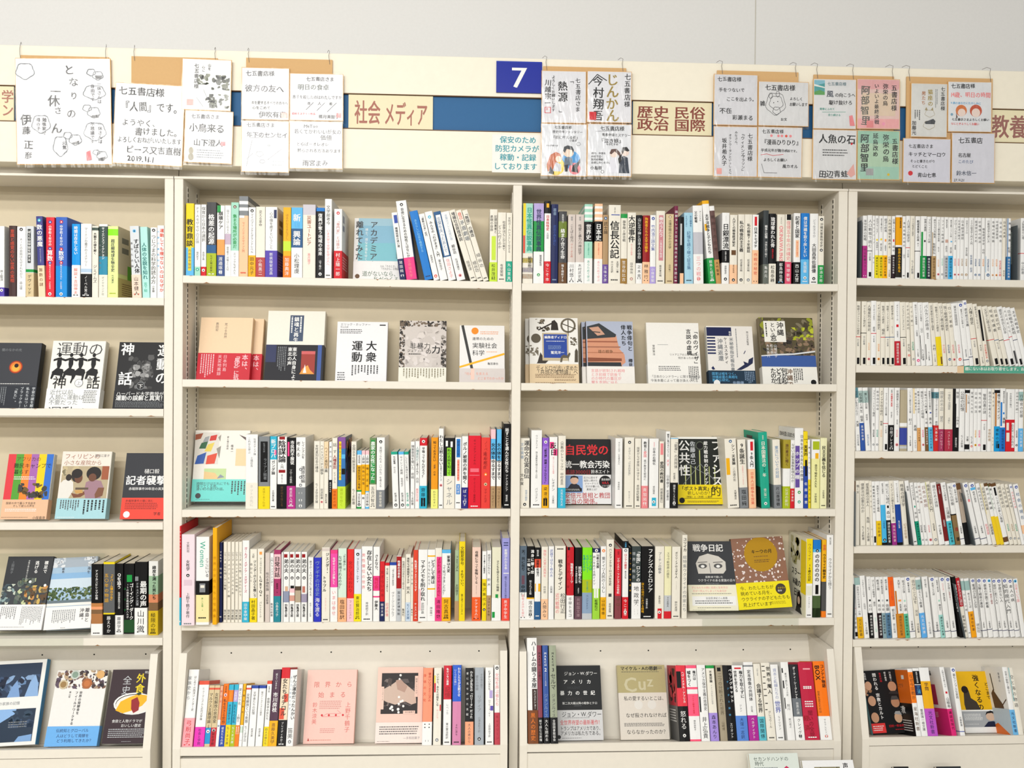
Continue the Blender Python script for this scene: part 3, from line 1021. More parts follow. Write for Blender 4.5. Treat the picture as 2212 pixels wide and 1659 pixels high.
ROWNAME = {'A': 'far-left bookcase', 'B': 'centre-left bay', 'C': 'centre-right bay', 'D': 'far-right bookcase'}
SHELFNAME = {'A1': 'top shelf', 'A2': 'second shelf', 'A3': 'third shelf', 'A4': 'fourth shelf', 'A5': 'bottom tier'}
for b_ in 'BCD':
    for i_, n_ in enumerate(['top shelf', 'second shelf', 'third shelf', 'fourth shelf', 'bottom tier'] if b_ != 'D' else
                            ['top shelf', 'second shelf', 'third shelf', 'fourth shelf', 'fifth shelf', 'bottom tier']):
        SHELFNAME[b_ + str(i_ + 1)] = n_

SPINES = '''
B1 -871.9 8.0 1706.8 20.6 189.9 128 0.0 0|y;p61-100s;p61-93y@.3-.7;T21-60k:教育鼎談;t63-91n@.3-.7:内田樹寺脇研
B1 -849.3 8.0 1706.6 15.2 187.3 128 0.0 0|w;t3-55G:PTAモヤモヤの正体;t66-78k:堀内京子;p87-100m;d91E
B1 -832.7 8.0 1706.5 13.4 187.7 128 0.0 0|w;t3-52D:保育から日本の選択;t66-78k:吉田正高;p87-100r;d92w
B1 -817.9 8.0 1706.4 24.3 194.4 128 0.0 0|D;p58-69u;T16-57w:格差の起源;o31L:なぜ人類は繁栄し:k;h97w
B1 -791.5 8.0 1706.2 19.6 186.2 128 0.0 0|w;p0-10e@.0-.5;T8-34k:崩壊ケア;p48-70O;o30#3A5088:渡邉琢著:w;d94w
B1 -771.1 8.0 1706.1 15.7 186.7 128 0.0 0|w;t6-40G:弱さからはじめる人;p40-55#C8B4C8;t58-70D:田中俊之;t72-92G:労働より大切
B1 -755.0 8.0 1706.0 19.8 195.3 128 0.0 0|m;d6H;T16-62e:集まる場所が必要だ;o35w:エリックなぜ人と:D
B1 -734.3 8.0 1705.8 23.4 212.1 130 0.0 0|a;p0-6G;p6-10w;p10-14G;p14-18w;p18-24G;p24-27w@.0-.6;t32-70#E09070:マイノリティデザイン入門;h95c
B1 -709.5 8.0 1705.7 18.2 183.5 128 0.0 0|w;d5k;t9-66k:マイパブリックとグランドレベル;o31Y:田中元子:k
B1 -690.3 8.0 1705.5 23.8 185.6 128 0.0 0|W;t5-28D:変える革命;o28#B84848:小熊英二:w
B1 -665.6 8.0 1705.4 30.7 185.5 128 0.0 0|w;t7-60D:心の傷を癒すということ;p4-16n@.72-.95;o38v:新装版安克昌:w;Rr 20 16 50 24 #988868;Rr 20 28 50 36 #988868;Rl 14 66 80 90 6 V
B1 -619.3 8.0 1705.0 20.4 185.6 128 0.0 0|Y;t9-46#A87010:はるかなるまなざし;p48-62l;o31o:加藤典洋:w
B1 -598.1 8.0 1704.9 29.3 185.7 128 0.0 0|w;p0-30s;p30-57u;T9-20w:新;T21-29s:復;T33-54w:興論;t65-94D:小松理虔
B1 -568.0 8.0 1704.7 33.3 194.2 128 0.0 0|W;p0-14#CFCBD4;T15-56#B06848:災害ユートピア;t66-82q:高月園子
B1 -532.5 8.0 1704.5 21.1 186.6 128 0.0 0|k;p0-5b;T8-68w:復興が奪う地域の未来;t74-88w:山下祐介;d94w
B1 -510.4 8.0 1704.3 18.2 210.3 130 0.0 0|w;t8-33k:文学部考今;t38-84q:いま大学で文学を学ぶ人へ;h96k
B1 -486.0 8.0 1704.1 20.9 184.6 128 0.0 0|w;d6r;t15-58#C87070:「専門家」とは誰か;o40r:村上陽一郎:w;Rr 12 8 34 18 #8890A8;Rr 12 22 34 30 #8890A8;Rl 10 66 80 86 5 P
B1 -311.1 8.0 1702.9 15.0 179.7 128 -7.7 0|w;p4-16B@.3-.9;T22-52k:情報技術の迷い道;o31n:池田純一:w;d94w
B1 -293.8 8.0 1702.8 27.2 210.9 130 -8.2 0|w;d5k;T9-72k:自由に生きるための知性とはなにか;o28p:立命館大学:q
B1 -245.5 8.0 1702.5 21.5 186.8 128 -13.1 0|b;t12-60#90D0F0:あたらしい社会を構想する;h95n
B1 -221.7 8.0 1702.3 15.2 180.4 128 -13.3 0|w;T3-34k:「複数の日本」近代;t62-74D:高橋典史;d94c
B1 -204.7 8.0 1702.2 20.3 186.4 128 -13.3 0|w;d8t;T14-66k:みんなの「わがまま」入門;t70-86k:富永京子
B1 -182.2 8.0 1702.1 19.5 186.8 128 -13.1 0|w;p0-66u;p5-64w@.22-.85;t8-60u@.2-.85:言葉を失ったあとで;o34w:信田さよ子:q
B1 -159.6 8.0 1701.9 22.4 187.4 128 -13.9 0|w;t4-42j:言葉のズレと共感幻想;T48-62D:細谷功;t68-86D:佐渡島庸平;d93q
B1 -123.4 8.0 1701.7 16.2 196.1 128 -17.6 0|W;T3-44D:増補社会原理序説;t72-86D:阪原淳;h96k
B1 -105.6 8.0 1701.5 15.0 196.3 128 -17.6 0|W;T3-13c:自己;T14-44G:矛盾劇場;t72-88D:細谷功;h96k
B1 -89.2 8.0 1701.4 14.4 197.0 128 -17.4 0|W;T3-38D:「無理」の構造;t60-82D:細谷功;h96k
B1 -73.3 8.0 1701.3 20.1 193.3 128 0.0 0|W;t8-33k@.5-1:犯罪加害者と;t8-30k@.0-.5:表現の自由;p37-70l@.25-.8;o27l:松井茂記:k;d95k
B1 -52.1 8.0 1701.2 22.1 185.7 128 0.0 0|W;t12-55k@.5-1:社会学はどこから来て;t18-52k@.0-.5:どこへ行くのか;t74-92D:有斐閣編;h96k
B1 -29.1 8.0 1701.0 15.8 185.2 128 0.0 0|W;t6-58D:女性ホームレスとして生きる;o30E:丸山里美:w;h97w
C1 14.8 8.0 1697.5 27.3 214.8 130 0.0 0|m;p0-40y@.0-.3;p40-62c@.0-.25;p62-100W;p68-74y;p80-86V;p88-94a;T5-60E@.3-1:日本怪異伝説事典;t66-80k@.5-.9:朝里樹
C1 44.3 8.0 1697.8 27.2 215.0 130 0.0 0|V;p22-60e;p60-84w;T7-60n:世界怪異伝説事典;t64-78k@.5-.9:朝里樹監修;o16w;d89e
C1 73.2 8.0 1698.1 17.1 221.5 130 0.0 0|w;p0-15k;p3-8Y@.3-.7;T17-36r:日本妖怪史;t38-46G:大図解;o27r:今こそ本:w
C1 91.4 8.0 1698.3 18.6 213.1 130 0.0 0|n;t5-14j:叢書;t26-52#3858A8:説話の森を読む;h95j
C1 111.7 8.0 1698.6 21.9 194.1 128 0.0 0|D;p14-36#6E8030;T24-66w:絡まり合う生命;t4-16w:奥野克巳;o29H:種を横断する:w
C1 136.8 8.0 1698.8 20.0 185.8 128 0.0 0|i;t3-9G:叢書;t14-40k:ことばと呪力;t42-62#C87060:ヴェーダの森;o31w:川村悠人:k;h97k
C1 157.7 8.0 1699.1 22.4 185.9 128 0.0 0|i;t3-9G:叢書;t14-58k:性愛と暴力の神話学;o31w:木村武史編:k;h97k
C1 181.3 8.0 1699.3 21.7 213.8 130 0.0 0|m;p3-6w;p10-13w;p17-20w;p22-47k;T25-45w:世界史;t49-64E:ゆるく深掘りする;o32w:あらためて学ぶ:E
C1 208.9 8.0 1699.6 21.1 215.0 130 0.0 0|a;p3-6w;p10-13w;p17-20w;p22-47k;T25-46w:日本史;t49-64c:ゆるく深掘りする;o31w:あらためて学ぶ:q
C1 230.8 8.0 1699.8 14.7 185.3 128 0.0 0|h;d5u;t10-28k:武士論;o28#6A4C9C:五味文彦:w
C1 246.8 8.0 1700.0 32.4 212.1 130 0.0 0|W;t3-11k:地図と読む;p12-13B@.2-.9;T20-68k:信長公記;t71-86k@.5-1:太田牛一著;t71-86k@.1-.5:中川太古訳;h95k
C1 280.0 8.0 1700.4 16.8 188.2 128 0.0 0|W;p0-6e;t9-40k:論争関ヶ原合戦;o36#A07A38:笠谷和比古:w
C1 297.7 8.0 1700.5 22.9 192.1 128 0.0 0|W;T4-42k:大逆事件;t44-60q:死と生の群像;t70-86D:田中伸尚;d93#C09080
C1 321.9 8.0 1700.8 16.0 185.2 128 0.0 0|k;t4-64w:山に立つ神と日本人の信仰;o30w:正木晃:k;d92k
C1 339.5 8.0 1701.0 19.1 184.5 128 0.0 0|R;T3-54Y:殉教者たちの太平洋戦争;o32a:林雅行:k;h95k
C1 359.6 8.0 1701.2 15.2 185.4 128 0.0 0|w;d5B;t14-52B:竹内浩三詩文集;o25#B0A0E0:小林察編:w
C1 375.9 8.0 1701.4 23.9 196.9 128 0.0 0|W;p6-68#D08890@.3-.8;T8-36w@.28-.82:骨のうたう;t40-64w@.3-.8:三島由紀子物語;t74-90D:藤原書店編;h96k
C1 402.6 8.0 1701.7 21.3 188.5 128 0.0 0|z;d4h;t8-50k:古墳空間のなかの文学;t72-84k:白井裕一;h96H
C1 425.1 8.0 1701.9 10.0 210.5 130 0.0 0|#7A2848;t5-94w:図解タレコミ日本近現代史の謎を読む;h96w
C1 435.7 8.0 1702.0 16.0 181.0 128 0.0 0|k;p10-42#C8C8C8@.35-.65;p84-100a@.35-1
C1 454.7 8.0 1702.2 23.6 192.5 128 -0.9 0|#A8D4E8;t4-20u@.0-.5:だれがために;t4-20u@.5-1:あの戦争を;t26-80u:記憶を語り継ぐ証言集;h95k
C1 480.2 8.0 1702.5 26.1 211.8 130 -1.4 0|w;T7-22k@.1-.5:父の戦場;t7-20k@.5-1:アーシャル;p34-66#C4C4CC;o38w:三つの戦争:q;d94c
C1 521.9 8.0 1702.9 18.3 225.6 130 -5.5 0|w;p0-4Y;p28-36Y@.0-.4;T16-64k:太平洋戦争と子どもたち;o31e:絵本と紙芝居:w;h96w
C1 541.7 8.0 1703.2 13.2 211.3 130 -5.8 0|#684C48;p0-6w;t10-60#483430:戦時下の日常;o31#C89858:大竹聖美:k
C1 556.2 8.0 1703.3 20.2 193.1 128 0.0 0|w;T15-51k:日銀漂流;t4-12G:ドキュメント;p52-70k;t54-68w:試練と苦悩の;t74-86D:西野智彦;d93k
C1 578.0 8.0 1703.5 20.3 187.5 128 0.0 0|W;p72-100a;T4-46k:人びとの戦後経済秘史;p51-58H@.2-.8;t72-84H:東京新聞編;d94k
C1 600.6 8.0 1703.8 17.3 188.8 128 0.0 0|W;T9-54k:私の戦後民主主義;t64-82D:岩波書店編;d94k
C1 618.6 8.0 1704.0 20.8 188.9 128 0.0 0|W;T13-55k:私の戦後70年談話;t64-82D:岩波書店編;d94G
C1 640.2 8.0 1704.2 16.6 188.4 128 0.0 0|w;p3-16r@.3-.7;T18-48k:日米トモダチ;o49a:作戦の秘密:c;h96k
C1 669.8 8.0 1704.5 14.8 200.1 128 0.0 0|#3C4244;T20-38w:戦争と記憶;t42-64w:沖縄を語り継ぐ;o27#6A7068:亀井元:w
C1 686.4 8.0 1704.7 18.7 191.6 128 0.0 0|k;T5-48w:琉球奪われた骨;t50-64r:遺骨を返せ;o29W:松島泰勝:k;d95k
C1 708.0 8.0 1704.9 21.5 189.5 128 0.0 0|W;t4-14k:オキナワ;T16-66q:OKINAWA1965;o33k:都鳥伸也著:w;h97s
C1 730.7 8.0 1705.2 16.9 189.6 128 0.0 0|W;p0-8k@.2-.9;t9-66q:復帰五十年の沖縄史;o32#E05070:琉球新報:w;d92w
C1 754.1 8.0 1705.4 18.3 193.2 128 0.0 0|w;T4-35k:記者と国家;p38-62a@.3-.75;t40-60c@.3-.75:西山太吉の遺言;o31k:西山太吉:w;d92w
C1 774.5 8.0 1705.6 22.3 193.3 128 0.0 0|b;p65-100s;T5-62w:僕は沖縄を取り戻したい;t68-84w:金城馨;d91w;h96w
C1 798.9 8.0 1705.9 22.8 192.3 128 0.0 0|w;t8-34G:どう生きるか;T42-84D:大田昌秀佐藤優;d92k;h97k
C1 822.6 8.0 1706.2 15.6 185.7 128 0.0 0|W;d5k;t10-46k:沖縄米軍基地全史;d50D;o28e:野添文彬:w
B3 -714.8 12.0 1092.5 31.2 197.3 126 0.0 0|w;t5-28G@.5-1:社会メディア論;t4-26G@.1-.5:これから学ぶ;t30-44G:土橋臣吾;o35W:ネットの先に:#C8C4BC;d94k
B3 -681.3 12.0 1092.6 28.9 192.1 126 0.0 0|G;p7-63k@.18-.82;t9-22G@.2-.8:監視文化論;t30-60G@.4-.8:ライアン編著;o31y:見張りあう社会:#A89810
B3 -651.2 12.0 1092.7 17.1 192.3 126 0.0 0|w;p0-32t;p19-26p@.6-1;T4-30w:新プロパ;T33-53D:ガンダ論;t74-90k:辻田真佐憲;h97k
B3 -632.0 12.0 1092.7 24.4 191.4 126 0.0 0|w;p0-4R@.2-.8;T5-36k:陰謀論;t37-45k:入門;p46-50R@.15-.85;t52-64D:誰が信じる;o34k:誰が何を信じる:H
B3 -607.3 12.0 1092.8 22.3 188.7 126 0.0 0|k;p6-26p@.1-.3;T4-38w@.3-1:市民的不服従;t44-64w:ソローの抵抗;o32Q:概念別入門書:w;h96w
B3 -583.4 12.0 1092.8 24.9 189.8 126 0.0 0|w;t5-30k@.5-1:レイシズムを;t5-28k@.0-.5:考える;c45G;c56G;c67G;t40-64D@.5-1:清原悠編;o30G;c78w;c88w;c96w
B3 -536.1 12.0 1092.9 15.3 179.7 126 0.0 0|W;t5-46k:女性差別社会の構造;t62-92D:ちくま学芸文庫
B3 -520.2 12.0 1092.9 10.5 179.7 126 0.0 0|W;t5-50k:ヘイトスピーチと闘争;t70-86D:岩波新書;d90q
B3 -509.3 12.0 1093.0 11.3 178.7 126 0.0 0|W;p0-40#F4D8B0;t8-46k:ヘイトと差別主義;t78-92k:集英社新書
B3 -496.3 12.0 1093.0 7.5 177.7 126 0.0 0|w;t4-40D:差別の構造;o43k:差別はなぜ:w
B3 -487.9 12.0 1093.0 13.4 188.3 126 0.0 0|W;t5-24D:話す;T24-44R:人種差別;t48-64D:ビジュアル;o28#F08020:世界史の謎:#B04000
B3 -473.2 12.0 1093.0 20.2 190.4 126 0.0 0|#3878B8;p0-16#8858A0;p6-60y@.15-.45;T8-58#C07010@.1-.5:差別をこえて生きる人;p24-30s@.5-1;p44-52k@.5-1;o31l:東京を歩く:L;Rr 0 0 100 70 #405878;Rk 4 4 96 66 26 #203040 #6888A8 #8858A0 #E8A060;Rl 10 74 90 94 8 H
B3 -437.7 12.0 1093.1 13.4 178.7 126 0.0 0|W;t4-46k:全国水平社解放宣言;t70-94D:ちくま新書;
B3 -422.4 12.0 1093.1 11.7 154.8 100 0.0 0|w;p0-7s;t8-22k:部落問題;p25-68Y;t27-66k:被差別部落の青春;p68-71e;t74-90k:河出文庫;d93k;p97-100e
B3 -410.1 12.0 1093.2 9.3 154.8 100 0.0 0|w;p0-7P;t8-22k:上野誠;p24-76Y;t26-60H:恐怖の部落;d82k
B3 -399.9 12.0 1093.2 9.5 154.8 100 0.0 0|w;p0-7P;t8-22k:上野誠;p24-70Y;t26-66k:禅の正体;p70-72s;t74-90k:河出文庫;d93k;p97-100s
B3 -389.1 12.0 1093.2 17.3 188.6 126 0.0 0|#6E8C5C;p3-64e@.2-.8;T5-60w:農家の女性になった;o34W:五百沢智也:D;h97k
B3 -370.5 12.0 1093.3 21.2 189.7 126 0.0 0|w;d6k;t13-70D:見捨てられる〈いのち〉を考える;o26G:安藤泰至編:W
B3 -326.8 12.0 1093.3 16.5 151.7 100 -2.2 0|w;p0-5E;T8-22k:竹内敏晴;t26-38D:からだ;t72-88k:新潮文庫;d94D
B3 -307.9 12.0 1093.4 14.5 151.7 100 -2.0 0|w;p0-5s;t8-40D:サイレント断絶;t46-62D:宮地尚子;t72-88k:新潮文庫;d94D
B3 -292.5 12.0 1093.4 11.1 151.7 100 -2.0 0|w;p0-5E;t8-52D:しにたい気持ちの乗り;t72-88E:新潮文庫;d94E
B3 -280.3 12.0 1093.4 10.9 179.0 126 0.0 0|w;t5-42k:障害意見を聞いた;t46-56D:岩崎;t75-95D:ちくま新書
B3 -268.2 12.0 1093.5 11.7 180.1 126 0.0 0|w;t8-30#408080:人種差別だ;T30-50k:と思うけれど;t54-62D:内田;t70-90q:集英社文庫
B3 -255.8 12.0 1093.5 18.9 188.8 126 0.0 0|w;p0-11r;d5w;T13-57k:平等ってなんだろう？;o32t:齋藤純一:k;p85-97k@.2-.8
B3 -225.5 12.0 1093.6 18.1 190.0 126 0.0 0|#F09C18;T5-34k:知っておきたい;T36-46H:「問題」;t47-54k:の本;o27#F0F080:わかりやすい:D
B3 -205.5 12.0 1093.6 12.6 214.0 126 0.0 0|w;T8-46k:わたしは黙らない;t46-66D:性暴力をなくす;d71q;h96k
B3 -191.3 12.0 1093.6 28.6 188.9 126 0.0 0|k;p4-12w@.15-.35;p5-13w@.6-.8;p14-54#90E030@.28-.68;T15-53k@.28-.68:私の名前を知って;o46W:シャネル:G
B3 -161.4 12.0 1093.7 16.6 190.1 126 0.0 0|w;p2-28b@.2-.8;t4-26n@.2-.8:被害と加害;p31-61#F0A088@.32-.68;t33-59r@.3-.7:刑事弁護の実務;p66-80b@.2-.8;t67-79w@.2-.8:宮村啓;h92k
B3 -143.7 12.0 1093.7 16.6 193.4 126 0.0 0|w;T8-66k:ポルノ被害の声を聞く;o29#2C2C80:ぱっぷす:w;d91w
B3 -126.0 12.0 1093.8 33.3 195.0 126 0.0 0|#E01830;t5-40#700818:キャッチアンドキル;p45-50#F07080@.15-.85;p54-55#F07080@.1-.9;t58-92#700818:ローナンファロー関美和訳;h97w
B3 -91.9 12.0 1093.8 24.5 190.2 126 0.0 0|#E84038;t5-42#982018:ノーベル文学賞が;T20-46R@.2-.6:消えた日;d52o;d66z;t72-92R:マティルダ
B3 -66.0 12.0 1093.9 12.7 212.2 126 0.0 0|w;p0-12P;p12-38s;T17-64k:女の体をゆるすまで;o28h:ペス山ポピー:H
B3 -50.2 12.0 1093.9 12.7 212.2 126 0.0 0|w;p0-10s;p10-40s;T17-64k:女の体をゆるすまで;o28h:ペス山ポピー:H
B3 -32.3 12.0 1094.0 19.0 227.2 126 0.0 0|k;T5-58w:話すことを選んだ女性たち;t60-80w:アナスタシア;t84-92w:著者訳;h96w
C3 13.3 12.0 1094.9 25.1 187.7 126 0.0 0|W;T3-58D@.35-1:運命文在寅自伝;t6-30j@.0-.4:文在寅著;t50-68k@.0-.4:文在寅;d95k@;t74-90j@.4-.9:待望の翻訳
C3 42.7 12.0 1094.9 28.8 209.2 126 0.0 0|w;t6-24k:ウジョとソナ;t27-62k:独立運動家夫婦の子育て日記;t74-92D:パクゴヌン;h96k
C3 72.8 12.0 1094.8 17.2 189.1 126 0.0 0|#9C70D8;p0-12#8C58CC;d6w;T13-66k:「慰安婦」問題ってなんだろう？;o33Y:梁澄子:k;p86-97k@.2-.8
C3 91.7 12.0 1094.8 21.9 191.3 126 0.0 0|w;p7-16p@.0-.55;p17-26p@.5-1;T8-26k:反日;t28-52q:東アジアにおける感情;t58-76D:レオチン;t82-94D:人文書院
C3 115.8 12.0 1094.7 20.2 194.7 126 0.0 0|W;t5-50k:〈宗教のレトリック〉;t51-68k:中村圭志;o28t:元気な伝え方:w
C3 270.9 12.0 1094.5 19.5 189.1 126 0.0 0|w;t5-20k:カルトの子;t22-38k:心を盗まれた;t62-74k:米本和広;h96k
C3 296.1 12.0 1094.5 26.1 191.4 126 0.0 0|W;d7k;t14-56G:まぼろしの「日本的家族」;t76-92G:早川タダノリ;h97k
C3 324.3 12.0 1094.4 16.9 188.3 126 0.0 0|W;t12-60D:国家がなぜ家族に干渉する;t66-90k:本田由紀編著;h97k
C3 343.0 12.0 1094.4 17.4 188.4 126 0.0 0|w;T4-18k:教育と;T18-27q:愛国;t30-60D:誰が教室を窮屈に;o32q:斉加尚代:w;d93w
C3 363.6 12.0 1094.4 25.5 188.5 126 0.0 0|w;t5-12q:徹底検証;T13-38D:日本の右傾化;t68-80k:塚田穂高;p85-97t@.3-.75;d91w
C3 391.3 12.0 1094.3 12.6 181.1 126 0.0 0|W;p3-20q@.2-.8;T30-62k:愛国の教科書;t70-92D:将基面貴巳
C3 408.5 12.0 1094.3 12.0 208.2 126 0.0 0|w;T3-33k:戦争に負けるということ;T36-46q:XY;t56-74D:山本章子;t76-90D:岩波書店
C3 422.2 12.0 1094.3 20.5 192.1 126 0.0 0|W;p1-2s;t4-44D@.35-1:「能率」の共同体;t50-62D:新倉貴仁;o36k:国家をこえた文化:w;d93w
C3 581.2 12.0 1094.0 31.5 189.4 126 -3.6 0|W;d4u;T8-38k@.4-1:シン・天皇論;p28-52Y@.0-.35;t42-62D@.4-1:この国の形;t74-88k@.4-1:大塚英志;h96k
C3 615.1 12.0 1094.0 22.5 187.2 126 -3.2 0|W;T5-36k:9条誕生;t38-66q:平和国家はこうして生まれた;o30G:塩田純:k;d94k
C3 640.4 12.0 1094.0 18.7 187.2 126 -2.1 0|w;p3-16r@.35-.75;T18-40k:9条入門;o57a:日本人は戦争を放棄:c;t84-94k:加藤典洋
C3 673.4 12.0 1093.9 24.4 207.6 126 -3.1 0|E;t4-10W:増補版;T12-46W:日本国憲法の;T46-53k:70;T54-59W:年;t74-88W:樋口陽一;d94w;Sr 20 6 60 12 D;Sr 20 18 60 24 D;Sr 0 72 100 100 #203828
C3 709.6 12.0 1093.8 20.8 187.6 126 -2.3 0|W;T9-56j:憲法についての対話;o34G:片山善博著:k;d94k
C3 732.7 12.0 1093.8 20.0 187.7 126 0.0 0|w;p0-42#A89830;T6-38H:施行憲法に聞く;o32L:公法の新刊:W
C3 753.6 12.0 1093.8 10.9 186.7 126 0.0 0|w;t5-62k:なぜいま緊急事態条項なのか;o29r:法学書院:w
C3 766.3 12.0 1093.8 23.6 219.2 126 -0.5 0|w;p22-74#6850A0@.0-.55;T28-68w@.0-.55:ホップの種;t8-66k@.6-1:日本を変える女たちの政治;d92E@;d80e;SH 6 6 11 k 日本を変える女たち;Sl 20 20 60 24 2 D
C3 791.3 12.0 1093.7 11.8 210.4 126 -0.8 0|y;p45-100B;T8-32k:一、実質的;p37-58k@.3-.8;t64-96w:佐藤正憲
C3 804.1 12.0 1093.7 6.4 188.1 126 -1.0 0|w;p58-100y;t8-52k:憲法とわたし;t64-94k:日本の法律
C3 812.3 12.0 1093.7 22.8 189.2 126 0.0 0|#F0EEA8;p0-28w;p3-15L@.1-.9;p20-28Y@.4-.8;T36-70k:自分で始めた人たち;t78-92D:宇野重規;
C3 836.4 12.0 1093.7 18.2 192.7 126 0.0 0|#F0EEC0;T11-56k:民主主義を信じる;t74-86k:宇野重規;h96k
C4 13.3 6.0 795.2 19.3 198.2 128 0.0 0|#5C6C7C;p40-52x@.3-.7;T5-34k:天、共に在り;o37w:医者よ井戸を掘れ:q;T53-69k:中村哲;h97k
C4 33.1 6.0 795.2 19.7 197.1 128 0.0 0|k;T4-38w@.5-1:満身に響く悲;T16-40w@.0-.5:三輪ヒデ;t46-66w:知られざる歌;p70-72Y;o28w:落合恵子:k;d93k
C4 54.1 6.0 795.2 15.9 193.8 128 0.0 0|w;p0-16k;t3-12w:戦争論;p16-28c;T17-40k:国際平和協力;p50-61Y@.6-1;p50-61Y@.0-.2;o25u;h95w
C4 72.1 6.0 795.3 18.0 195.9 128 0.0 0|W;t4-42q:無駄に米軍の真実を;t54-64D:中村悠;o28a:人間みな:D
C4 91.6 6.0 795.3 14.8 196.9 128 0.0 0|w;t4-42B:武器ではなく命の水;t54-64D:古居美
C4 108.6 6.0 795.3 28.8 197.9 128 0.0 0|W;h4k;T18-60k:戦争とデザイン;t64-92D@.5-1:松田行正;t64-92q@.0-.5:近代戦略の
C4 140.9 6.0 795.3 18.9 194.6 128 0.0 0|#C8202C;p0-4k@.1-.4;T22-50w@.4-1:独裁者のブーツ;t8-60R@.0-.4:イラスト版;o33w:千早トモコ:k
C4 162.8 6.0 795.4 19.0 193.4 128 0.0 0|k;T26-50w@.4-1:抵抗者たち;t26-50w@.0-.4:反ナチ運動の記録;t56-64w:池田浩士;o32#6A4C58:共和国文庫:#B09098
C4 183.1 6.0 795.4 26.3 193.4 128 0.0 0|#86E820;T10-32E@.66-1:ドイツ人は;T10-35E@.33-.66:なぜヒトラー;T10-33E@.0-.33:を選んだのか;p45-63L;t47-61E:民主主義が;p63-92j;t66-86n:ベンジャミン;p92-100g
C4 211.1 6.0 795.4 19.0 191.1 128 0.0 0|w;p0-6n;d3w;T8-28k@.4-1:分断の克服;t10-52D@.0-.4:統一をめぐる西ドイツ;o43#A0D840;p57-70w@.2-.8;T72-88k:板橋拓己
C4 232.7 6.0 795.5 14.7 196.4 128 0.0 0|w;d6o;t14-64k:東ドイツ人民のくらし;o30Y:山田徹雄:k
C4 248.3 6.0 795.5 19.9 214.6 132 0.0 0|W;d7k;T11-58k:ハンドブックヨーロッパ外交史;p68-72D@.3-.7;t80-92D:君塚直隆;h96k
C4 271.7 6.0 795.5 16.9 188.8 128 0.0 0|#D82838;t3-8k:岩波;T12-64w:ソヴィエト・ファシズムの世紀;o33#884048:ザロー:H
C4 292.0 6.0 795.5 16.0 210.2 132 0.0 0|w;p0-9k;t1-8s:大図解;d12G;T16-36r:ロシアの歴史;t38-48D:栗生沢猛;o28r:今こそ本:w;d91w
C4 310.2 6.0 795.5 5.6 192.9 128 0.0 0|k;t4-64Y:ロシア最新地図帳
C4 317.6 6.0 795.6 24.3 196.1 128 0.0 0|#3A4444;T4-49w@.4-1:「帝国」ロシアの;t6-46g@.0-.4:境界の概念;o50w:地政学:k;t78-94k:小泉悠;d73G
C4 343.2 6.0 795.6 34.3 196.0 128 0.0 0|k;T3-64w@.45-1:ファシズムとロシア;t50-92Y@.0-.25:彼らの現代における戦略;t72-86w@.3-.6:浜由樹子訳;h97w
C4 381.0 6.0 795.6 24.8 195.9 128 0.0 0|W;T8-38G:プーチンの戦争;t68-80k:真野森作;p86-100r@.3-.75;d91w
C4 406.7 6.0 795.7 18.7 195.8 128 0.0 0|#F0ECC0;t8-44D:スラヴ新世界の誕生;p68-90g;t70-84k:下斗米伸夫;p90-100r
C4 427.1 6.0 795.7 23.1 194.7 128 0.0 0|W;T7-44k:ガリツィアのユダヤ人;t48-60D:ポーランド人とウクライナ;t76-90D:野村真理;h97k
C4 454.9 6.0 795.7 13.9 226.6 132 0.0 0|W;T3-20k:ユリイカ;t24-92G:総特集ウクライナの作家たち
C4 797.2 6.0 796.1 18.2 215.6 132 0.0 0|#ECEAD4;p0-57y@.001-.999;p57-100w@.001-.999;T32-54k:16歳の日記;t6-28H:ウクライナ;p60-72#E8E8D0@.1-.9;t74-88D:ヤナシモーナ;h97k;Sk 14 4 66 40 16 #A8A060 #8C8848 #C0BC90;SH 20 44 17 k スラータの;SH 24 57 17 k 16歳の;SH 34 70 18 k 日記;Sr 72 4 100 72 y;Sp #201818 50 84 54 74 66 72 76 78 76 92 50 92;Se 62 84 7 5 #E0C0A8;Sp #282828 44 100 50 92 70 92 80 100
C4 816.8 6.0 796.1 21.4 212.2 132 0.0 0|w;p0-12b;p12-16s;d14k;T18-54k:のののののの;p58-70k@.3-.7;p72-100#4A6038;p88-100#203018
C4 841.3 6.0 796.2 12.3 212.1 132 0.0 0|Y;p54-92#505050;p92-100o;T6-14c:世界;T18-50k:ウクライナ戦争史
C4 854.5 6.0 796.2 18.2 225.5 132 0.0 0|w;t3-12k:現代思想;t28-66D:ウクライナから問う;h96k
B4 -875.2 -22.0 793.7 4.0 258.5 145 0.0 0|r;p72-100t;t4-24w:女たちのもの;h96w
B4 -869.6 -23.0 793.7 33.0 237.4 145 0.0 0|#F2DEE6;t8-20D:文藝別冊;T28-40D:女性学;d45k;p50-56#E0C8D4@.2-.8;t64-92D:上野千鶴子著作;h98G
B4 -834.0 -18.0 793.7 33.5 230.1 145 0.0 0|w;t5-48E@.3-.7:Women;t24-46k@.7-1:ここにいる;p50-66k;p53-63G@.28-.72;p55-58W@.35-.65;p66-97#F4E6A8;t69-84e:新しい本棚:e;h92k
B4 -791.9 -17.0 793.6 11.1 253.3 145 0.0 0|#F4B010;t28-94#C08000:世界の女性たちの写真集;
B4 -780.1 4.0 793.6 7.2 210.9 134 0.0 0|n;T10-26w:VERY;t30-46w:特別号;h93w
B4 -769.5 4.0 793.6 8.9 213.0 134 0.0 0|W;t12-24k:シモーヌ;t26-60k:女性を描くひと特集;t84-97k:現代書館
B4 -759.7 4.0 793.6 8.9 213.0 134 0.0 0|W;t12-24k:シモーヌ;t26-70k:メアリとサンド論;t84-97k:現代書館
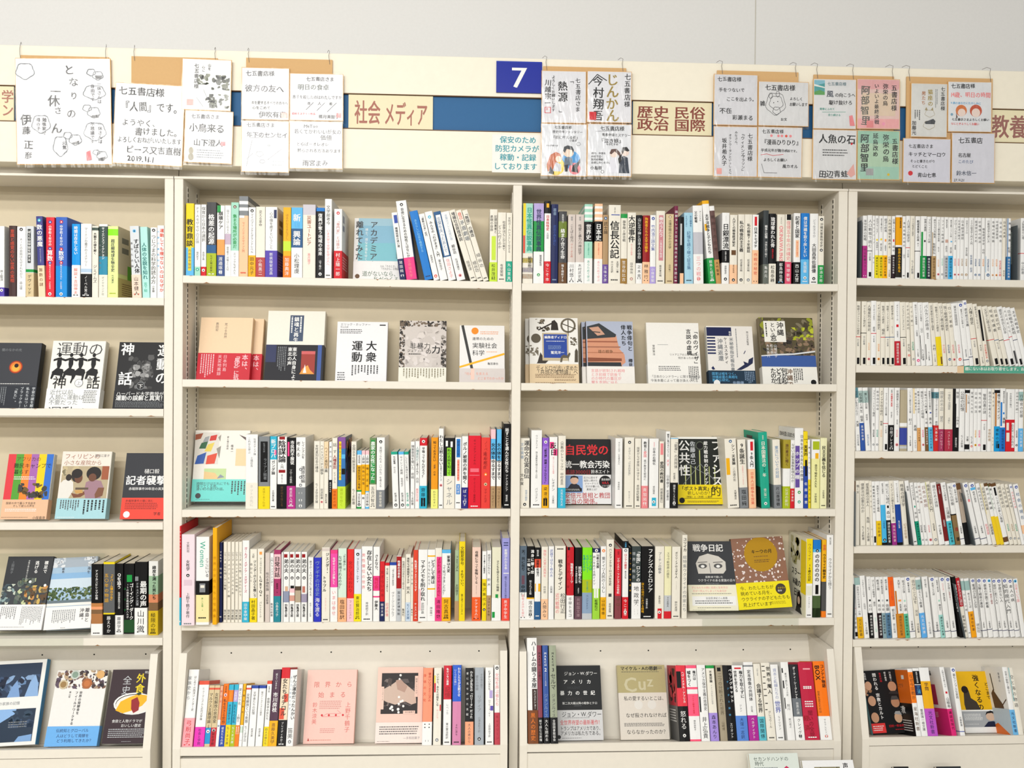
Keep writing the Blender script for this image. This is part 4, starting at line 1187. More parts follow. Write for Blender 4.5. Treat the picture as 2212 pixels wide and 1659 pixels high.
B4 -749.5 4.0 793.6 8.9 213.0 134 0.0 0|W;t12-24k:シモーヌ;t26-66k:フェミニズムと水;t84-97k:現代書館
B4 -739.3 4.0 793.6 8.5 213.0 134 0.0 0|W;t12-24k:シモーヌ;t26-62k:ルッキズムの現在;t84-97k:現代書館
B4 -730.0 4.0 793.6 8.9 213.0 134 0.0 0|W;t12-24k:シモーヌ;t26-68k:生と性、女はたたかう;t84-97k:現代書館
B4 -720.2 4.0 793.6 17.4 216.3 134 0.0 0|w;T8-64#C84868:ガールズ・メディア・スタディーズ;o25t:田中東子編:w;d91w
B4 -700.6 4.0 793.5 18.3 193.5 128 0.0 0|W;T6-12k:三訂;T15-66k@.4-1:ジェンダーのとびらを開こう;t18-46D@.0-.4:自分らしく;o33y:村田晶子著:k
B4 -681.0 4.0 793.5 17.0 194.6 128 0.0 0|W;p4-8O@.3-.7;t12-34k:マンガでわかる;T36-66k:LGBTQ+;t72-94k:パレットトーク
B4 -661.0 4.0 793.5 12.4 183.7 128 0.0 0|i;t28-55D:性の多様性論;t60-74D:岩波新書
B4 -647.8 4.0 793.5 9.0 182.6 128 0.0 0|w;t5-48k:入門トランスジェンダー;t72-92D:集英社新書
B4 -638.0 4.0 793.5 17.5 191.3 128 0.0 0|#A83868;p6-40P;T9-38k:日常対話;p64-100#288898;t46-60k:黄惠偵:k;t72-92w:小島あつ子
B4 -618.3 4.0 793.5 3.8 184.7 128 0.0 0|w
B4 -613.2 4.0 793.5 15.0 185.8 128 0.0 0|w;p3-8R@.1-.7;T10-30k:弟の夫;d37D;p49-56#D8B090@.3-.8;p56-72#9098B0;T74-93k:田亀源五郎
B4 -597.0 4.0 793.4 13.3 185.8 128 0.0 0|w;p3-8R@.1-.7;T10-30k:弟の夫;d37D;p48-52k@.2-.9;p52-58P;p62-70#D8A090;T74-93k:田亀源五郎
B4 -582.4 4.0 793.4 14.5 185.8 128 0.0 0|w;p3-8R@.1-.7;T10-30k:弟の夫;d37D;p49-55#584838;p55-72#B8A890;T74-93k:田亀源五郎
B4 -566.2 4.0 793.4 14.6 185.8 128 0.0 0|w;p3-8R@.1-.7;T10-30k:弟の夫;d37D;p49-58#C07868@.2-.7;p60-72#A098B0;T74-93k:田亀源五郎
B4 -548.6 4.0 793.4 13.7 171.6 105 0.0 0|w;t5-60k:男子が10代のうちに考える;t70-92G:岩波ジュニア新書
B4 -533.2 4.0 793.4 18.9 170.5 105 0.0 0|#3038C0;t5-60j:ヴァギナの社会史;t62-92w:海を渡る
B4 -512.6 4.0 793.4 21.0 197.6 128 0.0 0|W;p1-5i;T7-36k@.4-1:ジェンダー・;T38-60k@.1-.6:トラブル;t68-86q:アイデンティティ;h97k
B4 -489.8 4.0 793.3 18.5 191.0 128 0.0 0|#F050A8;p0-5p;T10-48w:なぜセックスが楽しく;o48w:いまは幸せ:q;t76-92D:クリステン
B4 -469.6 4.0 793.3 21.9 195.4 128 0.0 0|#D8ECDC;t6-30k@.5-1:「女の痛み」は;t10-56k@.0-.5:なぜ無視されるのか？;o33#F8B888:塩田監訳:k;d93k
B4 -446.1 6.0 793.3 17.7 192.4 128 0.0 0|#E83030;t16-60R:女らしさのおわり;o32P:フェミニスト:#A07080
B4 -427.6 6.0 793.3 18.8 192.4 128 0.0 0|#E4E8F4;d7k;T12-46k:フェミニスト・シティ;o38#F0E020:東辻賢治郎訳:k;h96k
B4 -407.8 6.0 793.3 28.9 199.9 128 0.0 0|w;T5-60k@.4-1:存在しない女たち;t8-58q@.0-.35:男性優位の世界;t74-92D:神崎朗子訳;h97k
B4 -377.1 6.0 793.2 16.9 198.8 128 0.0 0|w;T10-34k:さよなら、;p39-59p;t41-56r:俺社会;p66-68p;T72-85k:伊藤大
B4 -359.0 6.0 793.2 12.1 159.6 105 0.0 0|#D82830;t14-60R:女ぎらいの本;o33n:朝日文庫:w
B4 -346.0 6.0 793.2 11.9 156.3 100 0.0 0|W;p0-5r;t9-50k:母の壁：ケアする男たち;t68-92q:岩波新書
B4 -333.4 6.0 793.2 17.8 157.3 100 0.0 0|w;p0-5B;t9-40k:「母と母音の家政学;t50-92D:ヴァージニアウルフ
B4 -315.3 6.0 793.2 12.6 174.7 105 0.0 0|#A81C20;p0-1w;T7-34w:性差の日本史;o50g:国立歴史博物館:k
B4 -302.0 6.0 793.2 10.2 169.3 105 0.0 0|W;t5-50k:性差別の日本をどう変える;t80-92k:集英社
B4 -291.0 6.0 793.2 13.4 179.1 128 0.0 0|W;T5-44k:男性なぜ孤独死するか;t48-60k:荒木;o28#C8D8E8:ちくま文庫:u
B4 -277.1 6.0 793.1 6.1 169.2 105 0.0 0|W;t5-44k:ぼくたちの男;t80-92k:集英社
B4 -270.6 6.0 793.1 12.2 189.9 128 0.0 0|#E04830;T14-58w:私は男でフェミニストです;o28#D84028:チェスンボム:w
B4 -257.6 6.0 793.1 24.3 191.0 128 0.0 0|w;T14-72k:マチズモを削り取れ;p55-85P@.05-.3;t74-90k:武田砂鉄;h95k
B4 -232.8 6.0 793.1 20.0 191.0 128 0.0 0|w;p8-10Y;T14-48k@.4-1:どうして男は;t16-50D@.0-.4:そうなんだろう;p54-56Y;o22w;p79-95y;t80-94k:神谷悠一
B4 -212.4 6.0 793.1 17.4 195.3 128 0.0 0|W;p12-68p@.2-1;T13-66R@.15-1:よかれと思ってやったのに;o32p:清田隆之:k;d93k
B4 -194.5 6.0 793.1 23.1 190.9 128 0.0 0|w;p0-5s;T8-32k@.5-1:家事は大変;t20-64k@.0-.5:って気づきましたか？;o33Y:阿古真理:k;h96k
B4 -160.1 6.0 793.0 10.9 189.8 128 0.0 0|#A8BC98;T8-30k:フェミニズム;t48-64k:太田啓子;o28h
B4 -148.8 6.0 793.0 16.1 212.7 132 0.0 0|y;t6-30k:文藝夏季号;T36-58k:それでいい。;t66-92k:第三波フェミニズム
B4 -113.8 6.0 793.0 22.7 197.4 128 0.0 0|#F0D0C0;T5-50k:母親になって後悔してる;t52-64D:オルナドーナト;o32#F06028:ケアする人に:w;h97k
B4 -87.2 6.0 793.0 11.8 186.4 128 0.0 0|w;T5-32k:ひとり暮らしの戦後史;p40-100y;t44-80k:塩沢美代子;d84k
B4 -74.5 6.0 793.0 11.4 188.6 128 0.0 0|w;t5-34k:絶望名人の私たち;t38-52D:鈴木;o36h:コロナの女性:k
B4 -60.9 6.0 792.9 24.1 197.3 128 0.0 0|#E8E6CC;T18-60D@.4-.9:子どもを迎えるまでの物語;p64-70e@.4-.7;o31w;p88-96e@.0-.35
B4 -34.2 6.0 792.9 20.6 221.4 132 0.0 0|#9C9CDC;p5-6n@.2-.8;p8-9n@.2-.8;T13-38w:射精がわかる本;p42-43w@.2-.9;t46-74n:誰でも生きる生の見方;o27#F05040:男子中学生:w
B5 -859.2 -50.0 486.9 26.6 190.3 105 0.0 18|w;t8-54D@.4-1:はじめての西洋ジェンダー史;t8-40G@.0-.4:家族史から;o37#F4A8B0:弓削尚子:r;h97r
B5 -829.2 -50.0 486.7 25.8 162.0 105 0.0 18|w;p0-6c;t10-60k:ヒューマニズムと近代文学論;o30#E838B8:社会と学問:n
B5 -802.3 -50.0 486.5 13.8 150.5 100 0.0 18|z;p4-7c;t12-62k:マルクス主義理論;t64-70H:文庫;p69-95#2898D0;d75w
B5 -788.1 -50.0 486.4 14.0 150.5 100 0.0 18|z;p4-7c;t12-62k:女性解放の思想家;o31#C82838:講談社学術:k;d73w
B5 -773.5 -50.0 486.3 7.4 149.4 100 0.0 18|#E8B090;p56-100w;t5-30c:無文化;d66u
B5 -765.2 -50.0 486.2 13.6 154.6 100 0.0 18|#F47818;T4-14k:河出文庫;d18P;t24-64k:私を生きる思想;o34B:彼女たちの声:w
B5 -751.2 -50.0 486.1 12.7 152.5 100 0.0 18|t;p9-28o;t11-26y:フェミニズム;t32-62n:政治思想を学ぶ;o35y:ちくま文庫:D
B5 -737.4 -50.0 486.0 11.3 152.5 100 0.0 18|t;p9-28V;t11-26w:女性学;t32-62n:女たちの反乱;o35L:ちくま文庫:w
B5 -725.8 -50.0 485.9 10.2 153.5 100 0.0 18|w;t6-34D:愛という名;t48-62D:上野千;o34o;p68-80w@.2-.8;t70-80k@.2-.8:文庫
B5 -714.3 -50.0 485.9 7.2 154.5 100 0.0 18|Y;t6-50k:人間の条件;o34w;p68-78e@.1-.9;d90k
B5 -705.8 -50.0 485.8 12.3 150.3 100 0.0 18|w;p4-7c;t13-62k:女性解放という思想;t66-92G:ちくま学芸
B5 -691.8 -50.0 485.7 17.5 150.2 100 0.0 18|w;p0-5B;t10-48D:文学者たちの記憶;t70-84D:岩波文庫
B5 -672.6 -50.0 485.6 17.9 150.2 100 0.0 18|w;p0-5B;t10-50k:現代ナショナリズムの歴史;t70-84D:岩波文庫
B5 -652.6 -50.0 485.4 12.4 161.6 105 0.0 18|w;p0-5c;t8-18k:新潮文庫;t26-60k:帝国大学の女たち;o30y:四人の娘たち:D
B5 -639.4 -50.0 485.3 20.9 189.9 105 0.0 18|#54384C;T30-56w:市川房枝;t5-26w:覚えていますか;o33Y:進藤久美子:H;d93k
B5 -616.7 -50.0 485.1 21.8 195.1 105 0.0 18|#F0DCC0;p0-14r;p34-44c@.5-1;p52-66c@.0-.6;T14-62k:女たちのテロル;o33k:ブレイディみかこ:w;h97w
B5 -594.1 -50.0 485.0 18.4 189.8 105 0.0 18|w;T7-66k@.4-1:ぜんぶ運命だったんかい;t8-54j@.05-.4:おじさん社会と女子;t76-90D:笛美;d94G
B5 -242.0 -50.0 482.4 24.8 193.3 105 0.0 18|#FF9A78;T6-44#C04830@.4-1:彼のいいフェミニズム;t6-46#D05838@.0-.35:身体の文化;o30w;h73k;h77k;d94k
B5 -213.7 -50.0 482.2 20.4 193.3 105 0.0 18|W;p10-20y@.0-.2;p20-32r@.0-.25;p48-56r@.8-1;T7-50k:いいから、あなたの話をしな;t54-66q:サンドラ;d93G
B5 -187.6 -50.0 482.0 20.5 199.2 105 0.0 18|w;p0-43#D01C34;T3-25w:私のいない部屋;t27-41R:記憶;t48-62G:レベッカ;t72-92k:東辻賢治郎訳;h96k
B5 -163.7 -50.0 481.8 22.7 200.6 105 0.0 18|#D888B0;p0-46#2C60D0;T3-40w@.5-1:わたしたちが沈黙させ;t5-26w@.1-.5:いくつかの問い;t74-88k:それに声を;h96k
B5 -129.7 -50.0 481.6 21.4 193.1 105 0.0 18|k;T4-66w@.5-1:わたしが先生の「ロリータ」だった;t4-64w@.1-.4:愛に見せかけた支配;o30#F8A880:大人の男から:D
B5 -104.8 -50.0 481.4 24.0 194.1 105 0.0 18|#A8B0B8;t8-28G@.5-1:その夜の底で;t10-30G@.0-.5:彼女の物語;t36-58G:リディア;t64-84G:小澤身和子訳;d92k
B5 -76.4 -50.0 481.2 21.4 194.1 105 0.0 18|w;p30-40V@.5-.9;T4-30k:むずかしい女たち;t42-64k:ロクサーヌ・ゲイ;p50-56v@.6-1;t72-90D:上田麻由子訳;h96k
B5 -52.3 -50.0 481.0 13.8 200.4 105 0.0 18|w;d4k;t10-52q:女性を弄ぶ者たち;o40#C04050:キャスリーン:R
C5 35.5 -60.0 487.4 26.7 266.7 105 0.0 18|w;T3-48k@.35-1:ハーレムの闘う本屋;p49-69#3A241C@.45-1;t50-68w@.45-1:ルイスミショー;o31#7A4420:黒人の歴史:o
C5 62.6 -60.0 487.3 11.8 247.1 105 0.0 18|#8A4050;T7-22k:MARCH;t24-36k:1非暴力;o26k:絵で読む公民権:w
C5 76.6 -60.0 487.3 15.4 247.0 105 0.0 18|#3858A0;T7-22w:MARCH;T23-28w:2;t29-42w:ワシントン大行進;t50-74j:ジョンルイス;o26k:大人も読める:w
C5 94.8 -60.0 487.2 18.9 246.9 105 0.0 18|#A0A890;T7-22k:MARCH;T23-28k:3;t29-46k:セルマ;t50-74D:ジョンルイス;o26k:全国図書館協会:w
C5 439.1 -50.0 483.0 26.9 193.2 105 0.0 18|k;p0-54#E83848;p8-30k@.0-.5;T8-50w@.4-1:ヘヴィメタル・アフリカ;t60-84w:怒れる;d92w;Sr 0 0 100 54 #C03040;Sk 4 4 90 50 14 #301418 #E85058;Sr 0 54 100 100 #686868;Sl 8 58 80 76 5 w
C5 467.7 -50.0 483.0 28.7 193.1 105 0.0 18|w;p0-4#FF5C80;T7-20k@.5-1:権力は;T7-28k@.0-.5:嘘をつく;p29-32#FF5C80;p38-67#FF5C80;t40-64r:ベトナム戦争の真実;t72-86D:神田由布子;p97-100#FF5C80
C5 497.8 -50.0 482.9 23.3 193.9 105 0.0 18|w;t4-60k@.4-1:アメリカ保守主義の思想史;p42-62k@.0-.2;t68-96k:井上弘貴
C5 523.3 -50.0 482.8 22.0 192.7 105 0.0 18|W;p0-4e;T7-23k:不寛容論;t26-52G:アメリカが生んだ哲学;o37#A890E0:森本あんり:k
C5 549.4 -50.0 482.7 19.2 192.6 105 0.0 18|#A89C84;p3-8k@.2-.7;t10-66#685C48:二つの分断された世界;t74-86#685C48:山崎博
C5 568.9 -50.0 482.7 24.6 192.5 105 0.0 18|k;T4-50w@.6-1:ペリングキャット;t18-70s@.3-.55:デジタル探偵;t76-96w:エリオット
C5 594.8 -50.0 482.6 30.2 192.3 105 0.0 18|w;p3-5r@.2-.8;T7-44k@.5-1:権力を取らずに;T7-36k@.0-.5:世界を変える;t52-62D:ジョン;o33#5888D8:大窪一志訳:n
C5 627.3 -50.0 482.5 25.7 200.7 105 0.0 18|w;p4-6G;T10-50D:定本想像の共同体;t56-64D:白石隆;o32#B02898:ベネディクト:w
C5 654.4 -50.0 482.5 19.0 196.2 105 0.0 18|W;t6-16G:大国の秘密;T26-64k:会議する世界;o31#60C0D0:国際関係:k;d93k
C5 675.6 -50.0 482.4 24.0 198.3 105 0.0 18|W;T4-58k@.5-1:世界牛魔人;p4-5k@.0-.4;p10-11k@.0-.4;p18-19k@.1-.4;p26-27k@.0-.35;p34-35k@.05-.4;p42-43k@.0-.4;p52-53k@.1-.4;p60-61k@.0-.3;t62-84D:グレゴワール;h96k
C5 701.4 -50.0 482.3 20.8 193.8 105 0.0 18|w;t5-46#9098C0:資本と軋轢たちの;T48-64#7078B8:世界;t68-86D:ライツマン;h96k
C5 730.8 -50.0 482.3 20.8 200.1 105 0.0 18|w;p8-14k@.0-.2;p24-34k@.0-.2;p46-60k@.0-.15;t14-44k:憲法で読むアメリカ史;t54-62D:阿川;t72-84k:阿川尚之
C5 753.9 -50.0 482.2 23.6 193.5 105 0.0 18|#28282C;p45-69#70767C;T3-46w:ダーティ・シークレット;t50-66w:世界の謎;o31w:クレイグ著:k;d94k
C5 778.9 -50.0 482.1 39.5 199.8 105 0.0 18|#C42444;p8-10#F0A0A8@.3-.8;h32w;h34w;h51w;h54w;h57w;t62-96#801028:闇いの全貌;t66-90R@.0-.4:経済;h96w
C5 821.1 -50.0 482.0 31.0 201.8 105 0.0 18|w;p0-70#FA7C14;T4-34k@.5-1:コンテナ物語;T5-24k@.1-.5:BOX;t38-66H@.0-.4:世界を変えたのは;o29w:マルクレビンソン:k;d95c
A1 -1348.5 8.0 1646.0 12.7 183.2 128 0.0 0|w;t62-78k:井上智洋;p87-100v;d91w
A1 -1324.5 8.0 1646.1 18.5 184.6 128 0.0 0|#4A3634;t5-80c:意識と感覚のない世界の実相
A1 -1303.9 8.0 1646.1 22.0 182.5 128 0.0 0|w;d4k;t16-74G:AIとの会話はなぜすれちがう;t78-90G:森山徹
A1 -1281.3 8.0 1646.2 19.9 184.0 128 0.0 0|#D8DCE0;p4-52#383C3C@.25-.65;T6-50w@.25-.65:ぼくらは宇宙を旅する;p61-65e;o34z:デヴィッド:k
A1 -1248.4 8.0 1646.3 16.6 210.0 130 -2.1 0|#46488C;d5t;T10-38w:数の悪魔;t40-58w:エンツェンスベルガー;o39#F4DCB8:算数の謎:H
A1 -1230.3 8.0 1646.3 21.4 208.0 130 0.0 0|#E02C3C;d6B;T10-36w:小学校6年分の;d39B;T41-55w:算数;d57B;t59-78w:教えられるほど;t80-90w:小杉拓也;d96w
A1 -1205.3 8.0 1646.4 28.7 208.8 130 0.0 0|#3C68C4;p61-100#1890E0;d6r;T10-36w:中学校3年分の;d40r;T42-55w:数学;d57r;t59-78w:教えられるほど;t80-90w:小杉拓也;d96w
A1 -1164.3 8.0 1646.5 21.0 191.4 128 0.0 0|w;p0-56#1098E8;T3-42w:時間は存在しない;o43w:解説＊吉田伸夫:c;h97k
A1 -1141.6 8.0 1646.5 27.4 192.4 128 0.0 0|w;t5-58D:マーミンの量子のミステリー;p61-66#B8D0E8;o32k:ノーベル賞の:w;h97w
A1 -1112.8 8.0 1646.6 16.0 186.3 128 0.0 0|W;p2-6#485850;T9-40k:大騎手の謎を解く;t54-80D:ジェイムズ
A1 -1095.0 8.0 1646.7 21.5 191.7 128 0.0 0|#3A4E48;p44-69#3090B0;T4-48w:サイエンスフィクション;t26-62G@.0-.3:あなたが知る;o31W:ダイヤモンド社:#889888;p0-3w
A1 -1072.6 8.0 1646.7 26.5 186.9 128 0.0 0|#E8F4A0;p4-13#90F020;T18-64D:超圧縮地球生物全史;t68-80D:竹内薫訳;h94L;Rr 0 0 100 66 #D8CCA8;Rr 20 14 56 22 #787868;Rr 20 28 56 36 #787868;Rr 50 52 100 72 #58B010;Rr 0 72 100 100 #C8C078;Rl 20 78 90 96 6 H
A1 -1009.0 8.0 1646.9 23.4 187.8 128 -2.4 0|#DCE0E4;d7s;T18-66k@.3-1:すばらしい人体;t20-60D@.0-.3:あなたの体;o32#F8DCC8:山本健人:k;h95c
A1 -982.8 8.0 1646.9 18.4 185.8 128 -2.3 0|#B8EEE4;T22-74#287878:人体の全貌を知れ;t78-92E:宮下絵
A1 -963.1 8.0 1647.0 16.5 184.9 128 0.0 0|w;d4k;t10-80k:つじつまの科学的読み方;t82-92k:小室顕
A1 -945.6 8.0 1647.0 17.5 190.5 128 0.0 0|w;T4-92c@.35-1:運動しても痩せないのはなぜか;t5-60s@.0-.35:代謝の最新科学
A4 -1119.4 25.0 756.1 29.0 188.1 113 0.0 0|k;T8-50w:アメリカンビレッジの夜;p55-60#C08048;p60-64#F0A070;p64-70#806040;p70-84#B07848;o16w;h97k
A4 -1089.0 28.0 756.0 29.1 193.2 110 0.0 0|#606264;p0-3y;T15-55Y@.5-1:「ナパーム弾の少女」;t15-56Y@.1-.5:五〇年の物語;p70-72y;o28k:藤えりか:w
A4 -1059.3 31.0 755.9 20.4 188.1 107 0.0 0|k;T13-36w:Qを追う;t40-64w:陰謀論集団の正体;o27w:藤原学思:k;h96k
A4 -1038.6 35.0 755.9 27.0 187.2 103 0.0 0|k;p16-26e@.3-.8;T28-80w@.5-1:ゴーイング・ダーク;t28-78w@.25-.5:12の過激主義組織潜入ルポ;t28-74e@.0-.25:ユリア;p80-98#205028
A4 -1007.0 26.0 755.8 32.6 193.6 112 0.0 0|k;p20-26G@.0-.3;T26-62w@.4-1:最期の声;t28-60g@.1-.35:ドキュメント災害;o37w:山川徹:k;h96k
A4 -969.4 22.0 755.7 24.4 196.6 116 0.0 0|#E8E8E4;p20-45#98B898;p45-56#D88860;p56-67#806040;T6-52k@.3-.9:緯度を測った男たち;o33#D8B820:極限の旅:k;h97k
D1 946.1 8.0 1724.1 12.1 170.9 103 0.0 0|w;t6-40k:米中世界の知略;o52#B83088:中公新書ラクレ:D;h96w
D1 959.6 8.0 1724.1 12.8 172.5 110 0.0 0|w;t6-52D:人口動態で読む;p56-57k;t60-72D:中公新書;p90-97k@.3-.8
D1 973.6 8.0 1724.1 6.0 171.4 103 0.0 0|w;t5-46D:日本のメディア;t64-78u:中公
D1 980.7 8.0 1724.1 9.6 171.5 103 0.0 0|w;t4-30k:会社がなくなる！;p37-40y@.3-.7;t42-56k:丹羽宇一;o37#F0E020:講談社現代新書:k;p97-100k
D1 991.7 8.0 1724.1 11.0 171.0 103 0.0 0|w;t4-26k:資本主義の終わり;p36-39y@.3-.7;t44-56k:野口悠紀;o37y:講談社現代新書:k;p97-100k
D1 1003.7 8.0 1724.1 11.3 171.2 103 0.0 0|w;t4-26k:経済の終焉;p37-41O@.3-.7;t46-56k:水野和夫;o37#FFB800:講談社現代新書:k;p97-100k
D1 1015.6 8.0 1724.1 10.1 170.7 103 0.0 0|W;t4-52k:人材の価値を高める;t64-76D:小林祐;t86-97k:平凡社新書
D1 1027.6 8.0 1724.1 9.0 170.9 103 0.0 0|w;t4-26k:企業と人生;p37-41r@.3-.7;t46-58k:田中;o38#2A1A20:講談社現代新書:w;p97-100k
D1 1038.6 8.0 1724.1 17.5 173.4 110 0.0 0|#F0A800;p0-3w;T3-20H@.4-1:現代貨幣理論;p47-50w;p50-98#28241C;T52-90Y@.3-.8:世界のカネを見る;p98-100w
D1 1057.0 8.0 1724.1 9.0 171.0 103 0.0 0|w;t8-50D:食料危機の時代;t60-68D:山下;h95k
D1 1067.2 8.0 1724.1 11.5 172.3 110 0.0 0|w;t6-42D:人口減少の経済学;p50-51r;t54-66G:中公新書;p90-98k@.3-.7
D1 1079.6 8.0 1724.0 12.0 172.5 110 0.0 0|W;t4-32D:マクロ経済学の歴史;t70-92G:ちくま新書
D1 1093.4 8.0 1724.0 14.1 171.6 103 0.0 0|w;T6-40k:脱成長思考と日本;t42-48k:井上;p55-56k;p90-98k@.4-.8
D1 1108.7 8.0 1724.0 16.6 172.3 110 0.0 0|w;p25-96e@.0-.35;t4-24k@.4-1:世界の貧困;p38-41D@.5-.8;o37#0C8C44:講談社現代新書:w;p97-100k
D1 1126.4 8.0 1724.0 10.4 171.1 103 0.0 0|w;t4-42k:ブルシットジョブの謎;o37#202838:講談社現代新書:w;p97-100k
D1 1140.1 8.0 1724.0 11.6 171.7 103 0.0 0|w;p25-63#A88850@.0-.2;t4-34k@.2-1:終わらない不動産;t42-60D:牧野知弘;o37#B89868:講談社現代新書:H;p97-100k
D1 1152.8 8.0 1724.0 11.3 170.8 103 0.0 0|w;t4-40k:マルクス資本論の世界;t48-56D:佐々木;t68-80a:岩波新書;d92q
D1 1165.0 8.0 1724.0 9.0 170.6 103 0.0 0|w;t4-42D:ファスト経済論;t66-78m:岩波新書;d92G
D1 1175.2 8.0 1724.0 11.1 170.8 103 0.0 0|w;T4-18k:学びなおす;p36-41#D0A898@.2-.9;t46-56k:岩村充;o38g:講談社現代新書:D;p97-100k
D1 1186.8 8.0 1724.0 12.3 170.3 103 0.0 0|w;t4-32k:資本主義インフレの謎;p38-40s@.4-.8;t48-58k:渡辺努;o38#48B8F0:講談社現代新書:k;p97-100k
D1 1200.2 8.0 1724.0 10.4 170.1 103 0.0 0|w;t4-40D:グローバルタックス;t44-52D:諸富徹;t66-78q:岩波新書;d92q
D1 1211.3 8.0 1724.0 8.6 170.7 103 0.0 0|w;t4-36D:日本経済の論点;t66-78q:岩波新書;d92q
D1 1220.4 8.0 1724.0 10.2 170.4 103 0.0 0|w;t4-36D:日本経済図説;t66-78h:岩波新書;d92h
D1 1231.7 8.0 1724.0 11.6 169.9 103 0.0 0|w;t4-26D:日本のマクロ;t48-62D:宮本弘暁;t66-78h:岩波新書;d92h
D1 1244.7 8.0 1724.0 12.5 170.6 103 0.0 0|w;t4-44k:ミクロ経済学入門の入門;t60-88u:坂井豊貴・岩波;
D1 1258.7 8.0 1724.0 10.0 170.4 103 0.0 0|w;t4-40D:経済学のすすめ;t66-78u:岩波新書;d92u
D1 1269.3 8.0 1724.0 9.8 170.6 103 0.0 0|w;t4-42D:好循環の経済;t66-78u:岩波新書;d92u
D1 1280.5 8.0 1724.0 9.3 170.3 103 0.0 0|w;t16-44D:戦後経済学史;t50-58D:中村;t66-78O:岩波新書
D1 1291.7 8.0 1724.0 14.9 170.5 103 0.0 0|w;t4-40D:行動経済学の使い方;p62-88s@.0-.1;t66-86u:岩波新書大竹;d92u
D1 1307.5 8.0 1724.0 10.0 170.3 103 0.0 0|w;t4-40D:幸福の増税論;t66-78a:岩波新書;d92a
D1 1318.0 8.0 1724.0 10.0 170.3 103 0.0 0|w;t4-34D:平成経済衰退;t66-78O:岩波新書;d92O
D1 1328.4 8.0 1724.0 9.8 170.2 103 0.0 0|w;t4-40D:日本の税金;t68-90c:岩波新書三木;d92c
D1 1339.1 8.0 1724.0 9.8 170.2 103 0.0 0|W;t4-32D:日本の未来;t84-94k:平凡社
D1 1352.2 8.0 1724.0 10.7 170.4 103 0.0 0|w;p0-62#4A80B8@.0-.25;t4-40k@.3-1:教育格差;t46-56D:松岡;o38#3878B0:講談社現代新書:w;p97-100k
D1 1391.4 8.0 1723.9 12.1 171.8 103 0.0 0|w;t4-34D:人間関係の心理;p56-57r;t70-90G:中公新書
D2 929.1 8.0 1486.2 13.3 174.7 110 0.0 0|W;t6-52k:物語スコットランドの歴史;p55-56r;t59-70G:中公新書;p88-98k@.3-.8
D2 945.6 8.0 1486.2 14.0 174.9 110 0.0 0|W;t6-40k:アイルランド現代史;p49-50k;t54-68G:中公新書;p88-98k@.3-.8
D2 960.5 8.0 1486.3 11.9 172.9 110 -0.2 0|W;t4-46D:人種差別の世界史;t64-76a:岩波新書;d90q
D2 973.1 8.0 1486.3 14.4 176.5 110 -0.4 0|w;t6-30D:エリザベス女王;t40-48D:君塚;p50-51r;t54-64G:中公新書;p88-98k@.3-.8
D2 988.1 8.0 1486.3 11.9 174.9 110 -0.5 0|W;t4-44D:イギリス帝国の歴史;t66-78O:岩波新書;d90O
D2 1000.7 8.0 1486.3 11.9 173.9 110 -0.6 0|W;t6-34k:物語パリの歴史;t42-52D:福井;p55-56r;p88-98k@.3-.8
D2 1013.4 8.0 1486.3 12.4 174.1 110 -0.8 0|W;t6-46k:物語フィンランドの歴史;p55-56u;t58-70G:中公新書;p88-98k@.3-.8
D2 1026.7 8.0 1486.4 12.4 174.6 110 -1.0 0|W;t6-28k:歴史学者とは;t38-50D:ビアトリス;p55-56u;p88-98k@.3-.8
D2 1040.1 8.0 1486.4 15.6 175.4 110 -1.3 0|w;t5-30k:ポストヒトラーの;p36-40r@.3-.7;t46-56k:石田勇治;o38#C02030:講談社現代新書:w;p96-100k
D2 1058.0 8.0 1486.4 15.6 173.9 110 -2.0 0|W;t6-44D:アイラブナショナリズム;p55-56k;t58-70G:中公新書;p88-98k@.3-.8
D2 1075.1 8.0 1486.5 10.1 173.8 110 -2.4 0|W;t4-44D:ナチスの反近代;t66-78k:平凡社;d84c
D2 1088.0 8.0 1486.5 9.6 173.0 110 -3.2 0|W;t4-40D:ドイツ統一;t62-76E:岩波新書;d90G
D2 1099.6 8.0 1486.5 13.3 174.3 110 -3.8 0|w;t4-36k:現代ロシアの軍事戦略;t44-54D:小泉悠;t74-86D:ちくま新書;d92p
D2 1114.3 8.0 1486.5 12.8 173.5 110 -4.1 0|w;p52-90k@.0-.15;t4-30k:ファシズムの現在;t40-48D:山口;t74-92D:ちくま新書
D2 1128.7 8.0 1486.5 17.4 173.8 110 -4.5 0|w;p66-90k@.0-.12;t4-44k:バルカンの政治;t48-58D:柴宜弘;t78-92D:ちくま新書
D2 1148.1 8.0 1486.6 11.9 172.9 110 -5.1 0|W;t4-44D:近代東欧の民族と国家;t66-76D:木村;t82-94G:ちくま新書
D2 1161.0 8.0 1486.6 14.2 173.3 110 -5.3 0|W;o46y;t6-46k:物語ウクライナの歴史;t58-84H:ヨーロッパ大国;p86-98H@.4-.9
D2 1176.3 8.0 1486.6 11.4 172.4 110 -5.6 0|W;t4-44D:ロシアソ連の戦争;t66-80q:中公新書
D2 1189.8 8.0 1486.6 11.9 172.0 110 -6.1 0|W;t4-44D:独ソ戦絶滅の歴史;t66-80u:岩波新書;d90u
D2 1202.7 8.0 1486.7 12.0 172.0 103 -6.4 0|W;t4-40D:ロシア革命;t66-80q:岩波新書;d90q
D2 1215.7 8.0 1486.7 18.4 172.4 110 -6.6 0|w;p60-88#7A8438@.0-.1;t4-36D:東京外国語図説;t66-80q:岩波新書;d90c
D2 1236.6 8.0 1486.7 14.7 174.4 110 -7.3 0|w;d4B;t10-40k:戦争はいかに終結した;p90-91n;t74-86G:講談社選書
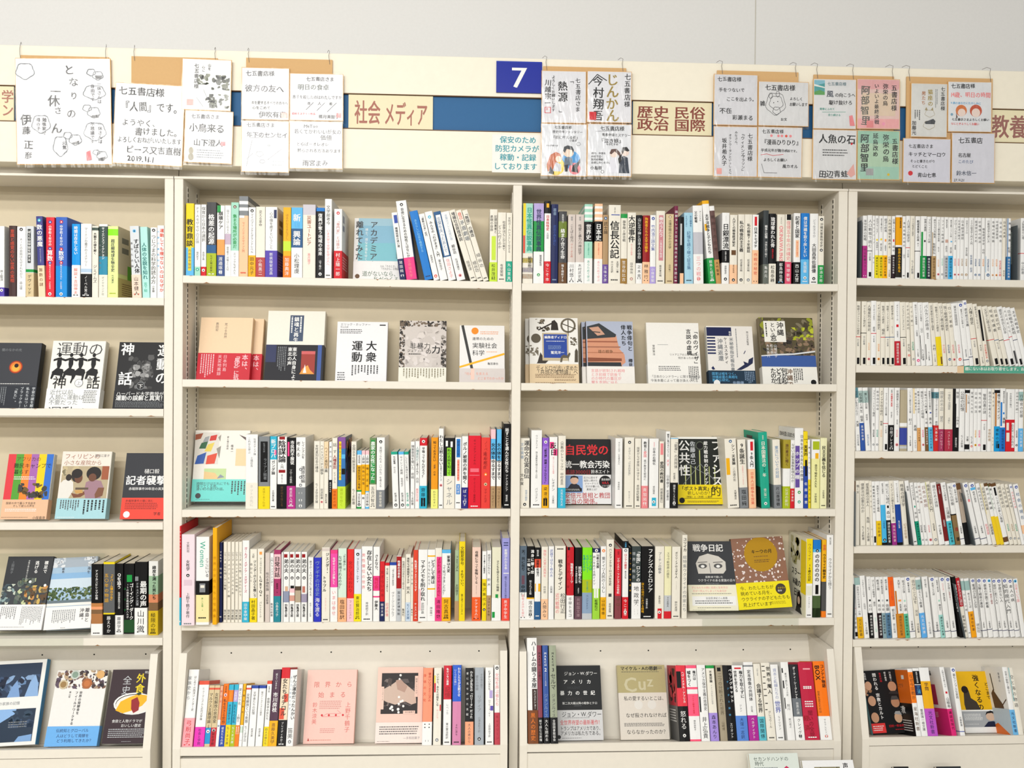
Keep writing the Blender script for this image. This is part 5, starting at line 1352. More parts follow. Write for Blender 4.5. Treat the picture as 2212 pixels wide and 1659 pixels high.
D2 1252.0 8.0 1486.7 10.6 181.6 110 -7.4 0|w;d5B;t12-40k:歴史修正主義;p86-87n;t74-84G:講談社選書
D2 1264.0 8.0 1486.8 15.3 172.7 110 -7.8 0|W;t6-34k:人種と歴史;p56-57r;t60-70G:中公新書;p88-98k@.3-.8
D2 1283.1 8.0 1486.8 12.3 172.2 110 -8.9 0|W;t4-40k:世界はなぜこうなった;t66-76k:平凡社;t86-96k:平凡社新書
D2 1296.6 8.0 1486.8 11.7 166.3 103 -9.1 0|W;p6-58k@.0-.5;t64-88c:河出新書日本;d92G
D2 1320.4 8.0 1486.9 15.7 167.5 103 -13.0 0|W;t4-44D:父が子に語る世界;p56-57r;p88-98k@.3-.8
D2 1337.6 8.0 1486.9 11.7 167.5 103 -13.2 0|W;t4-44D:昭和史講義;p56-57u;t60-72G:ちくま;p88-98k@.3-.8
D2 1350.7 8.0 1486.9 12.6 166.6 103 -13.5 0|W;t4-40D:日本近代史;p56-57k;p88-98k@.3-.8
D2 1365.1 8.0 1486.9 15.3 167.0 103 -13.9 0|w;t4-46D:歴史の余白と日本;p56-57r;p88-98k@.3-.8
D2 1382.0 8.0 1487.0 8.6 166.7 103 -14.1 0|w;t4-44D:大正の女たち;p50-51r;p74-96D@.2-.8
D2 1392.2 8.0 1487.0 12.2 165.7 103 -14.5 0|w;t4-46D:日中戦争の真相;p55-56n;p88-98k@.3-.8
D2 1405.8 8.0 1487.0 12.2 164.8 103 -14.7 0|w;t4-44D:太平洋戦争史
D3 926.8 8.0 1252.0 6.1 172.8 110 -2.8 0|W;t6-60D:貧困の社会学;t82-96k:平凡社
D3 934.3 8.0 1252.0 12.4 172.9 110 -3.2 0|w;p0-16f;t5-44D:生きがい生きづらさ;t52-62D:大澤;t74-92G:光文社新書
D3 948.1 8.0 1252.0 11.5 173.1 110 -3.6 0|w;p5-24#A8C0BC;t8-40k:社会学と共生;t44-54D:稲葉;o44#3058A8:星海社新書:w
D3 961.4 8.0 1252.0 14.7 173.2 110 -3.9 0|w;p5-24#A8C0BC;t8-34k:貧しさと日常;t42-52D:岸政彦;t74-92j:星海社新書
D3 977.3 8.0 1252.0 9.4 173.1 110 0.0 0|w;t4-46D:プライベートという権利;t56-62D:宮下;t66-78k:岩波新書;d90G
D3 987.6 8.0 1252.0 9.7 173.1 110 0.0 0|w;t4-36D:新自由の社会;t66-78E:岩波新書;d90G
D3 998.2 8.0 1252.0 10.6 173.2 110 0.0 0|W;t4-44D:メディア不信の時代;t52-60D:林香;t66-78a:岩波新書
D3 1010.2 8.0 1252.0 12.7 173.3 110 0.0 0|w;t8-44k:マスメディアと民主主義;p56-57r;t60-72G:中公新書;p89-98k@.3-.8
D3 1024.4 8.0 1252.0 14.7 173.4 110 0.0 0|w;t3-8k:新聞;T9-30r:世論調査の真実;t38-48D:鈴木督久;o41k:日経プレミア:w;d96w
D3 1040.6 8.0 1251.9 14.3 173.5 110 0.0 0|w;t4-44k:世論調査とは何だろう;t50-58D:岩本裕;t66-78q:岩波新書;d90q
D3 1056.7 8.0 1251.9 19.4 167.5 103 0.0 0|#B8AC90;p54-60w;p62-90#3A48A0;p92-96g
D3 1078.9 8.0 1251.9 13.8 172.9 110 -0.9 0|w;t4-40D:こころと寄生する文章;t48-58D:村上;t76-92D:ちくま新書
D3 1094.6 8.0 1251.9 11.1 171.6 103 -1.4 0|w;p0-40#F0DCB0@.0-.5;t6-36k@.4-1:独占の始まり;t58-68k:高橋;t82-96D:ハヤカワ
D3 1107.0 8.0 1251.9 8.8 172.3 110 -1.8 0|w;t4-40D:教養と法律の歴史;o37#E0A868:ベスト新書:H
D3 1117.2 8.0 1251.9 11.1 172.2 110 -2.2 0|w;t4-48D:検証マスコミの現場;t66-78p:岩波新書;d90q
D3 1129.2 8.0 1251.9 8.3 172.8 110 -2.5 0|w;t4-36k:公権力の人類史;p36-40k@.4-.8;t46-58k:小畑;o38#7A5830:講談社現代新書:w;p96-100k
D3 1139.0 8.0 1251.9 11.6 172.7 110 -2.5 0|w;t4-34k:首都東京の公文書は;p38-40B@.4-.8;t46-58k:青木;o38#60C0E8:講談社現代新書:u;p96-100k
D3 1151.5 8.0 1251.9 13.0 172.7 110 0.0 0|w;p6-16f;t8-46D:時間はどこから来たのか;t52-60D:原田;o41#D02828:文春文庫:w
D3 1165.8 8.0 1251.9 13.4 172.8 110 0.0 0|W;t4-36G:国家の不正;t44-54G:望月;o35#A83860:ベストセラー:P
D3 1183.0 8.0 1251.9 21.8 171.8 103 0.0 0|W;t4-34G:一億総下流国家;t46-56G:河野仁;o35#B03048:ベストセラー:P
D3 1206.2 8.0 1251.9 15.6 172.0 110 0.0 0|k;p0-24w@.4-1;p24-62w@.5-1;t4-16k@.4-1:無罪;t44-58k@.5-1:小林多;t78-94w:講談社現代
D3 1223.4 8.0 1251.9 15.3 172.1 110 0.0 0|w;t4-36k:公証の記憶;t74-94D:ちくま新書
D3 1240.6 8.0 1251.9 12.1 172.2 110 0.0 0|w;p2-7k;p9-38#C08850@.0-.25;t10-24k@.3-1:しらい話;t76-84k:文春;p89-97k
D3 1253.6 8.0 1251.9 9.8 172.3 110 0.0 0|w;t4-40D:官僚たちの冬;t76-88D:ちくま;d92c
D3 1264.3 8.0 1251.8 10.5 172.4 110 0.0 0|w;t4-40D:日本の司法;t66-78Y:岩波新書;d90Y
D3 1275.2 8.0 1251.8 10.2 172.5 110 0.0 0|w;t4-40D:地方の選挙;t66-78p:岩波新書;d90p
D3 1286.6 8.0 1251.8 14.9 172.6 110 0.0 0|w;t8-40D:警察白書の謎;p50-51r;t56-66G:中公新書;p89-98k@.3-.8
D3 1303.4 8.0 1251.8 11.0 172.7 110 0.0 0|w;t4-46D:政治の今を考える;t64-84h:青春新書
D3 1315.0 8.0 1251.8 7.5 172.8 110 0.0 0|W;t4-30k:憲法とは;t76-92G:ちくま
D3 1323.4 8.0 1251.8 14.9 172.9 110 0.0 0|w;p2-7k;p7-60#C08040@.0-.35;t8-50k@.4-1:橋下徹とメディア;o40#18A0E0:維新の謎;p88-95k@.3-.9
D3 1339.3 8.0 1251.8 14.5 174.1 110 0.0 0|w;p22-60b@.0-.35;t4-24k@.3-1:維新支持の分析;p38-41b@.5-.8;t46-56k@.4-1:善教;o38#1E78D0:講談社現代新書:n;p96-100k
D3 1355.7 8.0 1251.8 24.8 172.0 103 0.0 0|w;p5-48k@.0-.1;t6-30D:中央政治の権力;o51r;p54-66W@.05-.4;p54-94w@.55-.95;t56-92k@.55-.95:自民党一強の時代;p70-84W@.05-.4
D3 1381.6 8.0 1251.8 9.8 172.2 110 0.0 0|w;t4-40D:日本の地方統一;t66-78k:岩波新書;d90k
D3 1392.6 8.0 1251.8 12.6 171.8 103 0.0 0|w;p4-18#A0C0BC;t8-46D:行政官の犯罪;o37#60B8F0:光文社新書:w
D4 929.9 10.0 992.6 5.1 174.8 110 0.0 0|#7A6450;p26-60#A89888
D4 936.4 10.0 992.6 10.6 177.2 110 -0.4 0|W;t6-20D:働く女
D4 950.6 10.0 992.6 14.4 177.7 110 -1.5 0|W;t4-50D:健康法は必要なのか;t70-92D:ちくま新書
D4 966.7 10.0 992.6 11.5 177.6 110 -2.0 0|W;t4-40k:部落問題の日本人;t56-66D:角岡;t72-94D:ちくま新書
D4 979.2 10.0 992.6 6.9 176.9 110 -2.2 0|W;t4-44D:つながる力;t70-92G:中公
D4 987.0 10.0 992.6 8.7 175.2 110 -2.4 0|w;t6-50k:教養教育の日本社会;p86-96k@.2-.8
D4 997.1 10.0 992.6 13.3 175.6 110 -2.8 0|w;t6-48k:貧困をめぐる現実と戦略;o38#F0C818:中公新書:H
D4 1011.9 10.0 992.7 13.1 175.7 110 -3.2 0|w;t3-20k:部落の居場所;p37-96#48B8EC;t62-74u:日経新書;d92k;p96-100k
D4 1025.7 10.0 992.7 12.4 175.8 110 -3.4 0|w;t4-36k:死にたい現代;p38-42k@.3-.7;t46-58k:森山;o39#1C2428:講談社現代新書:w;p97-100k
D4 1040.5 10.0 992.7 12.8 177.4 110 -4.1 0|W;t4-50D:エイジングの闇を生きる;t56-64D:角川;o34#A03088:集英社新書:P
D4 1055.3 10.0 992.7 14.2 177.7 110 -4.6 0|w;t4-34k:サイコロ上の幸福の正体;p37-96#1C48A0;t62-74w:角川新書;p96-100k
D4 1072.8 10.0 992.7 13.7 176.5 110 -5.6 0|W;t4-40D:格差の経済学;t66-90h:幻冬舎新書
D4 1099.7 10.0 992.7 11.4 178.7 110 -9.0 0|w;t8-16k:貧者;h95k
D4 1113.1 10.0 992.7 9.2 173.5 110 -8.8 0|w;t4-28k:サイバネの工具;p37-40E@.3-.7;t46-58k:和田;o38#109878:講談社現代新書:k;p97-100k
D4 1123.3 10.0 992.7 8.3 173.4 110 -8.4 0|w;t4-34D:中流社会;t42-50D:松本;t68-80k:岩波新書;d92G
D4 1132.6 10.0 992.7 9.2 173.5 110 -8.6 0|w;t4-34#906050:移民社会論;t68-80D:岩波新書;d92G
D4 1142.8 10.0 992.7 13.3 172.6 110 -8.9 0|w;t4-40#906050:日本の貧困;t68-80q:岩波新書;d92q
D4 1157.2 10.0 992.8 13.3 176.0 110 -9.1 0|W;p0-44#C8CC50@.0-.12;t4-48D:格差の社会学入門;t66-78k:岩波新書;d92G
D4 1172.5 10.0 992.8 16.0 173.8 110 -9.3 0|w;t4-40D:誰のための排除;t68-84D:中公新書
D4 1189.7 10.0 992.8 11.4 169.4 103 -9.6 0|#7A1C1C;t3-16w:ちくま新書;t58-70w:山田昌弘;p94-100w
D4 1203.1 10.0 992.8 13.7 174.1 110 -9.8 0|w;t4-30k:ほらいの経済学;t40-58k:三浦展;o38#50C0D0:講談社現代新書:k;p97-100k
D4 1219.9 10.0 992.8 12.9 171.6 103 -9.4 0|w;t4-36D:私たちの労働;p50-53k;o48#8A7048;p72-78R@.3-.8;p88-94k@.3-.8
D4 1234.3 10.0 992.8 11.8 173.4 110 -9.8 0|w;d5B;t10-32k:日本の人物論;p90-91n;t70-82D:文春新書
D4 1248.3 10.0 992.8 11.9 172.0 103 -10.4 0|#B8A898;p0-10H;p64-100k;t12-30k:しあわせの値段
D4 1276.2 10.0 992.8 14.1 175.2 110 -13.3 0|w;d5B;t12-28k:賃上げの今;p27-31q@.3-.7;p90-91n;t70-82D:文春新書
D4 1293.5 10.0 992.8 16.8 175.3 110 -13.5 0|w;d5B;t14-32k:昭和の歴史;p8-12s@.1-.9;p90-91n;t70-82D:文春新書
D4 1312.2 10.0 992.9 10.5 173.5 110 -13.2 0|w;t6-44D:現代社会の行方;t66-84q:新潮選書
D4 1324.3 10.0 992.9 10.9 173.5 110 -13.2 0|W;p0-50y@.0-.1;t6-44D:近現代史の授業;t66-84D:新潮選書
D4 1336.5 10.0 992.9 10.3 174.3 110 -13.4 0|w;p0-5H;o46#F4D020;t6-44k:男の介護論;p88-96H
D4 1347.7 10.0 992.9 8.6 173.7 110 -13.5 0|w;p0-5H;o46#F0D028;p0-44e@.0-.1;t6-44k:働くという;p88-96H
D4 1357.5 10.0 992.9 13.5 173.9 110 -13.7 0|w;p0-5H;p7-20k@.3-.7;t22-64k:ニッポンの新しい階級;p88-96H
D4 1373.0 10.0 992.9 11.3 172.8 110 -14.1 0|W;t4-40D:超高齢社会の;t66-78E:岩波新書;d90G
D4 1385.6 10.0 992.9 10.4 172.5 110 -14.3 0|W;t4-40D:人生百年論;t66-78h:岩波新書;d90G
D4 1397.3 10.0 992.9 8.6 172.2 110 -14.0 0|W;t4-40D:老後の社会学;t66-78E:岩波新書;d90G
D4 1407.2 10.0 992.9 8.7 171.8 103 -13.4 0|w;d5B;t12-40q:日本国紀の謎
D4 1417.0 10.0 992.9 13.7 170.9 103 -12.6 0|w;d5B;p68-82a;t12-60u:社会の現在
D5 937.0 10.0 736.5 9.2 172.4 110 -4.5 0|w;p52-53q;t58-86D:中公新書;p90-97k@.2-.9
D5 947.6 10.0 736.5 15.1 166.7 103 -4.8 0|w;p0-12#A0C0BC;t14-50D:日本の子どもの未来;t54-62D:小林;o35#F0B818:光文社新書:H
D5 964.6 10.0 736.4 14.2 172.5 110 -5.3 0|w;t6-34k:つながりつくられる;t44-54D:石田光;t74-94D:ちくま新書
D5 980.3 10.0 736.4 11.0 169.9 103 -4.2 0|w;t4-22k:ネット人と教育;p37-40k@.3-.7;t44-56k:石川;o41k:講談社現代新書:w;p97-100k
D5 992.8 10.0 736.4 11.5 168.9 103 -4.6 0|w;t4-34k:はじめての動物学;t40-48D:藤田;t66-90m:岩波ジュニア新書
D5 1005.7 10.0 736.4 11.0 168.8 103 -4.4 0|w;t4-22k:教育の闇;p37-40k@.3-.7;t44-56k:苅谷;o41#201018:講談社現代新書:w;p97-100k
D5 1017.2 10.0 736.3 10.1 169.0 103 -4.5 0|w;t4-28k:英語の教育改革;p37-40g@.3-.7;t44-56k:苅谷;o41#8CA8B0:講談社現代新書:k;p97-100k
D5 1028.3 10.0 736.3 12.9 169.4 103 -4.6 0|w;t4-22k:教師の授業;p37-40D@.3-.7;t44-56k:佐藤;o41#5C84A4:講談社現代新書:k;p97-100k
D5 1043.6 10.0 736.3 14.2 168.6 103 -5.3 0|w;p0-48#F86818;t6-38c:学校という名の劇場;t52-70D:朝日新書;t76-92G:朝日新聞
D5 1059.3 10.0 736.3 20.3 167.3 103 -5.4 0|w;p22-60#C87828@.0-.25;t4-18k@.3-1:大学と;p37-40O@.4-.8;t44-56k@.3-1:吉見俊;o40#D08828:講談社現代新書:H;p97-100k
D5 1080.6 10.0 736.2 11.5 167.4 103 -5.7 0|w;t4-26k:就活の正体;p37-40m@.3-.7;t44-56k:石渡;o40#60C098:講談社現代新書:k;p97-100k
D5 1094.0 10.0 736.2 15.2 169.2 103 -6.2 0|w;d4B;t9-26k:教養の思想;p89-90n;t72-88D:文春新書
D5 1111.6 10.0 736.2 13.3 168.6 103 -7.0 0|W;t4-44D:自分のことばを;t54-64D:河出;t76-92D:河出新書
D5 1126.9 10.0 736.2 14.3 168.0 103 -7.5 0|w;p4-20#A0C0BC;t12-50D:考えるという教養;o41#60B0F0:光文社新書:w
D5 1143.2 10.0 736.1 16.1 169.8 103 -6.7 0|w;t4-18D:知の論文;t24-34D:山内志朗;t74-94G:ちくま新書
D5 1165.0 10.0 736.1 15.7 168.6 103 -7.3 0|w;d4B;t9-30k:英語バカの謎;p89-90n;t74-90D:文春新書
D5 1181.7 10.0 736.1 10.6 167.8 103 -7.6 0|w;t4-24k:図書館の教科書;p37-40m@.3-.7;t44-56k:猪谷千;o38#A0D8D0:講談社現代新書:k;p97-100k
D5 1194.3 10.0 736.0 15.7 168.6 103 -7.5 0|w;d4B;t10-24q:わかりあい;t26-40k:数学教室;p89-90n;t72-84D:文春新書
D5 1212.0 10.0 736.0 14.8 168.3 103 -7.9 0|w;d4B;t9-24k:なぜ問い;t24-38R:国語を学ぶ;p89-90n;t72-84D:文春新書
D5 1235.7 10.0 736.0 10.6 170.1 103 -9.4 0|k;T12-58w:お前の方法を忘れる
D5 1246.9 10.0 736.0 10.6 166.8 103 -9.5 0|#C01828;p48-100W;t4-46w:本をさかさまに読む;t62-92k:星海社新書
D5 1258.6 10.0 735.9 8.3 165.2 103 -8.8 0|w;p4-20#A0C0BC;t24-56D:わたしの絵;o0w;h92G
D5 1268.4 10.0 735.9 13.4 165.1 103 -8.8 0|w;p4-20#A0C0BC;t24-50D:考えることば;o44#F8A818:星海社新書:H
D5 1282.8 10.0 735.9 12.5 164.6 103 -7.6 0|w;d4B;t9-50k:電通の正体と広告;t76-92D:祥伝社
D5 1297.3 10.0 735.9 16.2 164.4 103 -7.3 0|w;p0-100k@.0-.12;d4B;t9-50k:五輪と戦後の裏側;p88-89n;t74-84D:文春新書
D5 1316.0 10.0 735.8 13.4 164.4 103 -8.0 0|w;d4B;t9-50k:最後の学園で教養;p86-87n;t72-84D:文春新書
D5 1330.5 10.0 735.8 13.4 165.0 103 -8.3 0|w;d4s;t9-24k:物語る学校;t26-44R:歴史と戦争;p88-89n
D5 1345.0 10.0 735.8 12.5 163.8 103 -8.5 0|w;p0-100k@.0-.12;d4B;t9-44k:保守と思う人々;p88-89n;t72-84D:文春新書
D5 1358.6 10.0 735.8 15.3 164.0 103 -8.8 0|w;d4B;t9-40k:学歴のない人;p88-89n;t72-84D:文春新書
D5 1375.0 10.0 735.7 16.6 164.5 103 -9.0 0|w;p0-100k@.0-.12;d4B;t9-60k:知的現代入門;p88-89n;t72-84D:文春新書
D5 1392.8 10.0 735.7 13.4 163.7 103 -9.3 0|w;d4B;t9-40k:本人の病;p88-89n;t72-84D:文春新書
D5 1407.4 10.0 735.7 15.2 163.9 103 -9.5 0|w;p0-100k@.0-.12;d4s;t9-40q:日本という国
D6 1082.3 -50.0 488.3 14.0 173.9 105 0.0 18|w;p5-51o;t8-46H:なぜ今宗教か;t56-92H:星海社新書;Sr 0 2 100 52 #E87018;Sh 30 22 12 H なぜ今;Sr 60 10 74 16 w;Sr 0 52 100 100 k;SH 20 56 20 w 宗教;Sl 20 76 90 94 5 w
D6 1097.3 -50.0 488.3 17.4 174.9 105 0.0 18|w;p4-24k;t5-22w:経済の新常識;p25-40n;t26-38s:三浦;t60-92D:菅原琢一夜文庫
D6 1115.6 -50.0 488.3 27.0 176.4 105 0.0 18|w;p20-60Y;T22-34H:学問;o40#C058C8:光文社新書:n
D6 1180.7 -50.0 488.3 13.2 177.5 105 -2.4 18|w;t4-30D:人間はなぜ歌うのか;p36-39r@.3-.7;t44-60k:山極寿;o39#E02878:講談社現代:k;SH 8 5 14 k 仕事編;Sr 8 26 60 56 #B02058;Sr 0 61 100 100 #E02878;Sh 20 66 16 P 阿部
D6 1204.3 -50.0 488.3 13.6 176.1 105 0.0 18|w;d4B;t9-46k:最もシンプルな実践;t72-86D:文春新書;p93-94B
D6 1351.4 -50.0 488.3 14.4 175.9 105 0.0 18|w;t6-40D:世界の動物と暮らす;o37#70B8E8:光文社新書:n;Sp #5C4438 30 40 40 34 56 44 76 56 80 66 60 68 36 64;Ss 44 36 38 10 4 #383028;Ss 76 56 94 48 3 #5C4438;SV 74 8 8 G 世界の;Sr 0 62 100 100 #C8D8E4;Sp #F07828 0 92 40 84 90 100 0 100
D6 1366.3 -50.0 488.3 14.2 174.2 105 0.0 18|W;p0-50#A8C8C8@.0-.3;t10-60D:空と海の物語
'''
LAY = Matrix.Identity(4)


def pose(o, x, y, z, lean, rec):
    o.rotation_mode = 'YXZ'
    o.location = (x * MM, y * MM, z * MM)
    o.rotation_euler = (-math.radians(rec), math.radians(lean), 0)


count = {}
for ln in SPINES.strip().split('\n'):
    head, spec = ln.split('|', 1)
    hd = head.split(' ')
    row = hd[0]
    x, y, z, w, h, d, lean, rec = map(float, hd[1:9])
    count[row] = count.get(row, 0) + 1
    pocket = row[0] == 'D'
    nm = 'pocket_paperback' if pocket else 'book'
    o = stand_book(nm, w, h, d, spec, 0 if lean <= 0 else 1)
    pose(o, x, y, z, lean, rec)
    base, items = parse(spec)
    band = next((it for it in items if it[0] == 'o'), None)
    patches = [re.match(r'p([\d.]+)-([\d.]+)' + COLRE, it) for it in items if it[0] == 'p' and '@' not in it]
    feat = ''
    if band:
        feat = 'with ' + colour_word(re.match(r'o\d+' + COLRE, band)[1]) + ' lower band'
    elif patches:
        g = max(patches, key=lambda q: float(q[2]) - float(q[1]))
        if float(g[1]) > 40:
            feat = 'with ' + colour_word(g[3]) + ' lower part'
        elif float(g[2]) < 20:
            feat = 'with ' + colour_word(g[3]) + ' top stripe'
        elif float(g[2]) - float(g[1]) > 3:
            feat = 'with ' + colour_word(g[3]) + ' panel'
    if not feat:
        tt = [re.match(r'[tT][\d.]+-[\d.]+' + COLRE, it) for it in items if it[0] in 'tT']
        feat = ('with ' + colour_word(tt[0][1]) + ' lettering') if tt and tt[0] else 'with plain spine'
    size = 'thin' if w < 11 else 'thick' if w > 24 else ''
    if h > 215:
        size = (size + ' tall').strip()
    kind = 'paperback' if pocket else 'book'
    lab = ' '.join([size, colour_word(base), kind, feat]).strip()
    where = '%s from left, %s, %s' % (ordinal(count[row]), SHELFNAME[row], ROWNAME[row[0]])
    for t in (lab + ', ' + where.replace(' from', ' spine from'), lab + ', ' + where, lab.replace('thin ', '').replace('thick ', '') + ', ' + where):
        if len(t.replace('-', ' ').split()) <= 16:
            break
    lab = t
    tag(o, ' '.join(lab.split()), 'paperback' if pocket else 'book', 'spine-out books on the %s of the %s' % (SHELFNAME[row], ROWNAME[row[0]]))

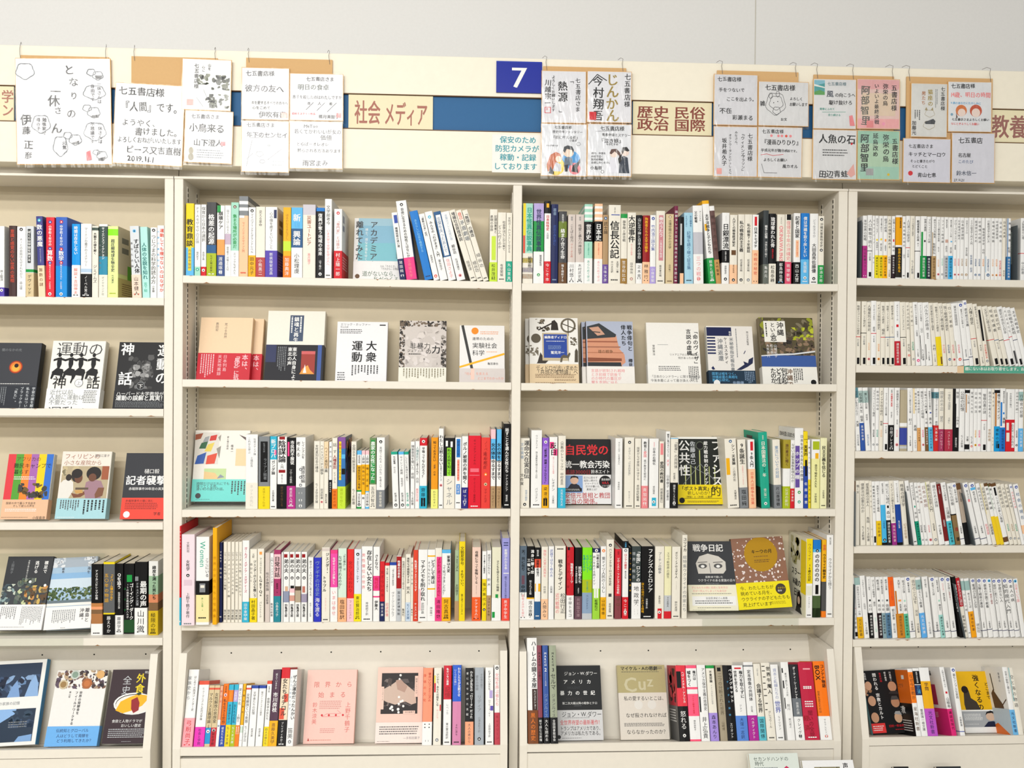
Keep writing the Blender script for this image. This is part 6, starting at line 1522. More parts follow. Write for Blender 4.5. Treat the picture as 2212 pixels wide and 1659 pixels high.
FACES = [('B1', -442.4, 62.0, 1707.0, 125.4, 175.7, 20.0, 0.0, 10.0, True, '#D8DCE0', '#ECEAE8', 'pale blue sea-picture book facing out in the gap on the top shelf, centre-left bay', None,
  ['r 9 0 100 69 #88B8D0', 'r 9 0 100 12 #A0C4D4', 'r 9 40 100 69 #80C0CC', 'V 34 4 17 D アカデミアを', 'V 3 4 17 D 離れてみたら', 'v 23 16 7 w 博士、道なき道をゆく', 'v 91 44 4 D 岩波書店編集部', 'o 70 #F2F0EE',
   'h 58 18 6 D 21人「そのとき」と', 'h 58 32 6 D 「それから」の物語', 'h 19 50 13 #507058 道がないなら、', 'h 44 80 13 #507058 私がつくる', 'c 9 80 5 H']),
 ('B2', -856.9, 48.0, 1422.2, 139.5, 187.4, 22.0, 0.0, 15.0, True, '#EACBA4', '#F2D4B0', 'beige hardcover with red lower band, frontmost of two copies, second shelf, centre-left bay', (24.0, 9.0),
  ['v 46 8 6 D 荒ぶる自然', 'v 29 7 6 D 高田宏', 'o 54 #D02838', 'V 84 3 12 P 本は、', 'V 70 2 12 P 「風化」に抗う', 'v 48 5 8 P 日本列島', 'v 38 5 8 P 天変地異録', 'm 5 4 32 80 6 P']),
 ('B2', -676.8, 48.0, 1423.8, 154.6, 207.0, 30.0, 0.0, 15.0, True, '#E8E4D8', '#F0ECE0', 'thick cream book with a navy title panel and night photograph band, second shelf', None,
  ['r 39 6 63 42 #40506C', 'V 46 8 9 w 鎮魂と再生', 'm 40 8 45 40 1 w', 'm 55 8 61 40 1 w', 'o 47 #1C1C24', 'r 0 0 18 45 #283058', 'r 62 16 86 75 #A03428', 'r 62 16 86 24 #D06060',
   'p #F0A040 60 75 66 60 74 52 78 64 86 75', 'p w 66 72 69 50 72 72', 'V 46 6 8 w 東北人自身による', 'V 38 6 8 w 東北の声', 'm 20 5 36 70 5 G', 'r 90 0 97 100 #3858A0']),
 ('B2', -487.8, 48.0, 1419.7, 137.1, 182.0, 16.0, 0.0, 15.0, True, '#E4E4E8', '#F0F0F2', 'white book with two-column black title, middle of second shelf, centre-left bay', None,
  ['h 6 2 6 D エリック・ホッファー', 'h 6 7 4 D 中山元訳', 'l 6 11 50 19 3 D', 'r 84 4 96 6 D', 'V 58 29 22 k 大衆', 'V 30 29 22 k 運動', 'm 30 68 85 84 9 D', 'l 4 78 20 92 4 D']),
 ('B2', -317.3, 48.0, 1420.3, 127.9, 186.4, 20.0, 0.0, 15.0, True, '#B8B0A8', '#D4CCC6', 'grey book with mottled black photographic border, second shelf, centre-left bay', None,
  ['k 0 0 12 72 60 #282420 #484038 #786858', 'k 0 0 100 9 60 #282420 #484038 #786858', 'k 89 0 100 72 60 #282420 #585048 #A8A098', 'k 14 12 87 70 40 #DCD4CE #CCC4BE #E0D8D4', 'V 0 200 1 k 一',
   'h 22 34 15 k 非暴力', 'h 56 43 13 k の', 'H 69 38 19 k 力', 'h 17 44 7 k ジュディス', 'l 20 50 50 53 1 k', 'o 72 #F0EEE0', 'm 8 6 98 60 15 #908870']),
 ('B2', -152.2, 48.0, 1418.3, 123.2, 176.5, 14.0, 0.0, 15.0, True, '#E8E4E0', '#F0EEEC', 'white book with crossing black and yellow diagonal stripes, second shelf by the centre post', None,
  ['s 6 0 28 72 6 #383838', 's 0 68 100 46 4.5 #F8B818', 'c 34 9 8 #F09020', 'l 46 9 90 15 2 #F0A070', 'h 28 19 8 k 連帯のための', 'h 28 28 14 k 実験社会', 'h 28 40 14 k 科学', 'l 60 42 88 44 1 O',
   'h 62 60 6 k 亀田達也', 'o 70 #DCD4D0', 'h 8 20 7 #F09880 「社会」を支える', 'h 40 45 7 #F09880 どこまでわかったか', 'r 25 0 33 60 #F8D0C0']),
 ('C2', 40.4, 44.0, 1419.4, 134.2, 198.5, 24.0, 0.0, 14.0, False, '#D8D4CC', '#F2F0EA', 'white book with engraved pictures around a blue panel, second shelf beside the centre post', (-10.0, 9.0),
  ['k 12 2 32 9 14 #504838 #786C58', 'k 14 13 42 20 14 #383028 #504838', 's 18 18 52 6 3 #383028', 'p #302820 44 18 46 5 52 3 58 8 60 18', 'c 80 11 16 #6C6454', 'c 80 11 12 #F2F0EA',
   's 66 8 96 16 2 #504838', 's 80 3 80 26 2 #504838', 'c 13 30 10 #605848', 'k 0 40 18 55 16 #706858 #908878', 'k 84 28 98 40 16 #605848 #706858', 'p #383028 16 64 22 50 30 60 38 62 32 66 14 66',
   'r 26 22 80 62 #C8B898', 'r 29 24 77 58 #2848A0', 'H 30.5 26 6.6 w 編集者ディドロ', 'l 34 33 72 35 1 w', 'l 38 40 68 46 3 j', 'H 43 48 7 w 鷲見洋一',
   'p #605848 62 64 64 56 70 53 76 55 82 50 84 52 80 58 80 64 78 58 68 58 66 64', 'p #504838 92 64 93 48 96 44 99 48 99 64', 'o 67 #E8CFA8', 'h 12 5 12 k ディドロが追い求めた', 'h 11 23 11 k 「共感の唯物論」へ',
   'l 11 42 96 60 3 H', 'l 50 64 96 72 2 H', 'l 11 78 74 88 2 H']),
 ('C2', 197.9, 44.0, 1419.0, 130.9, 190.6, 20.0, 0.0, 14.0, False, '#483830', '#B4BCD0', 'book picturing a stack of old books on a blue ground, second shelf, centre-right bay', (-10.0, 8.0),
  ['p #D89878 2 8 28 3 64 22 66 30 70 42 80 50 82 62 74 66 80 72 80 80 2 84', 'p #383C40 2 8 28 3 64 20 62 24 2 27', 'p #D0A088 6 10 26 8 40 20 24 22', 's 14 16 30 17 2 #383838',
   'r 2 30 66 32 #A06048', 'r 2 38 72 40 #A87058', 'r 2 47 78 48 #B07050', 'p #8C5038 2 55 74 56 74 60 2 61', 'p #303438 2 62 72 62 74 70 2 74', 'r 2 76 80 80 #E8C0B0', 'h 24 43 8 H 雄の戦争',
   'V 87 5 11 k 戦争俳句と', 'V 74 5 11 k 俳人たち', 'V 88 56 9 k 樽見博', 'o 68 #F4F0EA', 'h 8 12 8 q 言語が統制され戦時', 'h 8 30 8 q とき前線で銃後で', 'h 8 48 8 q のか時代の重圧が', 'h 8 66 8 q 響を克明に辿る']),
 ('C2', 366.9, 44.0, 1419.1, 147.4, 188.3, 18.0, 0.0, 14.0, False, '#ECE6D4', '#F4F2EC', 'white book with black vertical title at upper right, second shelf, centre-right bay', None,
  ['V 88 9 10 k 「命のヴィザ」', 'V 75 9 10 k 言説の虚構', 'v 10 34 5 k 菅野賢治', 'h 42 47 5 k リトアニアのユダヤ難民に', 'h 58 52 5 k 何があったのか？', 's 20 34 40 34 .6 G', 'o 63 #F6F4EE', 'l 20 8 64 30 3 D',
   'h 4 46 6 D 「日本のシンドラー」に関する伝説は', 'h 4 62 6 D 今後本書によって書き換えられる', 'm 76 10 96 70 6 D']),
 ('C2', 536.3, 44.0, 1420.7, 130.1, 178.5, 22.0, 0.0, 14.0, False, '#D8D8D0', '#ECE8E2', 'white book with navy bars, bird silhouettes and dark lower band, second shelf, right end', None,
  ['r 0 2 54 16 #1C2450', 'v 48 8 5 w 機密', 'r 0 18 18 20.5 n', 'r 0 23 18 25.5 n', 'r 0 28 18 30.5 n', 'r 0 33 18 35.5 n', 'r 0 38 18 40.5 n', 'r 0 43 18 45.5 n', 'V 48 18 9 G 米秘密指定報告書',
   'V 36 18 8 D ケーススタディ', 'V 22 20 12 G 沖縄返還', 'v 86 8 5 D 西山太吉監修', 'm 62 4 66 70 1 G', 'p #20284C 60 71 78 62 76 57 86 60 88 54 98 50 96 60 84 66 70 71', 's 78 45 82 40 1.5 n',
   'p n 6 68 10 65 14 70 9 71', 'o 72 #1C3448', 'h 6 9 7 s 国家は嘘をつく。', 'h 6 28 7 s 沖縄返還の真相を', 'h 6 46 7 s 重要な研究。', 'H 50 60 8 j 佐藤優', 'c 16 72 7 w', 'm 76 6 98 80 6 j']),
 ('C2', 687.1, 44.0, 1421.2, 154.0, 204.8, 22.0, 0.0, 14.0, False, '#8C8068', '#585038', 'book with mossy cliff and blue sea photograph, rightmost on second shelf, centre-right bay', None,
  ['k 0 0 100 30 60 #6C6448 #484030 #98A030 #807860', 'k 30 14 100 32 20 #A8B028 #C0C838 #605848', 'k 0 28 100 55 80 #504438 #685848 #302C28 #907860', 'r 0 54 100 70 #3C5CA0',
   'p #E0E4E8 0 54 30 52 60 51 100 47 100 49 60 53 30 54 0 55.5', 'r 8 5 48 35 #F4F2EA', 'V 32 6 13 k 沖縄', 'V 20 7 9 k という', 'V 19 25 12 k 窓', 'm 10 8 15 33 1 k', 'v 24 38 6 w 山城紀子',
   'v 17 38 6 w 松元剛', 'v 10 38 6 w 大矢英代', 'o 70 #F2F0E8', 'V 44 8 11 H 沖縄で', 'V 34 8 11 k 何が起き', 'V 24 8 11 k どう生き', 'V 14 8 11 k たのか。', 'm 56 8 74 75 5 k', 'c 92 72 5 k']),
 ('A2', -1405.0, 44.0, 1342.2, 125.4, 193.2, 24.0, 0.0, 15.0, True, '#222428', '#3C3E44', 'dark grey book with a glowing orange ring, second shelf, far-left bookcase', None,
  ['h 18 8 7 G 闇のなかの光', 'c 52 35 14 #A83818', 'c 52 35 11.5 #F08030', 'c 52 36 8 #F8B040', 'c 53 33 4.5 #281410', 'l 10 58 92 60 1 w', 'o 62 #2C3038', 'V 92 4 7 g 宇宙の謎を解く', 'V 80 4 7 g 私たちはついに',
   'V 68 4 7 g ブラックホール', 'V 56 4 7 g 「見た」。', 'm 6 4 40 90 8 G']),
 ('A2', -1250.2, 44.0, 1342.5, 138.9, 199.9, 24.0, 0.0, 15.0, True, '#E4E2D8', '#F4F2EA', 'white book with black horse-rider silhouettes and thin title, second shelf, far-left bookcase', None,
  ['h 8 1 30 D 運動の', 'e 16.0 20 3.2 3 k', 'p k 12.0 24.0 20.0 23.0 21.0 33.0 18.0 39.0 14.0 39.0 12.0 33.0', 'p k 5.0 26.0 13.0 24.0 13.0 27.0 5.0 29.0', 'p k 19.0 24.0 28.0 26.0 28.0 29.0 19.0 27.0',
   'p k 4.0 44.0 13.0 38.0 25.0 40.0 27.0 45.0 20.0 49.0 8.0 48.0', 'p k 20.0 45.0 26.0 44.0 24.0 54.0 21.0 60.0 19.0 58.0 21.0 52.0', 'p k 5.0 45.0 10.0 47.0 6.0 54.0 3.0 53.0', 'e 38.0 20 3.2 3 k',
   'p k 34.0 24.0 42.0 23.0 43.0 33.0 40.0 39.0 36.0 39.0 34.0 33.0', 'p k 27.0 26.0 35.0 24.0 35.0 27.0 27.0 29.0', 'p k 41.0 24.0 50.0 26.0 50.0 29.0 41.0 27.0',
   'p k 26.0 44.0 35.0 38.0 47.0 40.0 49.0 45.0 42.0 49.0 30.0 48.0', 'p k 42.0 45.0 48.0 44.0 46.0 54.0 43.0 60.0 41.0 58.0 43.0 52.0', 'p k 27.0 45.0 32.0 47.0 28.0 54.0 25.0 53.0',
   'e 57.0 20 3.2 3 k', 'p k 53.0 24.0 61.0 23.0 62.0 33.0 59.0 39.0 55.0 39.0 53.0 33.0', 'p k 46.0 26.0 54.0 24.0 54.0 27.0 46.0 29.0', 'p k 60.0 24.0 69.0 26.0 69.0 29.0 60.0 27.0',
   'p k 45.0 44.0 54.0 38.0 66.0 40.0 68.0 45.0 61.0 49.0 49.0 48.0', 'p k 61.0 45.0 67.0 44.0 65.0 54.0 62.0 60.0 60.0 58.0 62.0 52.0', 'p k 46.0 45.0 51.0 47.0 47.0 54.0 44.0 53.0',
   'e 81.0 20 3.2 3 k', 'p k 77.0 24.0 85.0 23.0 86.0 33.0 83.0 39.0 79.0 39.0 77.0 33.0', 'p k 70.0 26.0 78.0 24.0 78.0 27.0 70.0 29.0', 'p k 84.0 24.0 93.0 26.0 93.0 29.0 84.0 27.0',
   'p k 69.0 44.0 78.0 38.0 90.0 40.0 92.0 45.0 85.0 49.0 73.0 48.0', 'p k 85.0 45.0 91.0 44.0 89.0 54.0 86.0 60.0 84.0 58.0 86.0 52.0', 'p k 70.0 45.0 75.0 47.0 71.0 54.0 68.0 53.0', 'h 8 49 27 k 神',
   'h 72 49 27 k 話', 'c 58 59 8 G', 'c 58 59 7 w', 'h 53.5 56 9 G 上', 'o 67 #F8F8F4', 'h 6 3 11 G 近代以前、', 'h 6 24 11 G 人類に運動は', 'h 6 45 11 G 不要だった', 'l 70 6 96 60 8 D', 'h 6 72 26 D 運動の']),
 ('A2', -1074.2, 44.0, 1342.8, 139.3, 197.6, 24.0, 0.0, 15.0, True, '#1C1C1E', '#222224', 'black book with white title and grey wrestlers, second shelf at the left post', None,
  ['k 20 18 70 66 50 #383838 #585858 #707070', 'k 30 28 62 50 16 #909090 #A8A8A8', 'H 4 1 26 w 神', 'H 4 42 28 w 話', 'V 74 2 26 w 運動の', 'c 48 62 8 G', 'c 48 62 7 #222224', 'h 43 59 10 w 下',
   'o 69 #1C1C20', 'h 4 3 9 w ハーバード大学教授が', 'H 4 20 11 w 運動の誤解と真実！', 'l 4 46 98 75 6 G', 'h 30 78 26 g 神話']),
 ('A3', -1347.6, 14.0, 1064.6, 116.5, 172.8, 20.0, 0.0, 15.0, True, '#DCDCD4', '#E0DCD0', 'book with six vertical rainbow stripes, third shelf, far-left bookcase', None,
  ['r 0 0 17 70 #E04048', 'r 17 0 34 70 #58A038', 'r 34 0 51 70 #F88830', 'r 51 0 68 70 #A868B0', 'r 68 0 85 70 #F0D018', 'r 85 0 100 70 #3070D0', 'h 18 4 11 #603020 アフリカの', 'h 14 14 12 k 難民キャンプで',
   'h 16 24 11 k 暮らす', 'l 18 34 66 40 2 w', 'k 30 45 96 68 26 #705830 #404040', 'o 70 #E8BC98', 'h 8 12 6 k 国家の中で暮らす自由を', 'h 24 26 6 k そして彼らの声を', 'l 8 45 84 62 2 w', 'h 70 84 8 k 小俣直彦',
   'l 2 88 64 92 1 k']),
 ('A3', -1208.2, 14.0, 1065.6, 128.2, 179.3, 24.0, 0.0, 15.0, True, '#C8C8BC', '#ECE4D8', 'book with a clinic photograph and pale blue band, third shelf, far-left bookcase', None,
  ['h 5 3 12 #A06048 フィリピンの', 'h 5 13 11 #A06048 小さな産院から', 'h 66 4 6 D 冨田江里子', 'r 3 22 98 70 #B8A888', 'k 3 22 40 40 12 #D8CCA8 #C8B890', 'p #E4E0D8 2 48 8 43 20 41 28 46 30 58 22 70 3 70',
   'p #7C4C34 26 62 40 64 56 58 58 62 46 68 32 69', 'e 34 36 11 10 #2C2622', 'e 38 40 8 7.5 #6C4430', 'e 34 33 11 7 #221C1A', 'e 18 39 6 5 #2C2420',
   'p #A07C88 54 46 66 42 84 44 92 56 86 70 56 70 52 58', 'p #7C5038 80 54 92 54 90 66 76 70 74 64', 'e 68 33 15 10 #1C1614', 'e 66 39 8 6 #6C4430', 'r 34 54 60 57 #605040',
   'p #C89C58 32 58 48 57 50 62 36 63', 'r 84 22 98 42 #A05838', 'o 70 #A8D4DC', 'm 52 8 98 80 6 k', 'm 6 8 46 60 8 D', 'l 4 90 40 94 1 w']),
 ('A3', -1041.2, 14.0, 1064.7, 121.1, 176.5, 20.0, 0.0, 15.0, True, '#E04838', '#303238', 'black book with red lower band and white title, third shelf at the left post', None,
  ['h 42 24 11 w 樋口毅', 'H 4 34 22 w 記者襲撃', 'h 12 52 7 w 赤報隊事件30年目の真実', 'o 68 #F04838', 'h 8 8 6 k 赤報隊事件の闇に挑む', 'l 8 22 80 55 4 #701818', 'c 13 78 7 w', 'h 70 66 8 k 学者']),
 ('A4', -1370.7, 30.0, 769.3, 119.9, 193.9, 18.0, 0.0, 22.0, True, '#38383C', '#404448', 'book with night street photograph and dark sky, fourth shelf, far-left bookcase', None,
  ['r 0 0 100 40 #34363A', 'k 0 38 30 66 24 #485860 #90A8A8 #C8D0C0', 'k 30 30 70 66 30 #506058 #C8D0A0 #687068', 'k 50 40 100 66 36 #604830 #C89050 #D0B060 #303028 #807050', 'c 58 35 3 w',
   'c 92 40 3 w', 'V 82 6 9 w 裸足で', 'V 62 6 9 w 逃げる', 'v 46 5 4 w 沖縄の夜の街の少女たち', 'v 10 6 7 G 上間陽子', 'o 66 #F4F2F0', 'm 50 8 96 80 14 G', 'm 6 8 40 60 8 G', 'l 6 86 70 90 1 G']),
 ('A4', -1245.7, 34.0, 767.2, 119.1, 189.9, 18.0, -2.8, 22.0, True, '#D0D8E0', '#A8C4DC', 'book with blue sky and green island photograph, fourth shelf, far-left bookcase', None,
  ['r 0 0 100 14 #A8B4C0', 'k 0 0 30 14 16 #C8D0D8 #E0E4E8', 'k 70 0 100 14 16 #D0D8E0 #E8ECF0', 'r 0 22 100 30 #8CB8E0', 'r 0 30 100 44 #D0E0EC', 'k 0 42 100 60 110 #405830 #587038 #304828 #6C7848',
   'r 0 60 100 64 #687880', 'v 24 14 6 D 離島', 'v 80 14 8 D 海を', 'r 0 64 100 68 #F0EEE8', 'o 69 #F6F4F0', 'V 86 10 10 D 離島と', 'V 74 10 10 D 沖縄。', 'm 14 14 66 80 12 G', 'l 36 92 48 96 1 D']),
 ('A5', -1402.0, -2.0, 472.6, 151.0, 214.4, 22.0, -2.5, 24.0, True, '#3080B0', '#F0F0EC', 'white book with blue-tinted photographs of figures, bottom tier of far-left bookcase', None,
  ['r 8 4 93 44 #2C3C54', 'k 10 18 92 42 30 #3C5070 #6888B0 #88A8D0 #20283C', 'p #90B4E0 70 44 76 28 84 18 90 28 93 44', 'p #80A4D4 40 44 46 32 54 24 62 44', 'h 10 49 6 G あなたの家族の記憶',
   'r 8 58 93 96 #28384C', 'p #90B8E8 8 58 60 58 58 64 34 74 8 76', 'k 50 60 92 80 12 #34485C #3C506C', 'p #80A8D8 64 96 70 90 92 88 92 96', 'l 50 72 84 80 3 G']),
 ('A5', -1228.8, 2.0, 470.9, 133.7, 190.8, 18.0, 0.0, 24.0, True, '#C8C8B8', '#F0EEEA', 'white book with food photographs on top and blue band, bottom tier, far-left bookcase', None,
  ['k 0 0 100 25 110 #483838 #785848 #302830 #A89080 #605060 #C0A888', 'c 36 6 9 #C8D0C8', 'c 36 6 6 #88A090', 'c 86 6 8 #E0B070', 'c 16 19 9 #D0C0A0', 'c 16 19 6 #A08050', 'c 62 18 10 #B06838',
   'c 62 18 6 #C87840', 'V 50 28 6 D 世界の発酵食を', 'V 42 28 6 D フィールドワークする', 'v 30 28 4 D 横山智', 'o 74 #70B4F0', 'h 18 12 7 n 伝統知とグローバル', 'h 20 38 7 n 人はどうして発酵を', 'h 22 62 7 n どう利用してきたか？']),
 ('A5', -1082.6, 4.0, 476.4, 125.6, 185.6, 20.0, 0.0, 24.0, True, '#302428', '#3A2A30', 'dark maroon book with a yellow omelette on a plate, bottom tier of far-left bookcase', None,
  ['v 84 8 18 g 日本', 'h 68 2 6 w 阿古真理', 'V 52 5 20 y 外食', 'v 24 8 19 g 全史', 'e 54 47 42 15 w', 'e 54 47 38 13 #302428', 'e 54 48 37 13 #F0ECE4',
   'p #F8B818 18 56 26 44 44 38 60 34 80 36 84 40 72 50 54 56 34 60', 'p #982028 48 42 60 38 66 46 66 56 56 60 50 54', 'p #284028 56 34 62 31 68 34 62 36', 'h 14 68 7 w 食欲と人物ドラマが',
   'h 34 74 7 w おいしい歴史', 'l 10 80 92 93 5 g', 'l 40 97 60 98 1 g']),
 ('B3', -871.5, 60.0, 1104.5, 146.8, 194.2, 18.0, 0.0, 12.0, True, '#E4E0D8', '#F2EEE6', 'picture-card book with teal lower band, first on the third shelf, centre-left bay', None,
  ['r 0 3 44 48 #E0DCD4', 'p #A05840 0 6 14 4 10 12 0 14', 'p #D03830 28 8 40 6 38 14 26 15', 'p #386848 12 18 24 15 20 26 8 26', 'p #E8D060 24 20 36 17 30 30 18 30',
   'p #A0A4A8 18 10 26 8 24 16 14 17', 'p #3860B0 6 36 22 31 18 47 2 48', 'p #E05038 24 36 42 32 38 47 22 48', 'p #98948C 42 10 47 6 46 16', 'p #98948C 40 26 48 22 46 40',
   'p #605050 80 6 100 12 98 17', 'r 76 26 100 50 #F4D4A8', 'r 20 54 60 69 #C4DCA0', 'p #E8C890 20 58 40 60 50 69 20 69', 'p #9098A8 44 68 50 62 58 66', 'v 58 8 4 D 夜と昼の商店', 'v 66 20 5 D 植本一',
   'o 69 #78DCD4', 'h 8 12 6 D 時間だけはだれにでも', 'h 8 24 6 D 降ってくる雨。', 'h 8 36 6 D 遠い町の遊びの話。', 'm 70 8 98 70 5 D', 'c 12 74 5 D', 'l 8 88 36 91 1 D']),
 ('C3', 137.9, 60.0, 1098.3, 130.0, 179.0, 26.0, 0.0, 8.0, True, '#302828', '#161618', "black book with large red title and a man's photograph, face-out on third shelf", None,
  ['H 1 8 24 #E02830 自民党の', 'H 1 33 17 w 統一教会汚染', 'h 2 47 11 #A02028 追跡3000日', 'h 58 47 9 w 鈴木エイト', 'o 55 #E8E8E8', 'r 2 3 40 62 #88A8D8', 'p #20202C 8 46 14 32 22 28 32 36 36 46',
   'c 22 18 9 #E0B8A0', 'p #201818 13 16 15 6 22 3 30 7 31 16 26 10 18 10', 'r 0 46 38 58 k', 'l 2 48 34 54 2 w', 'v 0 200 1 k 一', 'h 42 6 5 D 圧力に屈せず', 'h 42 16 5 D 追及し続けた', 'h 44 26 5 D ジャーナリスト',
   'h 46 36 5 D だけが暴いた', 'h 48 46 5 D 真実とは？', 'c 88 24 13 k', 'h 80 12 5 w 国会議員', 'h 80 22 7 r 168人', 'h 80 34 5 w リスト公開', 'h 1 60 13 #C02028 安倍元首相と教団', 'h 1 80 13 #C02028 本当の関係。']),
 ('C3', 455.8, 60.0, 1097.6, 129.3, 187.1, 24.0, 0.0, 8.0, False, '#E8E8E0', '#F2F2EC', 'black-and-white patterned book with large angular title and yellow band, third shelf', None,
  ['r 2 3 97 72 #202420', 'r 16 42 18 72 #C8D090', 'r 28 42 30 72 #B8C080', 'r 38 44 40 72 #B8C080', 'r 48 20 50 72 #C8D080', 'r 58 44 60 72 #B8C080', 'r 68 44 70 72 #B8C080', 'r 80 44 82 72 #C8D090',
   's 10 72 50 40 1 G', 's 88 72 50 40 1 G', 's 20 40 90 66 1 G', 'c 50 13 9 #606858', 'c 50 13 7.5 k', 'V 3 4 25 w 公共性', 'V 74 4 24 w ファシスト', 'V 28 6 12 g 佐藤卓己', 'V 58 6 9 w 総力戦体制のメディア学',
   'o 71 #F0D818', 'H 3 8 10 k 「ポスト真実」は', 'h 20 32 9 k 新しいのか？', 'h 70 4 24 k 的', 's 3 70 94 70 .8 k', 'h 14 56 5 k 〈無駄〉と〈共感〉に翻弄', 'c 8 80 6 k', 'l 20 80 90 92 2 H']),
 ('C4', 487.2, 45.0, 805.1, 136.1, 190.1, 16.0, 0.0, 16.0, False, '#404044', '#3C3E42', 'dark book with a drawn pair of eyes, fourth shelf, centre-right bay', None,
  ['H 13 4 16 w 戦争日記', 'p #D8D4CC 18 32 26 22 44 18 66 22 80 30 80 42 74 47 22 47', 'e 32 36 9 3.5 #585858', 'e 32 36.5 4 2 w', 'e 64 36 9 3.5 #585858', 'e 64 36.5 4 2 w', 's 22 31 42 30 1.2 #404040',
   's 54 31 74 30 1.2 #404040', 's 46 32 48 46 1.5 #808080', 'h 36 50 5 w 鉛筆1本で描いた', 'h 20 54.5 6 w ウクライナのある家族の日々', 'l 36 60 66 64 2 G', 'o 63 #F2EED4', 'h 6 6 5 q 子どもたちの腕に名前と生年月日',
   'h 8 19 5 q 万が一死んでしまっても身元が', 'l 6 32 94 36 1 k', 'r 6 44 96 80 w', 'h 34 47 5 D 安田菜津紀さん推薦', 'l 12 58 92 74 2 D', 'l 16 86 90 90 1 D', 'l 6 95 34 97 1 D']),
 ('C4', 625.6, 45.0, 806.5, 149.4, 195.1, 14.0, -3.1, 16.0, False, '#483828', '#946C58', 'brown book with white dots around a gold moon, fourth shelf, centre-right bay', None,
  ['K 0 0 100 63 150 #F0E8E4 #E8D8D8', 'c 54 24 32 #B88C18', 'H 36 17 8 k キーウの月', 'l 40 26 70 28 1 H', 'l 40 31 72 36 2 H', 'o 63 #F4E41C', 'h 6 12 8 k 今、わたしたちが', 'h 6 32 8 k 眺めている月を、',
   'h 6 53 8 k ウクライナの子どもたちも', 'h 8 74 8 k 見上げています', 'c 83 30 10 #484038', 'h 77 22 4 y ウクライナ', 'h 77 32 4 w 絵本', 'l 62 74 92 86 3 #B0A010']),
 ('B5', -559.7, 4.0, 468.2, 133.2, 187.3, 20.0, 0.0, 22.0, True, '#F0C0B0', '#F6CCC0', 'pale pink book with red spaced title, bottom tier of centre-left bay', None,
  ['h 14 16 12 #D86860 限', 'h 36 16 12 #D86860 界', 'h 58 16 12 #D86860 か', 'h 80 16 12 #D86860 ら', 'h 24 30 12 #D86860 始', 'h 46 30 12 #D86860 ま', 'h 68 30 12 #D86860 る', 'v 14 44 10 #E07870 鈴木涼美',
   'v 80 44 11 #E07870 上野千鶴子', 'l 28 42 74 54 5 #D89890', 's 34 64 44 60 .7 q', 's 34 64 70 64 .7 q', 's 44 60 70 60 .7 q', 's 64 55 72 60 .7 q', 'c 34 62 2 r', 'c 48 62 2 r', 'c 62 62 2 r',
   'c 76 62 2 r', 'l 32 79 62 86 3 #E0A098', 'p #C04038 8 96 10 92 12 96', 'l 14 94 60 96 1 #D89080']),
 ('B5', -369.2, 4.0, 466.8, 123.6, 194.2, 20.0, 0.0, 22.0, True, '#F0B8A8', '#F2CFC0', 'pale book with a dark close-up photograph, bottom tier near the centre post', None,
  ['r 9 8 89 62 #241C1C', 'k 14 16 86 52 50 #585050 #786C68 #403838 #302828', 'p #D0B8A8 30 24 44 18 56 20 84 34 86 48 76 50 62 46 40 50 20 46 10 42 12 30', 'p #B89888 40 18 50 16 66 26 60 34 44 30',
   'p #4C403C 24 14 32 16 30 26 22 22', 'c 50 11 2.5 w', 'c 48 16 2 w', 'c 48 40 2.5 w', 'c 52 46 2.5 w', 'c 56 45 2.5 w', 'c 48 49 2.5 w', 'c 33 53 3 w', 'c 30 55 2.5 w', 'c 35 57 2.5 w',
   'c 47 56 3 w', 'c 58 52 2.5 w', 'c 48 60 2.5 w', 'r 82 12 89 40 #F0D0C0', 'v 83.5 15 4.5 k 眼差しとドラマ', 'r 9 26 15 56 #F0D0C0', 'v 10.5 28 3.5 k クリスティーナ', 'r 58 58 84 62.5 #F0D0C0',
   'h 62 58.6 4 k 谷口由美子', 'o 73 #F8E8E0', 'l 8 16 94 60 4 D', 'h 60 68 6 G ―多和田葉子', 'l 4 88 34 92 1 D']),
 ('C5', 119.8, 4.0, 467.7, 124.0, 193.2, 20.0, 0.0, 22.0, False, '#181818', '#1E2022', 'black book with white spaced title and grey band, bottom tier of centre-right bay', None,
  ['h 18 8 9 w ジョン・W.ダワー', 'H 16 19 10 w ア', 'H 33 19 10 w メ', 'H 50 19 10 w リ', 'H 68 19 10 w カ', 'h 24 28 7 #383C40 VIOLENT', 'H 8 34 10 w 暴', 'H 25 34 10 w 力', 'H 42 34 10 w の', 'H 59 34 10 w 世',
   'H 76 34 10 w 紀', 'h 20 43 7 #343030 AMERICAN', 'h 12 49 6 w 第二次大戦以降の戦争とテロ', 'l 38 54 56 55 1 G', 'o 60 #D8D8D8', 'h 10 4 13 k ジョン・W.ダワー', 'l 16 24 80 27 1 D', 'h 6 32 11 r 全世界待望の最新著作！',
   'h 6 52 10 k トランプはアメリカであり、', 'h 6 68 10 k アメリカは私たちである。', 'c 3 88 4 k', 'l 10 90 54 93 1 D']),
 ('C5', 292.0, 4.0, 467.2, 132.3, 193.2, 20.0, 0.0, 22.0, False, '#D0C498', '#B8AC7C', 'khaki and white book with faint large lettering, bottom tier of centre-right bay', None,
  ['H 6 1.5 9 k マイケル・Aの悲劇', 'l 66 2 94 6 2 D', 'l 8 8.5 94 10 1 D', 'H 10 13 40 #D0C8A4 C', 'H 40 13 36 #D0C8A4 u', 'H 60 12 30 #D0C8A4 z', 'o 37.5 #E4DCD0', 'c 40 26 9 #E8E4DC', 'c 68 26 9 #E8E4DC',
   'h 10 7 9.5 k 私の愛するいとこは、', 'h 12 43 9.5 k なぜ殺されなければ', 'h 12 78 9.5 k ならなかったのか？', 'l 8 64 96 72 3 D']),
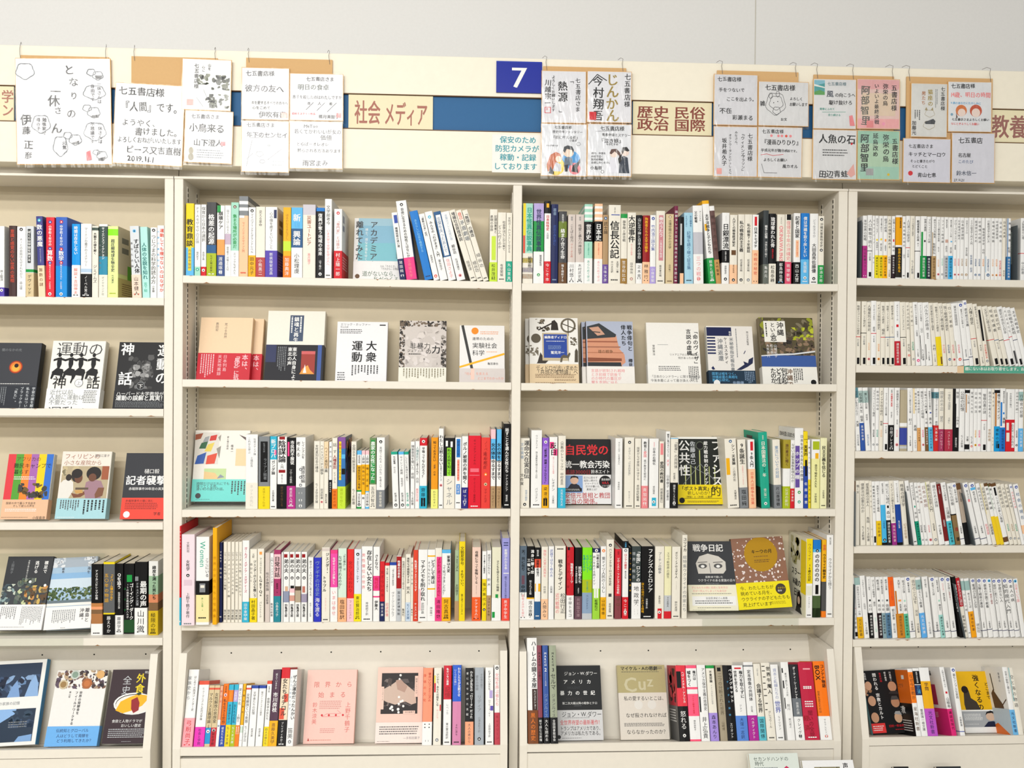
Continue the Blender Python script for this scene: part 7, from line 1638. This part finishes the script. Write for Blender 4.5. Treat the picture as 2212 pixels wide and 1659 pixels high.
 ('D6', 991.9, 10.0, 469.9, 121.5, 167.2, 14.0, -2.6, 22.0, False, '#6898A0', '#121214', 'black paperback with portrait photographs and white title, bottom tier of far-right bookcase', None,
  ['V 24 4 9 w 問われる', 'V 24 36 9 w 宗教とカルト', 'v 4 3 5 w 島薗進', 'v 52 3 5 w 櫻井義秀', 'v 64 3 5 w 川島堅二', 'v 40 4 5 r 徹底討論', 'k 0 20 17 40 12 #C89878 #A07858 #E0B898', 'e 10 24 8 7 #D8A888',
   'e 66 27 10 8 #C09070', 'p #302C2C 54 38 60 34 74 34 80 40', 'e 12 48 9 8 #D0A080', 'e 66 52 10 8 #B88868', 'p #484848 56 48 60 42 72 42 76 48', 'e 12 74 9 8 #C89878', 'e 66 76 9 8 #D0A888',
   'p #A0A0A0 58 70 62 66 72 66 76 72', 'r 0 83 32 98 #E03838', 'l 3 86 28 95 3 w', 'h 40 86 6 r 旧統一教会問題', 'l 54 93 94 95 1 r']),
 ('D6', 1261.2, 24.0, 465.4, 122.4, 163.4, 14.0, 0.0, 22.0, True, '#E8C020', '#F0BC18', "yellow paperback with a man's portrait band, bottom tier of far-right bookcase", None,
  ['V 40 5 15 k 強くなるのか', 'V 66 18 9 k どこまで', 'V 80 6 11 k 藤井聡太は', 'p #403830 10 54 14 30 20 24 26 32 28 44 40 50 48 66 12 66', 'e 17 30 8 6 #201818', 'o 63 #A8ACB0', 'r 0 0 100 6 w',
   'l 4 16 48 46 6 w', 'p #1C2440 46 74 58 52 70 50 88 60 92 74', 'e 66 30 11 18 #D8B8A0', 'p #181418 54 24 58 10 68 4 78 12 78 26 70 14 60 16', 'l 4 60 40 64 1 w', 'r 0 75 100 100 w'])]


def face_book(w, h, t, spine_right, spine_c, base, lines, name='display_book'):
    """book shown front cover out; origin at the lower left of the cover"""
    m = MB()
    mm_ = mat(base)
    ms = mat(spine_c)
    b = 1.0
    m.box(0, w, 0, 1.3, 0, h, mm_)
    m.box(0, w, t - 1.3, t, 0, h, mm_)
    r = min(2.0, t * .3)
    if spine_right:
        m.prism([(w - 1, .2), (w + .8, r), (w + .8, t - r), (w - 1, t - .2), (w - 2, t - .2), (w - 2, .2)], 'z', 0, h, ms)
    else:
        m.prism([(1, .2), (2, .2), (2, t - .2), (1, t - .2), (-.8, t - r), (-.8, r)], 'z', 0, h, ms)
    art = Art(m, (0, 0, h), (1, 0, 0), (0, 0, -1), (0, -1, 0), w, h, .12)
    obi = None
    for ln in lines:
        if ln.startswith('o '):
            q = ln.split(' ')
            y = float(q[1])
            oh = h * (1 - y / 100)
            obi = MB()
            om = mat(q[2])
            lift = .5 + art.k * .035
            obi.box(-1.2 if not spine_right else -.3, w + (1.2 if spine_right else .3), -lift, -lift + .3, .2, oh, om)
            xs = w + .9 if spine_right else -1.2
            obi.box(xs, xs + .3, -lift, t, .2, oh, om)
            art = Art(obi, (0, -lift, oh), (1, 0, 0), (0, 0, -1), (0, -1, 0), w, oh, .12)
            continue
        art.run(ln)
    root = m.build(name)
    m = MB()
    if t > 4:
        m.box(1.2 if spine_right else 2.2, w - (2.2 if spine_right else 1.2), 1.35, t - 1.35, 1, h - 1, page_mat)
        m.build('page_block', root)
    if obi:
        tag(obi.build('paper_band', root), colour_word([q for q in lines if q.startswith('o ')][0].split(' ')[2]) + ' paper band round the lower cover')
    return root


for (row, x, y, z, w, h, t, lean, rec, sr, sc, base, label, dups, lines) in FACES:
    o = face_book(w, h, t, sr, sc, base, lines)
    pose(o, x, y, z, lean, rec)
    tag(o, label, 'book', 'face-out books on the %s of the %s' % (SHELFNAME[row], ROWNAME[row[0]]))
    if dups:
        dx, dz = dups
        c = o.copy()
        col.objects.link(c)
        for ch in o.children:
            k = ch.copy()
            k.parent = c
            col.objects.link(k)
        c.location = ((x + dx) * MM, (y + t + 2.5) * MM, (z - 1) * MM)
        c['label'] = 'second copy behind the ' + label.split(',')[0]

# ------------------------------------------------------------------ bookends, clear stands and the books on the lower ledge
for x, z, y0, y1, h, lean, label in [(938.5, 1724.2, 2, 90, 156.7, 0.0, 'grey bookend at the left end of the top shelf, far-right bookcase'),
 (1378.2, 1724.0, 2, 90, 150.7, -0.6, 'dark bookend near the right edge of the top shelf, far-right bookcase'),
 (926.0, 992.7, -8, 90, 149.0, -0.2, 'grey bookend sticking out at the left of the fourth shelf, far-right bookcase'),
 (1094.1, 992.8, 2, 90, 149.4, -8.7, 'grey bookend leaning between paperbacks, fourth shelf, middle one'),
 (1268.5, 992.9, 2, 90, 148.1, -14.8, 'dark bookend leaning at the right of the fourth shelf, far-right bookcase'),
 (930.7, 736.6, 0, 90, 149.4, 0.0, 'grey bookend at the left end of the fifth shelf, far-right bookcase'),
 (1244.6, 736.1, 2, 90, 154.2, -12.7, 'dark bookend leaning on the fifth shelf beside a red paperback')]:
    m = MB()
    g = mat('#5C6468', .4, 0, 'metal')
    m.box(0, 1.6, y0, y1, 0, h, g)
    m.box(1.6, 22, y0 + 20, y1, 0, 1.2, g)
    art = Art(m, (0, y1, h), (0, -1, 0), (0, 0, -1), (-1, 0, 0), y1 - y0, h, .15)
    art.lines(35, 10, 80, 90, 2, '#A8B4B0', True)
    o = m.build('bookend')
    pose(o, x, 0, z, lean, 0)
    tag(o, label, 'bookend', 'grey metal bookends among the paperbacks')

for x0, x1, yb, z, h, rec, drop, back, rest, label in [(-1423.4, -1126.6, 24, 757.0, 205, 22, 30, 28, 5, 'clear acrylic stand under the night street book, fourth shelf, far-left bookcase'),
 (508.3, 772.8, 38, 796.3, 185, 16, 34, 25, 4.4, 'clear acrylic stand under the drawn-eyes book, fourth shelf, centre-right bay'),
 (-867.9, -715.8, 54, 1092.7, 165, 12, 0, 25, 7, 'clear acrylic stand holding the picture-card book, third shelf')]:
    root = tag(empty('acrylic_stand', (x0, yb, z)), label, 'stand', 'clear display stands')
    w = x1 - x0
    m = MB()
    a = math.radians(rec)
    q, e = h * math.sin(a), h * math.cos(a)
    m.hexa([(0, back, rest), (w, back, rest), (w, back + 2, rest), (0, back + 2, rest),
            (0, back + q, rest + e), (w, back + q, rest + e), (w, back + q + 2, rest + e), (0, back + q + 2, rest + e)], acrylic)
    m.build('back_plate', root)
    m = MB()
    m.box(0, w, -2, back, rest - 2.5, rest, acrylic)
    m.box(0, w, -4.2, -2, .3, rest + 9, acrylic)
    m.box(0, w, back - 2.2, back, .3, rest - 2.5, acrylic)
    m.build('front_rest', root)
    if drop:
        m = MB()
        yf = -4.5 - yb
        m.box(0, w, yf - 1.5, yf, -drop, 2, acrylic)
        m.build('hanging_plate', root)

LEDGE = (278.6,
 [(609.5, -184.1, 301.2, 129.2, 189.8, 16, 0, 28, '#DCE4DC', 'pale green book with dark title on the ledge below the centre-right bay',
   ['h 8 4 9 #405048 セカンドハンドの', 'h 10 10 9 #405048 時代', 'l 8 17 60 22 2 G', 'r 0 24 100 62 #B8C8D4', 'p #C83860 62 22 74 16 84 22 82 34 64 34']),
  (745.3, -203.3, 279.6, 135.3, 198.8, 16, 0, 28, '#F0F0F0', 'white book with a tree picture on the ledge, beside the pale green book',
   ['V 78 3 11 k 声', 'r 22 8 72 40 #90886C', 'k 22 8 72 40 40 #686048 #A8A080 #C8C0A0']),
  (989.7, -137.4, 384.2, 39.7, 58.3, 14, 0, 28, '#282828', 'black book whose top edge just shows on the ledge, far-right bookcase', []),
  (1104.1, -155.6, 348.2, 66.1, 97.2, 14, 0, 28, '#303436', 'dark grey book whose top edge just shows on the ledge near the right edge', [])])
m = MB()
zl = LEDGE[0]
m.box(-1500, 1600, -330, -PROT - 4, zl - 25, zl, paint)
tag(m.build('display_ledge'), 'cream display ledge in front of the bookcase bases', 'ledge')
for x, y, z, w, h, t, rotz, rec, base, label, lines in LEDGE[1]:
    o = face_book(w, h, t, True, base, base, lines)
    o.rotation_mode = 'XYZ'
    o.location = (x * MM, y * MM, z * MM)
    o.rotation_euler = (-math.radians(rec), 0, math.radians(rotz))
    tag(o, label, 'book', 'books leaning on the lower ledge')
